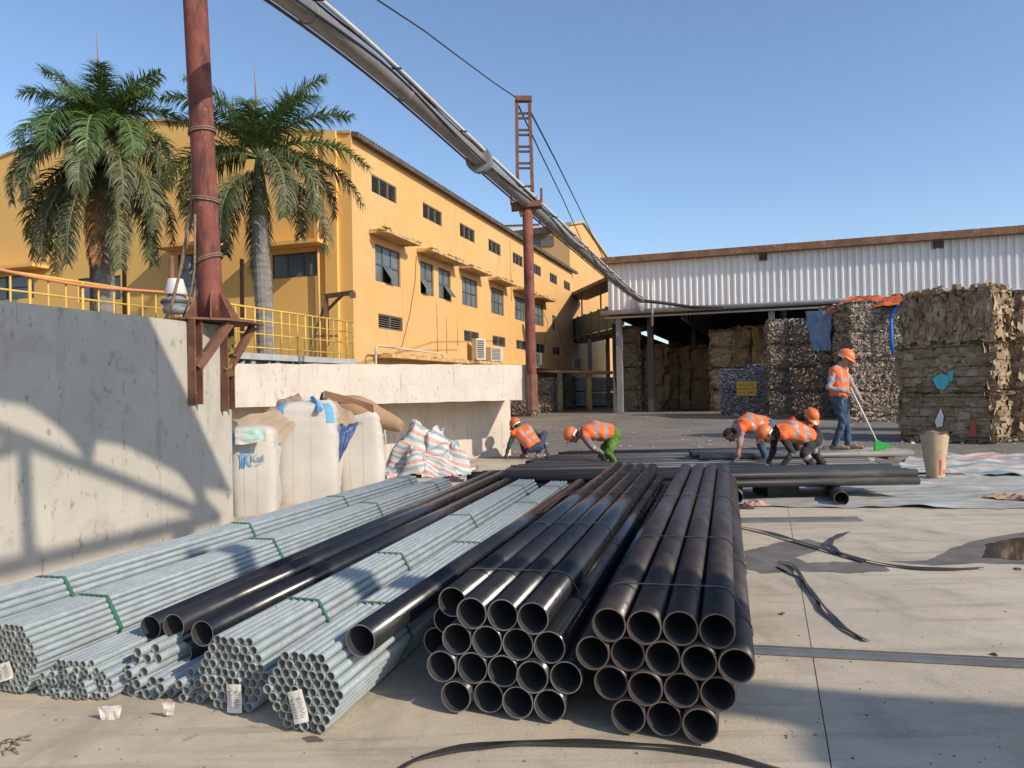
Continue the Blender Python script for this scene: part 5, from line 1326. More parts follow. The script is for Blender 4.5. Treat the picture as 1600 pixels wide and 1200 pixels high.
def drape(name, label, cat, quad, m, nu=26, nv=16, amp=0.03, fs=3.0, seed=0, thick=0.006, mfn=None, mats=None):
    """crumpled sheet through four corner points (bilinear), with folds"""
    P = [V(q) for q in quad]
    n_ = (P[1] - P[0]).cross(P[3] - P[0]).normalized()
    def f(u, v):
        p = P[0].lerp(P[1], u).lerp(P[3].lerp(P[2], u), v)
        e = amp * (mnoise.noise(V((u * fs + seed, v * fs, 1))) + 0.5 * mnoise.noise(V((u * fs * 2.7, v * fs * 2.7 + seed, 5))))
        edge = 0.02 * mnoise.noise(V((u * 5, v * 5, seed + 9)))
        return p + n_ * e + UP * edge
    mb = MB(); mb.grid(f, nu, nv, mfn=mfn); mb.grid(lambda u, v: f(u, v) - n_ * thick, nu, nv, mfn=mfn)
    o = mb.build(name, mats or MT[m], None, tuple(P[0])); return tag(o, label, cat)
# canvas sheets over the bags
drape('canvas_sheet', 'brown canvas sheet hanging between the lettered bag and the tallest bag', 'canvas', [at(362, 655, 9.0), at(490, 628, 10.2), at(441, 693, 9.22), at(402, 692, 8.85)], 'canvas', amp=0.05, seed=3)
drape('canvas_sheet', 'crumpled tan canvas fold behind the bags against the white beam', 'canvas', [at(415, 640, 10.6), at(462, 618, 11.0), at(500, 640, 10.4), at(440, 655, 10.2)], 'canvas', amp=0.12, seed=8)
drape('canvas_sheet', 'dark brown canvas draped over the right side of the tallest bag', 'canvas', [at(490, 636, 9.9), at(515, 622, 10.6), at(568, 662, 10.3), at(522, 665, 10.0)], 'canvas', amp=0.10, seed=12)
mb = MB()
roll = polyline_at([(514, 630, 10.7), (545, 638, 10.75), (580, 648, 10.8), (612, 660, 10.8), (628, 666, 10.75)])
roll = resample(roll, 14)
base = len(mb.v)
mb.tube(roll, [0.10, 0.14, 0.17, 0.19, 0.21, 0.215, 0.21, 0.20, 0.185, 0.16, 0.145, 0.135, 0.12, 0.10, 0.07], 18)
mb.v = [tuple(V(p) + V((0.025 * mnoise.noise(V(p) * 4), 0, 0.03 * mnoise.noise(V(p) * 3 + V((3, 1, 2)))))) for p in mb.v]
mb.grid(lambda u, v: roll[int(u * 9)].lerp(roll[int(u * 9) + 1], 0.5) + V((-0.05, -0.19 - 0.05 * v, 0.08 + 0.12 * v)), 9, 3)
tag(mb.build('carpet_roll', MT['canvas_roll'], None, tuple(roll[0])), 'rolled reddish brown carpet lying over the bags', 'carpet')
mb = MB()
cap = roll[0]
mb.tube([cap + V((0.0, -0.02, 0)), cap + V((-0.06, -0.03, 0.06)), cap + V((-0.10, -0.05, 0.07))], [0.12, 0.115, 0.10], 16, caps=False); tag(mb.build('canvas_roll', MT['canvas'], None, tuple(cap)), 'open mouth of a small canvas roll above the tallest bag', 'canvas')
drape('tarpaulin', 'navy tarpaulin hanging between the tallest bag and the right bag', 'tarpaulin', [at(522, 668, 9.95), at(562, 659, 10.2), at(532, 718, 9.88), at(525, 728, 9.82)], 'tarp_blue', amp=0.05, seed=21)
drape('tarpaulin', 'navy tarpaulin with orange hem between the lettered bag and the tallest bag', 'tarpaulin', [at(410, 692, 9.05), at(434, 690, 9.2), at(428, 742, 9.1), at(416, 742, 9.05)], 'tarp_blue', amp=0.04, seed=23, nv=14, mats=[MT['tarp_blue'], MT['tarp_orange']], mfn=lambda i, j: 1 if j >= 12 else 0)
mb = MB(); q = polyline_at([(488, 622, 10.0), (496, 630, 9.8), (500, 640, 9.6)]); mb.tube(q, [0.03, 0.025, 0.04], 8); mb.build('knotted_loop', MT['bag_blue'], t2_)

# striped tarpaulin heap
def with_attr(o, vals):
    a = o.data.attributes.new('across', 'FLOAT', 'POINT'); a.data.foreach_set('value', vals); return o
def heap(name, label, c, rx, ry, h, seed, per=0.22, nu=60, nv=40):
    mb = MB(); vals = []
    def f(u, v):
        x = (u - .5) * 2; y = (v - .5) * 2
        r_ = math.sqrt(x * x + y * y)
        z = h * max(0, 1 - r_ ** 1.6) * (0.75 + 0.6 * mnoise.noise(V((x * 1.6 + seed, y * 1.6, 2))))
        z += (0.34 * h * abs(mnoise.noise(V((x * 2.2 + seed, y * 2.2, 6)))) + 0.20 * h * abs(mnoise.noise(V((x * 4.5, y * 4.5 + seed, 3)))) + 0.09 * h * abs(mnoise.noise(V((x * 10, y * 10 + seed, 7)))) - 0.1 * h) * (1 - 0.4 * r_)
        wx = 0.20 * mnoise.noise(V((x * 3, y * 3, seed))); wy = 0.12 * mnoise.noise(V((x * 3, y * 3, seed + 5)))
        vals.append(((y + z * 1.1 + 0.5 * x + 0.55 * mnoise.noise(V((x * 1.2, y * 1.2, seed + 2)))) / per) * 0.45)
        return V(c) + V((x * rx + wx, y * ry + wy, max(0.005, z)))
    mb.grid(f, nu, nv)
    o = mb.build(name, MT['stripe'], None, tuple(c)); with_attr(o, vals); return tag(o, label, 'tarpaulin')
hp = ground_at(655, 742) 
heap('striped_tarpaulin', 'crumpled red white and blue striped tarpaulin heaped beside the bulk bags', (hp.x + 0.1, hp.y + 0.3, 0.0), 0.84, 0.75, 0.95, 4, per=0.17, nu=80, nv=60)
# striped sheet spread on the ground at right: dusty flat part and bright rumpled back part
def ground_sheet(name, label, quad, m, h, seed, nu=80, nv=30, per=None):
    P = [V(q) for q in quad]; mb = MB(); vals = []
    def f(u, v):
        p = P[0].lerp(P[1], u).lerp(P[3].lerp(P[2], u), v)
        x, y = p.x, p.y
        z = 0.006 + h * max(0, mnoise.noise(V((x * 1.4, y * 2.6, seed))) + 0.15) + 0.4 * h * max(0, mnoise.noise(V((x * 4, y * 7, seed + 3))))
        ed = 0.10 * mnoise.noise(V((x * 2.2, y * 2.2, seed + 6))) + 0.04 * mnoise.noise(V((x * 7, y * 7, seed + 6)))
        vals.append((v * (P[3] - P[0]).length + 0.2 * mnoise.noise(V((x, y * 2, seed + 8)))) / (per or 1))
        return V((x + ed * 0.6, y + ed, z))
    mb.grid(f, nu, nv); o = mb.build(name, MT[m], None, tuple(P[0])); with_attr(o, vals); return tag(o, label, 'tarpaulin')
ground_sheet('ground_tarpaulin', 'dusty pale tarpaulin spread on the ground under the front tubes', [ground_at(1000, 792), ground_at(1720, 796), ground_at(1700, 742), ground_at(1000, 735)], 'stripe_dusty', 0.05, 3, nu=140, nv=50)
ground_sheet('striped_ground_sheet', 'rumpled striped tarpaulin on the ground behind the cement sack', [ground_at(1395, 742), ground_at(1720, 748), ground_at(1700, 712), ground_at(1420, 716)], 'stripe', 0.13, 9, per=0.42)
drape('striped_strip', 'thin loose strip of tarpaulin with a torn red edge at right', 'tarpaulin', [ground_at(1535, 778, 0.03), ground_at(1612, 781, 0.03), ground_at(1605, 773, 0.05), ground_at(1548, 772, 0.05)], 'canvas_roll', amp=0.05, seed=31)

# ================================================================== BALES
def bale_mesh(style, w, d, h, seed):
    rr = random.Random(seed); mb = MB()
    def core(face, nu, nv):
        def f(u, v):
            if face == 'f': p = V(((u - .5) * w, -d / 2, v * h))
            elif face == 'b': p = V(((.5 - u) * w, d / 2, v * h))
            elif face == 'l': p = V((-w / 2, (.5 - u) * d, v * h))
            elif face == 'r': p = V((w / 2, (u - .5) * d, v * h))
            else: p = V(((u - .5) * w, (v - .5) * d, h))
            k = 0.05 * mnoise.noise(p * 2.2 + V((seed, 0, 0))) + 0.03 * mnoise.noise(p * 6 + V((0, seed, 0)))
            c = V((0, 0, h / 2)); ev = abs(v - .5) * 2 if face != 't' else 1.0
            return p + (p - c).normalized() * (k - 0.045) + V((p.x, p.y, 0)).normalized() * ((0.05 * (1 - ev ** 2) - 0.11 * ev ** 6) if face != 't' else -0.12 * max(abs(p.x) / w, abs(p.y) / d) ** 2)
        mb.grid(f, nu, nv, mi=0, smooth=False)
    for fc in 'flrbt': core(fc, 8, 8)
    N, smin, smax, tilt, asp, vert = {'carton': (1700, 0.06, 0.20, 0.16, 0.45, 0), 'strip': (1500, 0.09, 0.24, 0.42, 0.34, 1), 'shred': (2600, 0.03, 0.10, 0.6, 0.45, 0), 'dark': (1700, 0.04, 0.12, 0.6, 0.5, 0),
                             'white': (2300, 0.02, 0.06, 1.0, 0.45, 0), 'blue': (2300, 0.02, 0.06, 1.0, 0.45, 0), 'brown': (260, 0.15, 0.42, 0.12, 0.8, 0)}[style]
    for i in range(N):
        q = rr.random(); A = [w * h, d * h, d * h, w * d * 0.8]; tot = sum(A); q *= tot
        if q < A[0]: n_ = V((0, -1, 0)); p = V((rr.uniform(-.5, .5) * w, -d / 2, rr.random() * h)); tx = V((1, 0, 0))
        elif q < A[0] + A[1]: n_ = V((-1, 0, 0)); p = V((-w / 2, rr.uniform(-.5, .5) * d, rr.random() * h)); tx = V((0, 1, 0))
        elif q < A[0] + 2 * A[1]: n_ = V((1, 0, 0)); p = V((w / 2, rr.uniform(-.5, .5) * d, rr.random() * h)); tx = V((0, 1, 0))
        else: n_ = V((0, 0, 1)); p = V((rr.uniform(-.5, .5) * w, rr.uniform(-.5, .5) * d, h)); tx = V((1, 0, 0))
        s_ = rr.uniform(smin, smax); a = s_ * asp * rr.uniform(0.6, 1.3)
        nn = (n_ + V((rr.gauss(0, tilt), rr.gauss(0, tilt), rr.gauss(0, tilt * 0.8)))).normalized()
        ez = (UP - nn * UP.dot(nn)) if abs(nn.z) < 0.95 else V((0, 1, 0)); ez.normalize(); ex = ez.cross(nn)
        if vert: le, wi = ez, ex
        else: le, wi = ex, ez
        ro = rr.gauss(0, 0.25 if style in ('carton', 'brown', 'strip') else 0.4); le, wi = le * math.cos(ro) + wi * math.sin(ro), wi * math.cos(ro) - le * math.sin(ro)
        off = n_ * rr.uniform(-0.045, 0.015 if style != 'brown' else 0.008)
        ev = abs(p.z / h - 0.5) * 2; eh = max(abs(p.x) / w, abs(p.y) / d) * 2 if n_.z < 0.5 else 0
        if n_.z < 0.5: off = off + n_ * (0.05 * (1 - ev ** 2) - 0.10 * ev ** 6)
        c = p + off; bend = nn * rr.uniform(-0.25, 0.25) * s_
        L_, W_ = le * s_, wi * a
        mb.add([c - L_ - W_, c + bend - W_ * rr.uniform(.8, 1.1), c + bend + W_, c - L_ + W_ * rr.uniform(.6, 1.1), c + L_ - W_ * rr.uniform(.5, 1.1), c + L_ + W_ * rr.uniform(.6, 1)], [(0, 1, 2, 3), (1, 4, 5, 2)], mi=1)
    return mb.mesh('bale', [MT['core_grey' if style in ('white', 'blue', 'dark') else 'core_brown'], MT['fl_' + style]])
def wires_mesh(w, d, h, n, vertical=False):
    mb = MB()
    for k in range(n):
        z = h * (k + 0.5) / n
        pts = [V((-w / 2 - .06, -d / 2 - .065, z)), V((0, -d / 2 - .075, z + 0.01)), V((w / 2 + .06, -d / 2 - .065, z)), V((w / 2 + .06, d / 2 + .03, z)), V((-w / 2 - .06, d / 2 + .03, z)), V((-w / 2 - .06, -d / 2 - .065, z))]
        mb.tube(pts, 0.007, 4)
    return mb.mesh('baling_wire', MT['wire'])
BM = {}
def get_bale(style, w, d, h, var):
    k = (style, round(w, 2), round(h, 2), var)
    if k not in BM: BM[k] = (bale_mesh(style, w, d, h, hash(k[1:]) % 97 + var * 13 + len(style)), wires_mesh(w, d, h, 5 if style == 'carton' else 4))
    return BM[k]
def bale(style, x, y, z, w, d, h, rz, label, group, var=0, wires=False):
    me, wm = get_bale(style, w, d, h, var)
    M = Matrix.Translation((x, y, z)) @ Matrix.Rotation(rz, 4, 'Z')
    if wires:
        t = thing('paper_bale', label, 'bale', (0, 0, 0), group); t.matrix_world = M
        inst('bale_body', me, t, Matrix.Identity(4)); inst('baling_wire', wm, t, Matrix.Identity(4))
        return t
    o = bpy.data.objects.new('paper_bale', me); COL.objects.link(o); o.matrix_world = M
    return tag(o, label, 'bale', group)
# near right stack: three courses, front face turned left so that the sun only grazes it
rz = R(-50)
fx = V((math.cos(rz), math.sin(rz), 0)); fy = V((-math.sin(rz), math.cos(rz), 0))
bw, bd, bh = 1.95, 1.25, 1.19
o0 = ground_at(1412, 688)
for j, (st, lab) in enumerate((('carton', 'bottom cardboard bale of the near right stack, behind the cement sack'), ('carton', 'middle cardboard bale of the near right stack, with a turquoise carton'), ('strip', 'top bale of the near right stack, of upright cardboard strips'))):
    c = o0 + fx * (bw / 2 + (0.06 if j == 2 else random.uniform(-0.03, 0.05))) + fy * (bd / 2)
    bale(st, c.x, c.y, 0.01 + j * (bh + 0.01), bw, bd, bh, rz, lab, 'cardboard bales of the near right stack', j, wires=(j < 2))
o1 = ground_at(1574, 674)
for j in range(3):
    c = o1 + fx * (bw / 2) + fy * (bd / 2 - 0.1 * j)
    lab = ['bottom', 'middle', 'top'][j] + ' cardboard bale at the right edge of the picture'
    bale('strip' if j == 2 else 'carton', c.x, c.y, 0.01 + j * (bh + 0.04), bw, bd, bh, rz, lab, 'cardboard bales at the right edge', j + 1, wires=(j < 2))
c = o0 + fx * (bw / 2 + 0.2) + fy * (bd * 1.5 + 0.08)
for j in range(3):
    bale('carton', c.x, c.y, 0.01 + j * (bh + 0.01), bw, bd, bh, rz, ['bottom', 'middle', 'top'][j] + ' cardboard bale behind the near right stack', 'cardboard bales behind the near right stack', 2)
# coloured scraps showing in those bales
def flat_scrap(px, py, off, pts, m, lab, rootn='carton_scrap'):
    p0 = o0 + fx * 0.01; n_ = -fy
    mb = MB(); poly = []
    for (dx, dy) in pts:
        q = plane_at(px + dx, py + dy, p0 + n_ * off, n_); poly.append(q + n_ * random.uniform(0, 0.04))
    mb.prism(poly, n_ * 0.01); tag(mb.build(rootn, MT[m], None, tuple(poly[0])), lab, 'scrap')
flat_scrap(1474, 596, 0.10, [(-16, -4), (-4, -12), (8, -9), (9, 4), (0, 14), (-10, 10)], 'cyan_box', 'turquoise carton scrap sticking out of the middle bale')
flat_scrap(1486, 587, 0.10, [(-4, -6), (4, -8), (3, 8), (-2, 10)], 'cyan_box', 'small turquoise strip beside the turquoise carton scrap')
flat_scrap(1470, 652, 0.10, [(0, -14), (5, -2), (3, 14), (-6, 16), (-8, 6)], 'corr', 'pale grey plastic scrap in the bottom bale')
flat_scrap(1522, 672, 0.10, [(-6, -12), (2, -14), (5, 4), (3, 10), (-5, 8)], 'sack_red', 'red carton scrap low in the bottom bale')
# middle stacks
def stack(style_fn, pxl, pxr, pyb, rows, zdepth_w, label, group, rz=R(-20), dp=1.2, hgt=1.15, var0=0, Yoff=0.0, base=0.0):
    g = ground_at((pxl + pxr) / 2, pyb); w = (pxr - pxl) / FPX * g.y * 0.99
    for j in range(rows):
        vtx = ['bottom', 'second', 'third', 'fourth', 'fifth'][j]
        bale(style_fn(j), g.x + random.uniform(-0.04, 0.04), g.y + dp / 2 + Yoff + random.uniform(-0.05, 0.05), base + 0.01 + j * (hgt + 0.01), w, dp, hgt, rz + R(random.uniform(-2, 2)), vtx + ' bale up in the ' + label, group, (j + var0) % 2)
stack(lambda j: 'shred', 1330, 1374, 656, 4, 0, 'bright shredded stack behind the standing man', 'shredded paper stacks', rz=R(6), hgt=1.17)
stack(lambda j: 'shred', 1374, 1420, 655, 4, 0, 'shredded stack left of the near right cardboard', 'shredded paper stacks', rz=R(-8), hgt=1.17, var0=1)
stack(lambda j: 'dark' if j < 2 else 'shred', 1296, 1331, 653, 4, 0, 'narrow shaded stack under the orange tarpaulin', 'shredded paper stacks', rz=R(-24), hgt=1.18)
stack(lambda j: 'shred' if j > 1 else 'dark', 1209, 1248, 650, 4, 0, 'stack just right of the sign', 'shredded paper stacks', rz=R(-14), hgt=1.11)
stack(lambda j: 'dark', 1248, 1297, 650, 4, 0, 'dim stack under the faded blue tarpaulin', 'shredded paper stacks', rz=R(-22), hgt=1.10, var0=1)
stack(lambda j: 'white', 1134, 1178, 648, 2, 0, 'white paper stack with the yellow sign', 'white paper stacks', rz=R(-22), hgt=1.12)
stack(lambda j: 'blue' if j else 'white', 1178, 1209, 648, 2, 0, 'bluish paper stack right of the sign', 'white paper stacks', rz=R(-22), hgt=1.22, var0=1)
# dim stacks inside the shed
def inside(pxl, pxr, Y, hts, label, style='brown'):
    g0 = at(pxl, 600, Y); g1 = at(pxr, 600, Y); w = g1.x - g0.x; z = 0.01
    for j, h_ in enumerate(hts):
        vtx = ['bottom', 'second', 'third', 'fourth', 'fifth'][j]
        bale(style, (g0.x + g1.x) / 2, Y + 0.7, z, w * 0.98, 1.3, h_, R(-18 + random.uniform(-3, 3)), vtx + ' bale up in the ' + label, 'bales inside the shed', j % 2); z += h_ + 0.01
inside(974, 1003, 45.5, (1.3, 1.4, 1.5, 0.9), 'torn stack behind the corner post of the shed', 'carton')
inside(1013, 1043, 47.0, (1.6, 1.7, 0.6), 'dim stack right of the dark inner post')
inside(1047, 1066, 48.5, (1.6, 1.35, 0.75), 'narrow brown stack in the shed, left one of two')
inside(1066, 1087, 48.0, (1.6, 1.35, 0.8), 'narrow brown stack in the shed, right one of two')
inside(1085, 1120, 47.5, (2.0, 1.9), 'broad brown stack in the middle of the shed')
inside(1119, 1150, 42.5, (1.25, 1.25, 1.2, 0.9), 'tall pale brown stack behind the sign bales', 'carton')
inside(1150, 1180, 43.5, (1.25, 1.25, 1.2, 1.0), 'tall brown stack behind the white paper bales')
inside(1178, 1206, 44.0, (1.25, 1.25, 1.2, 1.0), 'tall brown stack beside the shed post')
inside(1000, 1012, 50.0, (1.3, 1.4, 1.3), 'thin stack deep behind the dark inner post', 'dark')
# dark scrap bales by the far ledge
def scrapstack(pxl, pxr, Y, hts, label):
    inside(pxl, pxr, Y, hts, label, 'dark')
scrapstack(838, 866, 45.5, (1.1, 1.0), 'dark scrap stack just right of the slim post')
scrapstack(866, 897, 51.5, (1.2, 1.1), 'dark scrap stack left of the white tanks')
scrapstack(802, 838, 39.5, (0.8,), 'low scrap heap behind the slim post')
# loose shred drifts at the foot of the stacks
mb = MB(); rr = random.Random(9)
for (px0, px1, py, n_) in ((1325, 1412, 657, 900), (1205, 1300, 652, 300), (1134, 1210, 651, 300), (965, 1010, 640, 300), (800, 860, 642, 400), (1415, 1600, 690, 300)):
    for k in range(n_):
        g = ground_at(rr.uniform(px0, px1), py + rr.gauss(0, 1.3)); s_ = rr.uniform(0.02, 0.07); q = rr.uniform(0, 6); c = V((g.x, g.y, rr.uniform(0.01, 0.10)))
        M = Matrix.Rotation(q, 3, 'Z') @ Matrix.Rotation(rr.gauss(0, 0.5), 3, 'X')
        mb.add([c + M @ V(k2) for k2 in ((-s_, -s_ * .6, 0), (s_, -s_ * .5, 0.01), (s_ * .8, s_ * .6, 0), (-s_, s_ * .5, 0.01))], [(0, 1, 2, 3)])
stuff(mb.build('paper_litter', MT['fl_shred']))
mb = MB()
for k in range(1500):
    g = ground_at(rr.uniform(780, 1650), 640 + 80 * rr.random() ** 1.6); s_ = rr.uniform(0.012, 0.05); q = rr.uniform(0, 6)
    M = Matrix.Rotation(q, 3, 'Z') @ Matrix.Rotation(rr.gauss(0, 0.2), 3, 'X'); c = V((g.x, g.y, 0.012))
    mb.add([c + M @ V(k2) for k2 in ((-s_, -s_ * .6, 0), (s_, -s_ * .5, 0.01), (s_ * .8, s_ * .6, 0), (-s_, s_ * .5, 0.01))], [(0, 1, 2, 3)])
stuff(mb.build('ground_litter', MT['litter']))

# sign
sg = plane_at(1167, 607, ground_at(1155, 649) + V((0, -0.16, 0)), V((0.37, 0.93, 0)))
rzs = R(-22); sx = V((math.cos(rzs), math.sin(rzs), 0)); sn = V((sx.y, -sx.x, 0))
sg = sg + sn * 0.14
tS = thing('notice_board', 'yellow notice board with dark lettering fixed to the white paper bales', 'sign', tuple(sg))
mb = MB(); mb.box(sg, (0.92, 0.02, 0.68), rzs); mb.build('board', MT['sign'], tS)
for txt, zz, sz in (('BÃI CHỨA', 0.13, 0.15), ('NGUYÊN LIỆU', -0.06, 0.14), ('SỐ 1, 2 XƯỞNG', -0.25, 0.125)):
    place_text(txt, sz, sg + sn * 0.013 + UP * zz, sx, UP, 'sign_text', tS)
# tarpaulins over the stacks
Yt = 30.5
drape('tarpaulin', 'orange tarpaulin lying on top of the shredded stacks', 'tarpaulin', [at(1286, 488, 30.4), at(1424, 474, 28.4), at(1408, 461, 29.6), at(1330, 463, 31.2)], 'tarp_orange', amp=0.14, seed=41, fs=5)
drape('tarpaulin', 'faded blue tarpaulin hanging over the dim stack', 'tarpaulin', [at(1258, 486, 32.0), at(1299, 486, 31.0), at(1298, 548, 30.9), at(1268, 547, 31.4)], 'tarp_paleblue', amp=0.14, seed=43, fs=4)
drape('tarpaulin', 'faded blue strip hanging above the standing man', 'tarpaulin', [at(1324, 474, 30.0), at(1331, 474, 29.8), at(1327, 548, 29.6), at(1316, 548, 29.6)], 'tarp_paleblue', amp=0.08, seed=45)
drape('tarpaulin', 'narrow orange and blue strip hanging behind the helmet of the standing man', 'tarpaulin', [at(1329, 520, 29.6), at(1333, 520, 29.5), at(1331, 566, 29.4), at(1327, 566, 29.4)], 'tarp_orange', amp=0.05, seed=46)
mb = MB(); mb.tube(polyline_at([(1408, 472, 29.3), (1396, 484, 29.0), (1392, 500, 28.9), (1393, 530, 28.9), (1395, 553, 28.9)]), 0.07, 6)
tag(mb.build('blue_strap', MT['tarp_brightblue'], None, tuple(at(1396, 484, 29))), 'bright blue strap hanging down the shredded stack', 'strap')
mb = MB(); mb.tube(polyline_at([(1402, 476, 29.3), (1420, 470, 29.2), (1440, 466, 28.0)]), 0.10, 6)
tag(mb.build('blue_strap', MT['tarp_brightblue'], None, tuple(at(1420, 470, 29))), 'bright blue strap lying along the top of the bales', 'strap')

# ================================================================== WHITE TANKS
def tote(px, Y, z, label, m='tote'):
    c = at(px, 620, Y); c = V((c.x, c.y, z)); t = thing('caged_tank', label, 'tank', tuple(c), 'caged tanks by the far wall')
    mb = MB(); mb.box(c + UP * 0.62, (1.06, 0.98, 0.92), R(-15)); mb.build('tank', MT[m], t)
    mb = MB(); M = Matrix.Rotation(R(-15), 3, 'Z')
    for k in range(6):
        x = -0.58 + 1.16 * k / 5; mb.bar(c + M @ V((x, -0.54, 0.12)), c + M @ V((x, -0.54, 1.12)), 0.03, 0.03)
        zz = 0.14 + 0.95 * k / 5; mb.bar(c + M @ V((-0.6, -0.545, zz)), c + M @ V((0.6, -0.545, zz)), 0.03, 0.03)
    mb.build('cage', MT['steel_light'], t)
    mb = MB(); mb.box(c + UP * 0.06, (1.2, 1.0, 0.11), R(-15)); mb.build('pallet', MT['steel_dark'], t)
for i, px in enumerate((903, 927, 951)):
    tote(px, 56.5, 0.0, ['left', 'middle', 'right'][i] + ' caged white tank in the bottom row by the far wall')
    tote(px, 56.5, 1.15, ['left', 'middle', 'right'][i] + ' caged white tank in the upper row by the far wall', 'tote_y' if i == 0 else 'tote')
mb = MB(); g0 = at(852, 600, 46.5)
mb.hexa([V((g0.x - 1.5, g0.y, 2.55)), V((g0.x + 6.0, g0.y + 3.0, 2.35)), V((g0.x + 5.6, g0.y + 4.2, 2.35)), V((g0.x - 1.5, g0.y + 1.4, 2.55)), V((g0.x - 1.5, g0.y, 2.72)), V((g0.x + 6.0, g0.y + 3.0, 2.52)), V((g0.x + 5.6, g0.y + 4.2, 2.52)), V((g0.x - 1.5, g0.y + 1.4, 2.72))])
for k in range(4): mb.box((g0.x - 1.0 + 2.0 * k, g0.y + 0.7 + 0.85 * k, 1.25), (0.35, 0.35, 2.55))
tag(mb.build('concrete_shelter', MT['ledge'], None, (g0.x, g0.y, 0)), 'low mossy concrete shelf on short piers above the scrap', 'shelf')
# ================================================================== PEOPLE
def capsule_mesh(mb, a, b, ra, rb, n=10):
    a = V(a); b = V(b); d = b - a
    if d.length < 1e-5: d = V((0, 0, 1e-4)); b = a + d
    dn = d.normalized()
    pts = []; rs = []
    for k in range(4):
        q = math.pi / 2 * (1 - k / 4 * 0.98) ; pts.append(a - dn * ra * math.sin(q)); rs.append(max(ra * math.cos(q), 0.15 * ra * 0.2))
    pts.append(a); rs.append(ra); pts.append(b); rs.append(rb)
    for k in range(1, 5):
        q = math.pi / 2 * (k / 4) * 0.98; pts.append(b + dn * rb * math.sin(q)); rs.append(max(rb * math.cos(q), 0.03 * rb))
    mb.tube(pts, rs, n)
def remeshed(bones, voxel, name, smooth=2):
    mb = MB()
    for (a, b, ra, rb, tg) in bones: capsule_mesh(mb, a, b, ra, rb, 12 if ra > 0.03 else 8)
    me = mb.mesh('tmp', MT['skin']); o = bpy.data.objects.new('tmp', me); COL.objects.link(o)
    m = o.modifiers.new('r', 'REMESH'); m.mode = 'VOXEL'; m.voxel_size = voxel; m.use_smooth_shade = True
    s = o.modifiers.new('s', 'SMOOTH'); s.factor = 0.5; s.iterations = smooth
    dg = bpy.context.evaluated_depsgraph_get()
    out = bpy.data.meshes.new_from_object(o.evaluated_get(dg)); out.name = name
    bpy.data.objects.remove(o); bpy.data.meshes.remove(me)
    return out
def classify(P, bones):
    best = np.full(len(P), 1e9); idx = np.zeros(len(P), int)
    for i, (a, b, ra, rb, tg) in enumerate(bones):
        a = np.array(a); b = np.array(b); d = b - a; L2 = max(d @ d, 1e-9)
        t_ = np.clip(((P - a) @ d) / L2, 0, 1); c = a + t_[:, None] * d
        dist = np.linalg.norm(P - c, axis=1) - (ra + (rb - ra) * t_)
        w = dist < best; best[w] = dist[w]; idx[w] = i
    return idx
def centres(me):
    n = len(me.polygons); c = np.empty(n * 3); me.polygons.foreach_get('center', c); return c.reshape(-1, 3)
def hand_bones(w, d, palm_n, curl, tg, out, flip=1):
    w = V(w); d = V(d).normalized(); pn = V(palm_n); pn = (pn - d * pn.dot(d)).normalized(); sd_ = d.cross(pn) * flip
    out.append((w, w + d * 0.03, 0.028, 0.03, tg))
    for k in (-1, 1): out.append((w + d * 0.03 + sd_ * 0.016 * k, w + d * 0.085 + sd_ * 0.024 * k, 0.019, 0.016, tg))
    for i, L in enumerate((0.068, 0.078, 0.073, 0.056)):
        b0 = w + d * 0.088 + sd_ * (0.034 - 0.0226 * i); d1 = (d * math.cos(curl) + pn * math.sin(curl)).normalized(); d2 = (d * math.cos(curl * 2.2) + pn * math.sin(curl * 2.2)).normalized()
        m = b0 + d1 * L * 0.55; out.append((b0, m, 0.0098, 0.0092, tg)); out.append((m, m + d2 * L * 0.5, 0.0092, 0.0080, tg))
    th = w + d * 0.03 + sd_ * 0.036; td = (d * 0.7 + sd_ * 0.6 + pn * 0.35).normalized(); m = th + td * 0.034
    out.append((th, m, 0.0125, 0.011, tg)); out.append((m, m + (td * 0.6 + d * 0.5 + pn * 0.3 * math.sin(curl)).normalized() * 0.032, 0.011, 0.009, tg))
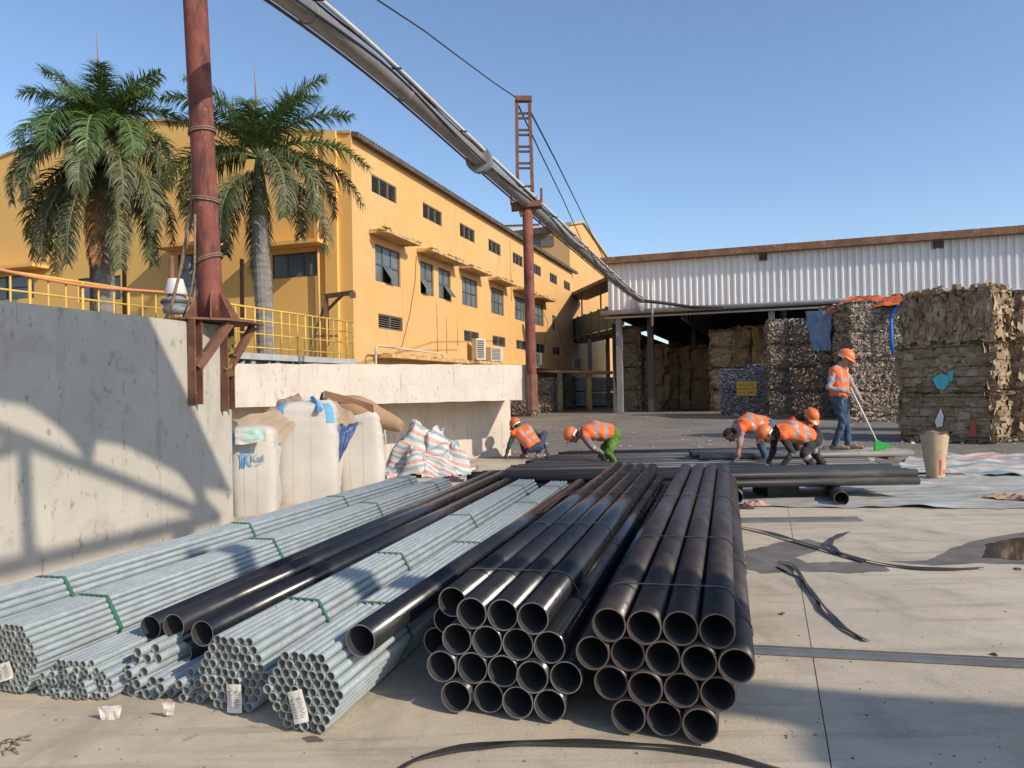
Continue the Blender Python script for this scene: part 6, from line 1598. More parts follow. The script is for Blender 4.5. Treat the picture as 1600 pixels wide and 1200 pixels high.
def person(label, root, J, mats, helmet=True, stripes=None, hair=False, bulk=1.0, hand=None):
    """J: joints in metres from the root (x right, y away, z up)"""
    g = {k: V(v) for k, v in J.items()}
    bn = []
    A = lambda a, b, ra, rb, tg: bn.append((tuple(a), tuple(b), ra * bulk, rb * bulk, tg))
    pel, che, nek, hd = g['pel'], g['che'], g['nek'], g['head']
    face = g['face'].normalized(); hup = g['hup'] - face * g['hup'].dot(face); hup.normalize(); hs = face.cross(hup)
    # torso
    A(pel, che, 0.115, 0.125, 'shirt'); A(che, nek - (nek - che) * 0.25, 0.125, 0.085, 'shirt')
    for s in 'LR':
        sh, hp = g['sh' + s], g['hip' + s]
        shi = sh.lerp(nek, 0.30)
        A(hp.lerp(pel, 0.35), che.lerp(sh, 0.55), 0.105, 0.105, 'shirt'); A(shi, che.lerp(sh, 0.6), 0.075, 0.10, 'shirt'); A(nek.lerp(sh, 0.3), sh, 0.058, 0.062, 'shirt')
        A(sh, g['el' + s], 0.060, 0.048, 'sleeve'); A(g['el' + s], g['wr' + s].lerp(g['el' + s], 0.12), 0.048, 0.034, 'fore'); 
        bn.append((tuple(g['wr' + s].lerp(g['el' + s], 0.15)), tuple(g['wr' + s]), 0.027, 0.026, 'hand'))
        A(hp, g['kn' + s], 0.095, 0.068, 'trouser'); A(g['kn' + s], g['an' + s], 0.066, 0.052, 'trouser')
        A(pel, hp, 0.115, 0.105, 'trouser')
        to = g['to' + s]; an = g['an' + s]
        heel = an + (an - to).normalized() * 0.045; heel.z = an.z - 0.045
        bn.append((tuple(an), tuple(heel), 0.046, 0.042, 'shoe')); bn.append((tuple(heel), tuple(V((to.x, to.y, heel.z - 0.008))), 0.044, 0.034, 'shoe')); bn.append((tuple(an + V((0, 0, -0.02))), tuple(V((to.x, to.y, heel.z)).lerp(an, 0.45)), 0.045, 0.038, 'shoe'))
        hd_ = g.get('hd' + s, (g['wr' + s] - g['el' + s])); pnv = g.get('pn' + s, V((0, 0.3, -1)) if abs(hd_.normalized().z) < 0.8 else V((0, 1, 0)))
        hb = []; hand_bones(g['wr' + s], hd_, pnv, 0.55 if hand is None else hand, 'hand', hb, 1 if s == 'L' else -1)
        bn.extend([(tuple(a), tuple(b), r1, r2, t_) for a, b, r1, r2, t_ in hb])
    # neck and head
    bn.append((tuple(nek - (nek - che) * 0.1), tuple(hd - hup * 0.06 - face * 0.01), 0.058, 0.055, 'skin'))
    S = lambda c, r, tg: bn.append((tuple(c), tuple(c + V((0, 0, 0.001))), r, r, tg))
    bn.append((tuple(hd + hup * 0.03 - face * 0.015), tuple(hd + hup * 0.035 + face * 0.02), 0.088, 0.082, 'skin'))
    bn.append((tuple(hd - hup * 0.03 + face * 0.025), tuple(hd - hup * 0.075 + face * 0.045), 0.066, 0.045, 'skin'))
    bn.append((tuple(hd + hup * 0.005 + face * 0.10), tuple(hd - hup * 0.022 + face * 0.112), 0.012, 0.016, 'skin'))
    for k in (-1, 1):
        S(hd + hup * 0.01 + face * 0.092 + hs * 0.034 * k, 0.012, 'eye'); bn.append((tuple(hd + hup * 0.01 + hs * 0.085 * k), tuple(hd - hup * 0.03 + hs * 0.083 * k), 0.016, 0.013, 'skin'))
        S(hd - hup * 0.05 + face * 0.092 + hs * 0.014 * k, 0.010, 'mouth')
    bn.append((tuple(hd + hup * 0.035 - face * 0.03), tuple(hd + hup * 0.055 + face * 0.0), 0.088, 0.084, 'hair')); bn.append((tuple(hd - hup * 0.02 - face * 0.05), tuple(hd + hup * 0.02 - face * 0.05), 0.066, 0.07, 'hair'))
    t = thing('person', label, 'person', root)
    vox = 0.0095
    me = remeshed(bn, vox, 'body', 2)
    P = centres(me); idx = classify(P, bn)
    order = ['skin', 'shirt', 'sleeve', 'fore', 'trouser', 'shoe', 'hand', 'eye', 'mouth', 'hair', 'stripe']
    me.materials.clear()
    mm = dict(skin='skin', eye='hair', hair='hair', mouth='rag_dark', stripe='reflect'); mm.update(mats)
    for k in order: me.materials.append(MT[mm[k]])
    ti = np.array([order.index(bn[i][4]) for i in range(len(bn))])
    mi = ti[idx]
    if stripes:
        for (tg, a, b, f0, f1) in stripes:
            a_, b_ = np.array(g[a]), np.array(g[b]); d = b_ - a_; tt = ((P - a_) @ d) / (d @ d)
            near = np.linalg.norm(P - (a_ + np.clip(tt, 0, 1)[:, None] * d), axis=1) < 0.13
            mi[(mi == order.index(tg)) & (tt > f0) & (tt < f1) & near] = order.index('stripe')
    # soft folds in the cloth
    nv = len(me.vertices); co = np.empty(nv * 3); me.vertices.foreach_get('co', co); co = co.reshape(-1, 3)
    no = np.empty(nv * 3); me.vertices.foreach_get('normal', no); no = no.reshape(-1, 3)
    iv = classify(co, bn); cloth = np.array([bn[i][4] in ('shirt', 'sleeve', 'fore', 'trouser') for i in range(len(bn))])[iv]
    ph = co @ np.array([[31., 12, 7], [9, 27, 22], [18, -14, 35]]).T
    e = 0.0045 * (np.sin(ph[:, 0] + 1.3 * np.sin(ph[:, 1])) + np.sin(ph[:, 2] + 1.5 * np.sin(ph[:, 0] * 0.6)))
    co += no * (e * cloth)[:, None]
    me.vertices.foreach_set('co', co.ravel()); me.polygons.foreach_set('material_index', mi.astype(np.int32)); me.polygons.foreach_set('use_smooth', [True] * len(me.polygons)); me.update()
    ob = bpy.data.objects.new('body', me); COL.objects.link(ob); ob.parent = t
    # vest over the torso
    vb = []
    for (a, b, ra, rb, tg) in bn:
        if tg == 'shirt':
            a2, b2 = V(a), V(b); vb.append((tuple(a2), tuple(b2), ra + 0.020, rb + 0.020, 'v'))
    ax = (nek - pel); Lx = ax.length; axn = ax.normalized()
    vm = remeshed(vb, 0.013, 'vest', 3)
    P = centres(vm); rel = P - np.array(pel); tpos = rel @ np.array(axn)
    lat = (g['shR'] - g['shL']); lat = (lat - axn * lat.dot(axn)).normalized(); lp = (P - np.array(che)) @ np.array(lat)
    nv = len(vm.vertices); co = np.empty(nv * 3); vm.vertices.foreach_get('co', co); co = co.reshape(-1, 3); no = np.empty(nv * 3); vm.vertices.foreach_get('normal', no); no = no.reshape(-1, 3)
    ph = co @ np.array([[28., 10, 9], [12, 24, 20], [15, -12, 30]]).T
    co += no * (0.006 * np.sin(ph[:, 0] + 1.2 * np.sin(ph[:, 1])))[:, None]; vm.vertices.foreach_set('co', co.ravel())
    f = tpos / Lx
    mi = np.zeros(len(P), int)
    mi[((f > 0.20) & (f < 0.32)) | ((f > 0.50) & (f < 0.61))] = 1
    mi[(f >= 0.61) & (np.abs(np.abs(lp) - 0.115) < 0.026)] = 1
    vm.materials.clear(); vm.materials.append(MT['vest']); vm.materials.append(MT['reflect'])
    vm.polygons.foreach_set('material_index', mi.astype(np.int32)); vm.polygons.foreach_set('use_smooth', [True] * len(vm.polygons))
    # clip away hem and neck
    import bmesh
    bm = bmesh.new(); bm.from_mesh(vm)
    kill = []
    for fc in bm.faces:
        c = fc.calc_center_median(); tp = (c - pel).dot(axn) / Lx
        if tp < 0.02 or tp > 0.99: kill.append(fc)
        elif min((c - g['shL']).length, (c - g['shR']).length) < 0.045: kill.append(fc)
    bmesh.ops.delete(bm, geom=kill, context='FACES'); bm.to_mesh(vm); bm.free()
    vo = bpy.data.objects.new('vest', vm); COL.objects.link(vo); vo.parent = t
    if helmet:
        Mh = Matrix((hs, face, hup)).transposed()
        mb = MB(); n = 24; rows = 8; c = hd + hup * 0.045 - face * 0.005
        def hf(u, v):
            q = 2 * math.pi * u; e = math.pi / 2 * v
            r_ = math.cos(e); ridge = 0.010 * max(0, 1 - abs(math.sin(q * 1.0) * 0 + math.cos(q) * r_) * 6) * math.sin(e)
            return c + Mh @ V((0.113 * r_ * math.cos(q), 0.137 * r_ * math.sin(q), 0.125 * math.sin(e) ** 0.85 + ridge))
        mb.grid(hf, n, rows)
        def br(u, v):
            q = 2 * math.pi * u; fr = max(0, math.sin(q)); w_ = 0.014 + 0.055 * fr ** 2.2
            return c + Mh @ V(((0.113 + w_ * v * (0.6 if fr > 0 else 1)) * math.cos(q), (0.137 + w_ * v) * math.sin(q), -0.012 * v - 0.02 * v * fr))
        mb.grid(br, n, 2); mb.grid(lambda u, v: V(br(u, v)) - hup * 0.004, n, 2)
        h = mb.build('helmet', MT['helmet']); 
        h.parent = t
        mb = MB()
        def bd(u, v):
            q = math.pi * (1.0 + 1.0 * u); return c + Mh @ V((0.106 * math.cos(q), 0.128 * math.sin(q), -0.012 - 0.035 * v))
        mb.grid(bd, 14, 1); s_ = mb.build('head_band', MT['white_band']); s_.parent = h
    return t
ZR = 0.13
# --- standing man with broom
rs_ = at(1314, 703, 13.1); rs_ = (rs_.x, rs_.y, 0.283)
pst = person('man standing with a broom, grey shirt, orange vest and jeans, looking down', rs_, dict(
    pel=(0.0, 0.0, 0.90), che=(-0.02, 0.0, 1.20), nek=(0.0, -0.01, 1.40), head=(0.075, -0.055, 1.53), face=(0.74, -0.45, -0.50), hup=(0.35, -0.15, 1.0),
    shL=(0.13, 0.12, 1.34), shR=(-0.15, -0.12, 1.34), elR=(-0.25, -0.16, 1.05), wrR=(-0.03, -0.27, 0.98), elL=(0.24, 0.03, 1.07), wrL=(0.27, -0.13, 0.87), hdR=(1, -0.15, -0.1), pnR=(0.1, 1, 0), hdL=(0.25, -0.3, -1), pnL=(-0.5, -1, 0),
    hipL=(0.075, 0.07, 0.86), hipR=(-0.075, -0.07, 0.86), knR=(-0.02, -0.13, 0.47), anR=(-0.13, -0.07, 0.09), toR=(0.05, -0.15, 0.05), knL=(0.10, 0.00, 0.47), anL=(0.14, 0.04, 0.09), toL=(0.33, -0.06, 0.05)),
    dict(shirt='grey_shirt', sleeve='grey_shirt', fore='grey_shirt', trouser='jeans', shoe='shoe_tan', hand='skin'), hand=0.9)
pst.scale = (1.05, 1.05, 1.05)
br0 = V(rs_) + V((0.068, -0.305, 1.07)); br1 = V(rs_) + V((0.46, -0.36, 0.17))
tb = thing('broom', 'long pale broom with bright green bristles held by the standing man', 'broom', tuple(br1))
mb = MB(); mb.tube([br0 + (br0 - br1).normalized() * 0.04, br1], 0.013, 8); mb.build('handle', MT['broom_white'], tb)
bd_ = (br1 - br0).normalized()
mb = MB(); bx = V((0.8, -0.3, 0.2)).normalized()
c0, c1_ = br1, br1 + bd_ * 0.16 + V((0.03, 0, 0))
mb.hexa([c1_ - bx * 0.13 + V((0, -.03, 0)), c1_ + bx * 0.16 + V((0, -.03, 0)), c1_ + bx * 0.16 + V((0, .03, 0)), c1_ - bx * 0.13 + V((0, .03, 0)), c0 - bx * 0.03 + V((0, -.018, 0)), c0 + bx * 0.03 + V((0, -.018, 0)), c0 + bx * 0.03 + V((0, .018, 0)), c0 - bx * 0.03 + V((0, .018, 0))])
for k in range(60):
    u = random.random(); p = c0.lerp(c0, 0) + bx * (0.06 * u - 0.03) ; q = c1_ + bx * (-0.14 + 0.31 * u) + V((random.uniform(-.01, .01), random.uniform(-.03, .03), random.uniform(-0.02, 0.0)))
    mb.bar(p, q, 0.006, 0.006)
mb.build('bristles', MT['broom_green'], tb)
# --- crouching man by the dock wall, back to us
r1 = ground_at(826, 717); r1 = (r1.x, r1.y, 0.0)
person('man squatting by the dock wall, back turned, dark green shirt and navy trousers', r1, dict(
    pel=(0.13, 0.0, 0.25), che=(-0.05, 0.10, 0.50), nek=(-0.18, 0.19, 0.63), head=(-0.25, 0.27, 0.68), face=(-0.55, 0.75, -0.55), hup=(-0.45, 0.25, 0.85),
    shL=(-0.30, 0.06, 0.55), shR=(0.02, 0.25, 0.62), elL=(-0.39, 0.07, 0.31), wrL=(-0.46, 0.12, 0.10), elR=(0.30, 0.34, 0.40), wrR=(0.39, 0.28, 0.17), hdL=(-0.3, 0.3, -1), hdR=(0.2, 0.1, -1),
    hipL=(0.04, -0.03, 0.23), hipR=(0.22, 0.02, 0.25), knL=(-0.16, 0.26, 0.44), knR=(0.34, 0.22, 0.50), anL=(-0.07, 0.03, 0.10), anR=(0.20, 0.05, 0.10), toL=(-0.15, 0.20, 0.05), toR=(0.27, 0.22, 0.05)),
    dict(shirt='dark_green', sleeve='dark_green', fore='dark_green', trouser='navy', shoe='shoe_tan', hand='glove'))
# --- man in green trousers, bent over, facing left
r2 = ground_at(949, 736); r2 = (r2.x, r2.y, 0.0)
person('man in bright green trousers bending over, hands on knees, orange vest', r2, dict(
    pel=(0.12, 0.0, 0.66), che=(-0.20, 0.0, 0.74), nek=(-0.44, 0.0, 0.68), head=(-0.59, 0.0, 0.62), face=(-0.55, -0.1, -0.85), hup=(-0.85, 0, 0.5),
    shL=(-0.40, -0.17, 0.63), shR=(-0.40, 0.17, 0.63), elL=(-0.27, -0.25, 0.44), wrL=(-0.11, -0.24, 0.33), elR=(-0.26, 0.22, 0.42), wrR=(-0.12, 0.16, 0.30), hdL=(0.5, 0.0, -0.7), hdR=(0.5, 0, -0.7),
    hipL=(0.13, -0.09, 0.62), hipR=(0.13, 0.09, 0.62), knL=(0.0, -0.24, 0.34), knR=(-0.06, 0.14, 0.34), anL=(0.14, -0.12, 0.09), anR=(0.04, 0.10, 0.09), toL=(-0.02, -0.18, 0.05), toR=(-0.12, 0.12, 0.05)),
    dict(shirt='mauve_shirt', sleeve='mauve_shirt', fore='mauve_shirt', trouser='green_trouser', shoe='shoe_dark', hand='glove'), bulk=1.05, stripes=[('fore', 'elL', 'wrL', 0.0, 0.16)])
# --- man in jeans bent double, left of the group
r3 = ground_at(1194, 724, ZR); r3 = (r3.x, r3.y, 0.12)
person('man in jeans bent double with bare forearms, left one of the right-hand group', r3, dict(
    pel=(0.06, 0.0, 0.66), che=(-0.24, 0.0, 0.73), nek=(-0.46, 0.0, 0.64), head=(-0.56, -0.02, 0.50), face=(-0.35, -0.15, -1.0), hup=(-0.9, 0, 0.35),
    shL=(-0.43, -0.17, 0.60), shR=(-0.43, 0.17, 0.60), elL=(-0.47, -0.20, 0.34), wrL=(-0.51, -0.20, 0.12), elR=(-0.37, 0.15, 0.34), wrR=(-0.38, 0.12, 0.12), hdL=(-0.6, -0.1, -0.35), hdR=(-0.6, 0.1, -0.35), pnL=(0, 0, -1), pnR=(0, 0, -1),
    hipL=(0.06, -0.09, 0.63), hipR=(0.06, 0.09, 0.63), knL=(-0.10, -0.13, 0.36), knR=(-0.02, 0.12, 0.36), anL=(0.00, -0.10, 0.09), anR=(0.06, 0.1, 0.09), toL=(-0.16, -0.12, 0.05), toR=(-0.10, 0.12, 0.05)),
    dict(shirt='pink_shirt', sleeve='pink_shirt', fore='skin', trouser='jeans', shoe='shoe_dark', hand='glove'), helmet=False)
# --- man in black overalls, crouched, facing left
r4 = ground_at(1250, 737, 0.1); r4 = (r4.x, r4.y, 0.1)
person('man in black overalls with grey leg bands crouching forward, hard hat at left', r4, dict(
    pel=(0.20, 0.0, 0.52), che=(-0.12, 0.0, 0.66), nek=(-0.38, 0.0, 0.62), head=(-0.52, -0.03, 0.58), face=(-0.70, -0.2, -0.70), hup=(-0.7, 0, 0.72),
    shL=(-0.33, -0.17, 0.57), shR=(-0.33, 0.17, 0.57), elL=(-0.20, -0.24, 0.31), wrL=(-0.38, -0.25, 0.10), elR=(-0.34, 0.2, 0.32), wrR=(-0.44, 0.15, 0.10), hdL=(-0.8, 0, -0.25), hdR=(-0.8, 0, -0.25), pnL=(0, 0, -1), pnR=(0, 0, -1),
    hipL=(0.20, -0.09, 0.49), hipR=(0.20, 0.09, 0.50), knL=(-0.02, -0.22, 0.30), knR=(0.30, 0.22, 0.30), anL=(0.12, -0.22, 0.08), anR=(0.46, 0.26, 0.10), toL=(-0.04, -0.26, 0.05), toR=(0.34, 0.34, 0.04)),
    dict(shirt='black_cloth', sleeve='black_cloth', fore='black_cloth', trouser='black_cloth', shoe='shoe_dark', hand='glove'), bulk=1.06, stripes=[('trouser', 'knL', 'anL', 0.15, 0.38), ('fore', 'elL', 'wrL', -0.05, 0.12), ('trouser', 'hipR', 'knR', 0.35, 1.0)])
# --- man mostly hidden behind him
r5 = ground_at(1270, 722, 0.1); r5 = (r5.x, r5.y + 0.35, 0.1)
person('man crouching behind the man in black, only helmet, shoulder and leg showing', r5, dict(
    pel=(-0.10, 0.18, 0.42), che=(-0.08, 0.05, 0.62), nek=(0.0, -0.06, 0.74), head=(0.06, -0.16, 0.77), face=(0.25, -0.75, -0.75), hup=(0.2, -0.6, 0.75),
    shR=(-0.20, -0.05, 0.70), shL=(0.16, 0.02, 0.66), elR=(-0.24, -0.2, 0.45), wrR=(-0.1, -0.34, 0.3), elL=(0.24, -0.14, 0.42), wrL=(0.12, -0.34, 0.28),
    hipR=(-0.18, 0.16, 0.40), hipL=(0.02, 0.18, 0.40), knR=(-0.22, -0.18, 0.46), knL=(0.26, -0.05, 0.42), anR=(-0.18, -0.05, 0.09), anL=(0.32, 0.08, 0.09), toR=(-0.2, -0.24, 0.05), toL=(0.40, -0.08, 0.05)),
    dict(shirt='black_cloth', sleeve='black_cloth', fore='black_cloth', trouser='black_cloth', shoe='shoe_dark', hand='glove'), stripes=[('trouser', 'knL', 'anL', 0.0, 0.8)])
# ================================================================== FOREGROUND ODDMENTS
def strip_on_ground(pts, w, h, m, name, label, cat, twist=0.0, z0=0.004):
    P = [ground_at(x, y, 0) + UP * (z0 * 0.6 + zz * 0.45) for x, y, zz in pts]
    P = resample(P, 60)
    for _ in range(4): P = [P[0]] + [(P[i - 1] + P[i] * 2 + P[i + 1]) / 4 for i in range(1, len(P) - 1)] + [P[-1]]
    mb = MB(); ring = []
    for i, p in enumerate(P):
        d = (P[min(i + 1, len(P) - 1)] - P[max(i - 1, 0)]).normalized(); s_ = d.cross(UP).normalized()
        q = twist * math.sin(i * 0.35); a = (s_ * math.cos(q) + UP * math.sin(q)) * w / 2; b = UP * h / 2
        ring.append([p - a - b, p + a - b, p + a + b, p - a + b])
    for r_ in ring: mb.v.extend([tuple(k) for k in r_])
    for i in range(len(ring) - 1):
        for k in range(4): mb.f.append((4 * i + k, 4 * i + (k + 1) % 4, 4 * i + 4 + (k + 1) % 4, 4 * i + 4 + k)); mb.m.append(0); mb.sm.append(False)
    mb.f.append((0, 1, 2, 3)); mb.m.append(0); mb.sm.append(False); n = len(mb.v); mb.f.append((n - 1, n - 2, n - 3, n - 4)); mb.m.append(0); mb.sm.append(False)
    return tag(mb.build(name, MT[m], None, tuple(P[0])), label, cat)
strip_on_ground([(1150, 824, .02), (1190, 832, .03), (1250, 850, .035), (1310, 868, .03), (1370, 882, .02), (1430, 891, .015), (1490, 892, .02), (1534, 889, .015)], 0.045, 0.006, 'strap_ground', 'steel_band', 'long black steel band lying across the concrete at right', 'band', 0.25, 0.012)
strip_on_ground([(1350, 880, .02), (1312, 868, .03), (1296, 857, .05), (1300, 847, .06), (1325, 836, .05)], 0.045, 0.006, 'strap_ground', 'steel_band', 'short curled end of black band rising beside the long band', 'band', 0.3, 0.012)
strip_on_ground([(1216, 880, .02), (1238, 884, .035), (1252, 905, .03), (1272, 935, .035), (1290, 955, .03), (1318, 985, .02), (1356, 1004, .01)], 0.026, 0.004, 'strap_ground', 'steel_band', 'twisted band on the concrete below the puddle, upper strand', 'band', 0.4, 0.012)
strip_on_ground([(1214, 887, .01), (1250, 905, .012), (1276, 940, .015), (1282, 955, .02), (1310, 980, .015), (1345, 1000, .01)], 0.022, 0.004, 'strap_ground', 'steel_band', 'twisted band on the concrete below the puddle, lower strand', 'band', 0.4, 0.008)
strip_on_ground([(600, 1222, .0), (650, 1192, .02), (720, 1176, .03), (820, 1168, .035), (920, 1168, .03), (1040, 1174, .03), (1130, 1186, .02), (1240, 1212, .0)], 0.030, 0.006, 'strap_ground', 'steel_band', 'black band curving across the ground in front of the stacks', 'band', 0.25, 0.016)
def flat_bar(p0, p1, w, label):
    a = ground_at(*p0); b = ground_at(*p1); d = (b - a).normalized(); s_ = d.cross(UP) * w / 2; mb = MB()
    mb.hexa([a - s_ + UP * .004, b - s_ + UP * .004, b + s_ + UP * .004, a + s_ + UP * .004, a - s_ + UP * .016, b - s_ + UP * .016, b + s_ + UP * .016, a + s_ + UP * .016])
    mb.add([a - s_ + UP * .017, b - s_ + UP * .017, b - s_ * 0.93 + UP * .03, a - s_ * 0.93 + UP * .03], [(0, 1, 2, 3)]); tag(mb.build('flat_bar', MT['flatbar'], None, tuple(a)), label, 'steel bar')
flat_bar((1172, 1019), (1660, 1044), 0.075, 'long grey flat steel bar lying across the foreground concrete')
flat_bar((1150, 815), (1344, 813), 0.13, 'short grey flat steel bar near the tarpaulin edge')
def puddle(pts, m, name, label, z):
    P = [ground_at(x, y) for x, y in pts]; c = sum(P, V((0, 0, 0))) / len(P); mb = MB(); out = []
    for i in range(len(P)):
        a, b = P[i], P[(i + 1) % len(P)]
        for k in range(6):
            p = a.lerp(b, k / 6); p = p + (p - c).normalized() * 0.05 * mnoise.noise(p * 6) + (p - c).normalized() * 0.03 * mnoise.noise(p * 17); p.z = z; out.append(p)
    mb.add(out, [tuple(range(len(out)))]); o = mb.build(name, MT[m]); return structure(o)
puddle([(1165, 862), (1200, 852), (1235, 846), (1262, 842), (1290, 850), (1275, 862), (1240, 872), (1262, 880), (1330, 878), (1385, 886), (1390, 893), (1340, 896), (1250, 893), (1190, 896), (1165, 888)], 'damp', 'damp_patch', '', 0.003)
puddle([(1385, 878), (1450, 876), (1480, 862), (1510, 848), (1560, 838), (1640, 826), (1700, 830), (1700, 878), (1600, 882), (1530, 880), (1460, 884)], 'damp', 'damp_patch', '', 0.003)
puddle([(1540, 852), (1580, 842), (1640, 836), (1660, 868), (1590, 876), (1535, 872)], 'water', 'puddle', '', 0.006)
# cement sack standing open
cs = ground_at(1462, 748); 
ts = thing('cement_sack', 'open paper cement sack with red print standing on the tarpaulin', 'sack', (cs.x, cs.y, 0.02))
mb = MB(); hs_ = 0.66
def sk(u, v, dr=0.0):
    q = 2 * math.pi * u; r_ = (0.125 + 0.075 * v - dr) * (1 + 0.05 * math.sin(3 * q + 1) + 0.05 * mnoise.noise(V((math.cos(q) * 2, math.sin(q) * 2, v * 3))))
    top = v * hs_ + (0.03 * math.sin(2 * q) + 0.02 * math.sin(5 * q + 1)) * v ** 6
    return V((cs.x + r_ * math.cos(q), cs.y + r_ * math.sin(q) * 0.85, 0.022 + top + 0.01 * mnoise.noise(V((q * 3, v * 9, 2)))))
mb.grid(sk, 40, 24); mb.grid(lambda u, v: sk(u, v, 0.006), 40, 24); mb.build('sack_wall', MT['sack'], ts)
for (u0, u1, v0, v1) in ((0.735, 0.775, 0.08, 0.42), (0.90, 0.945, 0.36, 0.50), (0.83, 0.87, 0.1, 0.18)):
    mb = MB()
    def pr_(u, v):
        p = sk(u0 + (u1 - u0) * u, v0 + (v1 - v0) * v); n_ = V((p.x - cs.x, p.y - cs.y, 0)).normalized(); return p + n_ * 0.004
    mb.grid(pr_, 4, 10); mb.build('red_print', MT['sack_red'], ts)
# rags
def rag(px, py, s_, m, label, seed):
    c = ground_at(px, py); mb = MB()
    def f(u, v):
        x = (u - .5) * 2; y = (v - .5) * 2; r_ = math.hypot(x, y)
        z = 0.006 + s_ * 0.42 * max(0, 1 - r_) * (1 + mnoise.noise(V((x * 3 + seed, y * 3, 1)))) + 0.12 * s_ * abs(mnoise.noise(V((x * 6, y * 6, seed))))
        w_ = 1 + 0.45 * mnoise.noise(V((math.atan2(y, x) * 1.2, seed, 0)))
        return c + V((x * s_ * w_, y * s_ * 0.7 * w_, z))
    mb.grid(f, 24, 18); tag(mb.build('rag', MT[m], None, tuple(c)), label, 'rag')
rag(1181, 790, 0.17, 'rag_pink', 'crumpled pink rag on the ground beside the right black stack', 2)
rag(1162, 794, 0.12, 'rag_dark', 'dark plum rag left of the pink rag', 5)
rag(705, 752, 0.20, 'rag_dark', 'dark rag at the far end of the galvanised bundles', 7)
rag(1311, 763, 0.06, 'rag_pink', 'small red rag on the support pipe', 11)
# oily spot, twigs, crumbs in the foreground
rr = random.Random(21)
mb = MB()
for k in range(260):
    g = ground_at(rr.uniform(-20, 1620), 800 + 400 * rr.random()); s_ = rr.uniform(0.001, 0.0045); q = rr.uniform(0, 6)
    mb.box((g.x, g.y, s_ * 0.5), (s_ * 2 * rr.uniform(0.6, 1.6), s_ * 2, s_), q)
stuff(mb.build('grit', mat('grit', (0.10, 0.08, 0.065), (0.3, 0.26, 0.2), 30, rough=0.9)))
mb = MB()
for k in range(9):
    a = ground_at(2 + rr.uniform(-6, 16), 1165 + rr.uniform(-5, 14)); b = a + V((rr.uniform(0.02, 0.10), rr.uniform(-0.05, 0.08), 0)); mb.tube([a + UP * .006, a.lerp(b, .5) + UP * rr.uniform(.01, .03), b + UP * .006], 0.0035, 5)
tag(mb.build('dry_twigs', MT['rope'], None, tuple(ground_at(8, 1170))), 'bunch of dry twigs at the lower left edge', 'twigs')
puddle([(474, 1154), (490, 1149), (508, 1152), (510, 1160), (495, 1163), (478, 1161)], 'damp', 'oil_spot', '', 0.003)
for (px, py, w_, lab) in ((1222, 960, 0.02, 'small dark wooden chip on the concrete right of the stack'), (1553, 1024, 0.016, 'small twig on the concrete near the long flat bar'), (1590, 890, 0.03, 'brown leaf scrap at the right edge by the puddle')):
    c = ground_at(px, py); mb = MB(); mb.box(c + UP * 0.005, (w_ * 2, w_, 0.008), rr.uniform(0, 3)); mb.box(c + UP * 0.011 + V((0.004, 0, 0)), (w_ * 1.2, w_ * 0.7, 0.006), rr.uniform(0, 3)); tag(mb.build('wood_chip', MT['wood'], None, tuple(c)), lab, 'debris')
# tie wire draped over the pipes
def wire_over(pts, r, label, m='strap_black'):
    q = polyline_at(pts); mb = MB(); mb.tube(resample(q, 24), r, 5); tag(mb.build('tie_wire', MT[m], None, tuple(q[0])), label, 'wire')
wire_over([(800, 748, 9.3), (812, 768, 8.6), (828, 772, 8.4), (845, 790, 8.0)], 0.010, 'black strap end curling over the far galvanised pipes')
wire_over([(815, 808, 6.3), (850, 800, 6.5), (880, 775, 7.2), (905, 765, 7.6), (950, 745, 8.4)], 0.009, 'black strap lying slantwise over the glossy pipes')
wire_over([(404, 968, 3.75), (412, 958, 3.75), (424, 956, 3.8), (432, 948, 3.85)], 0.0035, 'thin loose wire curl on the tagged galvanised bundle')

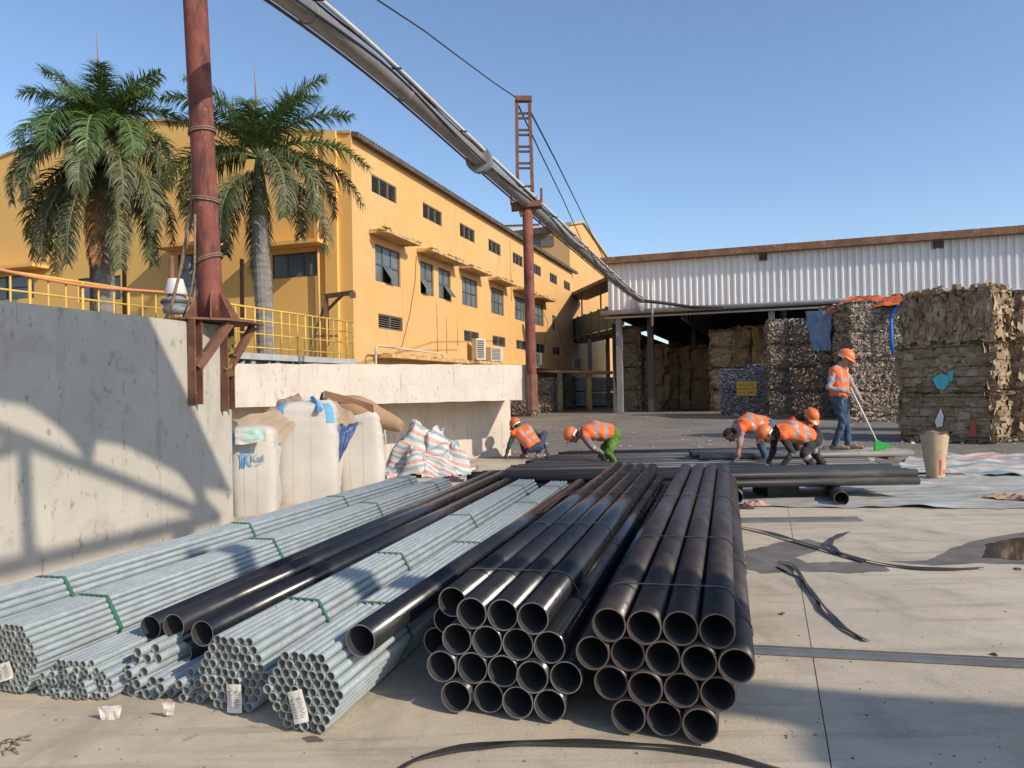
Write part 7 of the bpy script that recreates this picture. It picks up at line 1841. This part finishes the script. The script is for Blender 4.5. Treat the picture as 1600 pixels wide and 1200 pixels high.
# ================================================================== UNSEEN CANOPY BEHIND THE CAMERA, added to cast the wall, pipe and ground shadows
ZC = 5.5
def to_canopy(p):
    k = (ZC - p.z) / -LD.z; return V((p.x - LD.x * k, p.y - LD.y * k, ZC))
def wallq(x, y):
    q = plane_at(x, y, LW.o, LW.n); return to_canopy(q)
cn = thing('shadow_canopy', 'unseen canopy and truss added behind the camera, shaped to cast the truss shadow', 'canopy', (4.0, -2.0, 0))
def sheet(poly, name='shadow_sheet', m='steel_grey'):
    mb = MB(); mb.prism(poly, (0, 0, 0.02)); mb.build(name, MT[m], cn)
def cbar(p, q, w, name='shadow_bar'):
    mb = MB(); mb.bar(p, q, w, 0.06); mb.build(name, MT['steel_grey'], cn)
Z4 = lambda x, y: (x / 2.308, 380 + y / 2.308)
dark = [(-700, -150), (-700, 470), (0, 572), (100, 592), (190, 650), (255, 705), (330, 812), (348, 715), (450, 732), (560, 790), (650, 838), (695, 905), (722, 975), (742, 960), (740, 882), (838, 906), (690, 590), (545, 290), (330, -150)]  # outline of the wall shadow, thrown back along the sun to shape the sheet
sheet([wallq(*Z4(*q)) for q in dark][::-1])
cbar(wallq(*Z4(-300, 560)), wallq(*Z4(790, 995)), 0.10)
cbar(wallq(*Z4(-300, 840)), wallq(*Z4(60, 730)), 0.09)
cbar(wallq(*Z4(85, 700)), wallq(*Z4(105, 1160)), 0.11)
cbar(wallq(*Z4(-300, 1250)), wallq(*Z4(790, 985)), 0.13)
sheet([wallq(*Z4(*q)) for q in ((70, 1160), (95, 1080), (125, 1085), (150, 1130), (150, 1165), (80, 1185))][::-1], 'shadow_plate')
sheet([wallq(*Z4(*q)) for q in ((725, 900), (800, 985), (780, 1005), (700, 1030), (690, 960))][::-1], 'shadow_plate')
G = lambda x, y: to_canopy(V((x, y, 0)))
cbar(wallq(*Z4(690, 1010)), wallq(*Z4(640, 1090)), 0.16)
cbar(G(-2.75, 5.85), G(-1.29, 4.72), 0.22); cbar(G(-1.35, 4.74), G(0.12, 4.10), 0.26)
sheet([G(*q) for q in ((0.05, 4.22), (0.62, 3.98), (1.07, 3.62), (1.75, 3.42), (2.3, 3.28), (4.5, 2.7), (7.5, 1.8), (7.5, -1.5), (2.2, -0.5), (1.25, 1.9), (1.28, 2.6), (1.12, 2.9), (1.22, 3.12), (0.95, 3.25), (0.2, 3.35), (-0.15, 3.6))][::-1])  # added sheet, outlined from the shadow on the right stack and foreground
for (x, y) in ((12.5, -3.6), (13.0, -1.8), (9.5, -5.2)):
    mb = MB(); mb.bar((x, y, 0), (x, y, ZC), 0.2, 0.2); mb.build('post', MT['steel_grey'], cn)  # supports added so the unseen canopy does not float
for (a, b) in (((5.0, -3.5), (13.0, -1.8)), ((2.0, -1.2), (9.5, -5.2))):
    mb = MB(); mb.bar((a[0], a[1], ZC + 0.12), (b[0], b[1], ZC + 0.12), 0.1, 0.14); mb.build('rafter', MT['steel_grey'], cn)
print('objects', len(bpy.data.objects), 'tris', sum(sum(len(p.vertices) - 2 for p in m.polygons) for m in bpy.data.meshes))
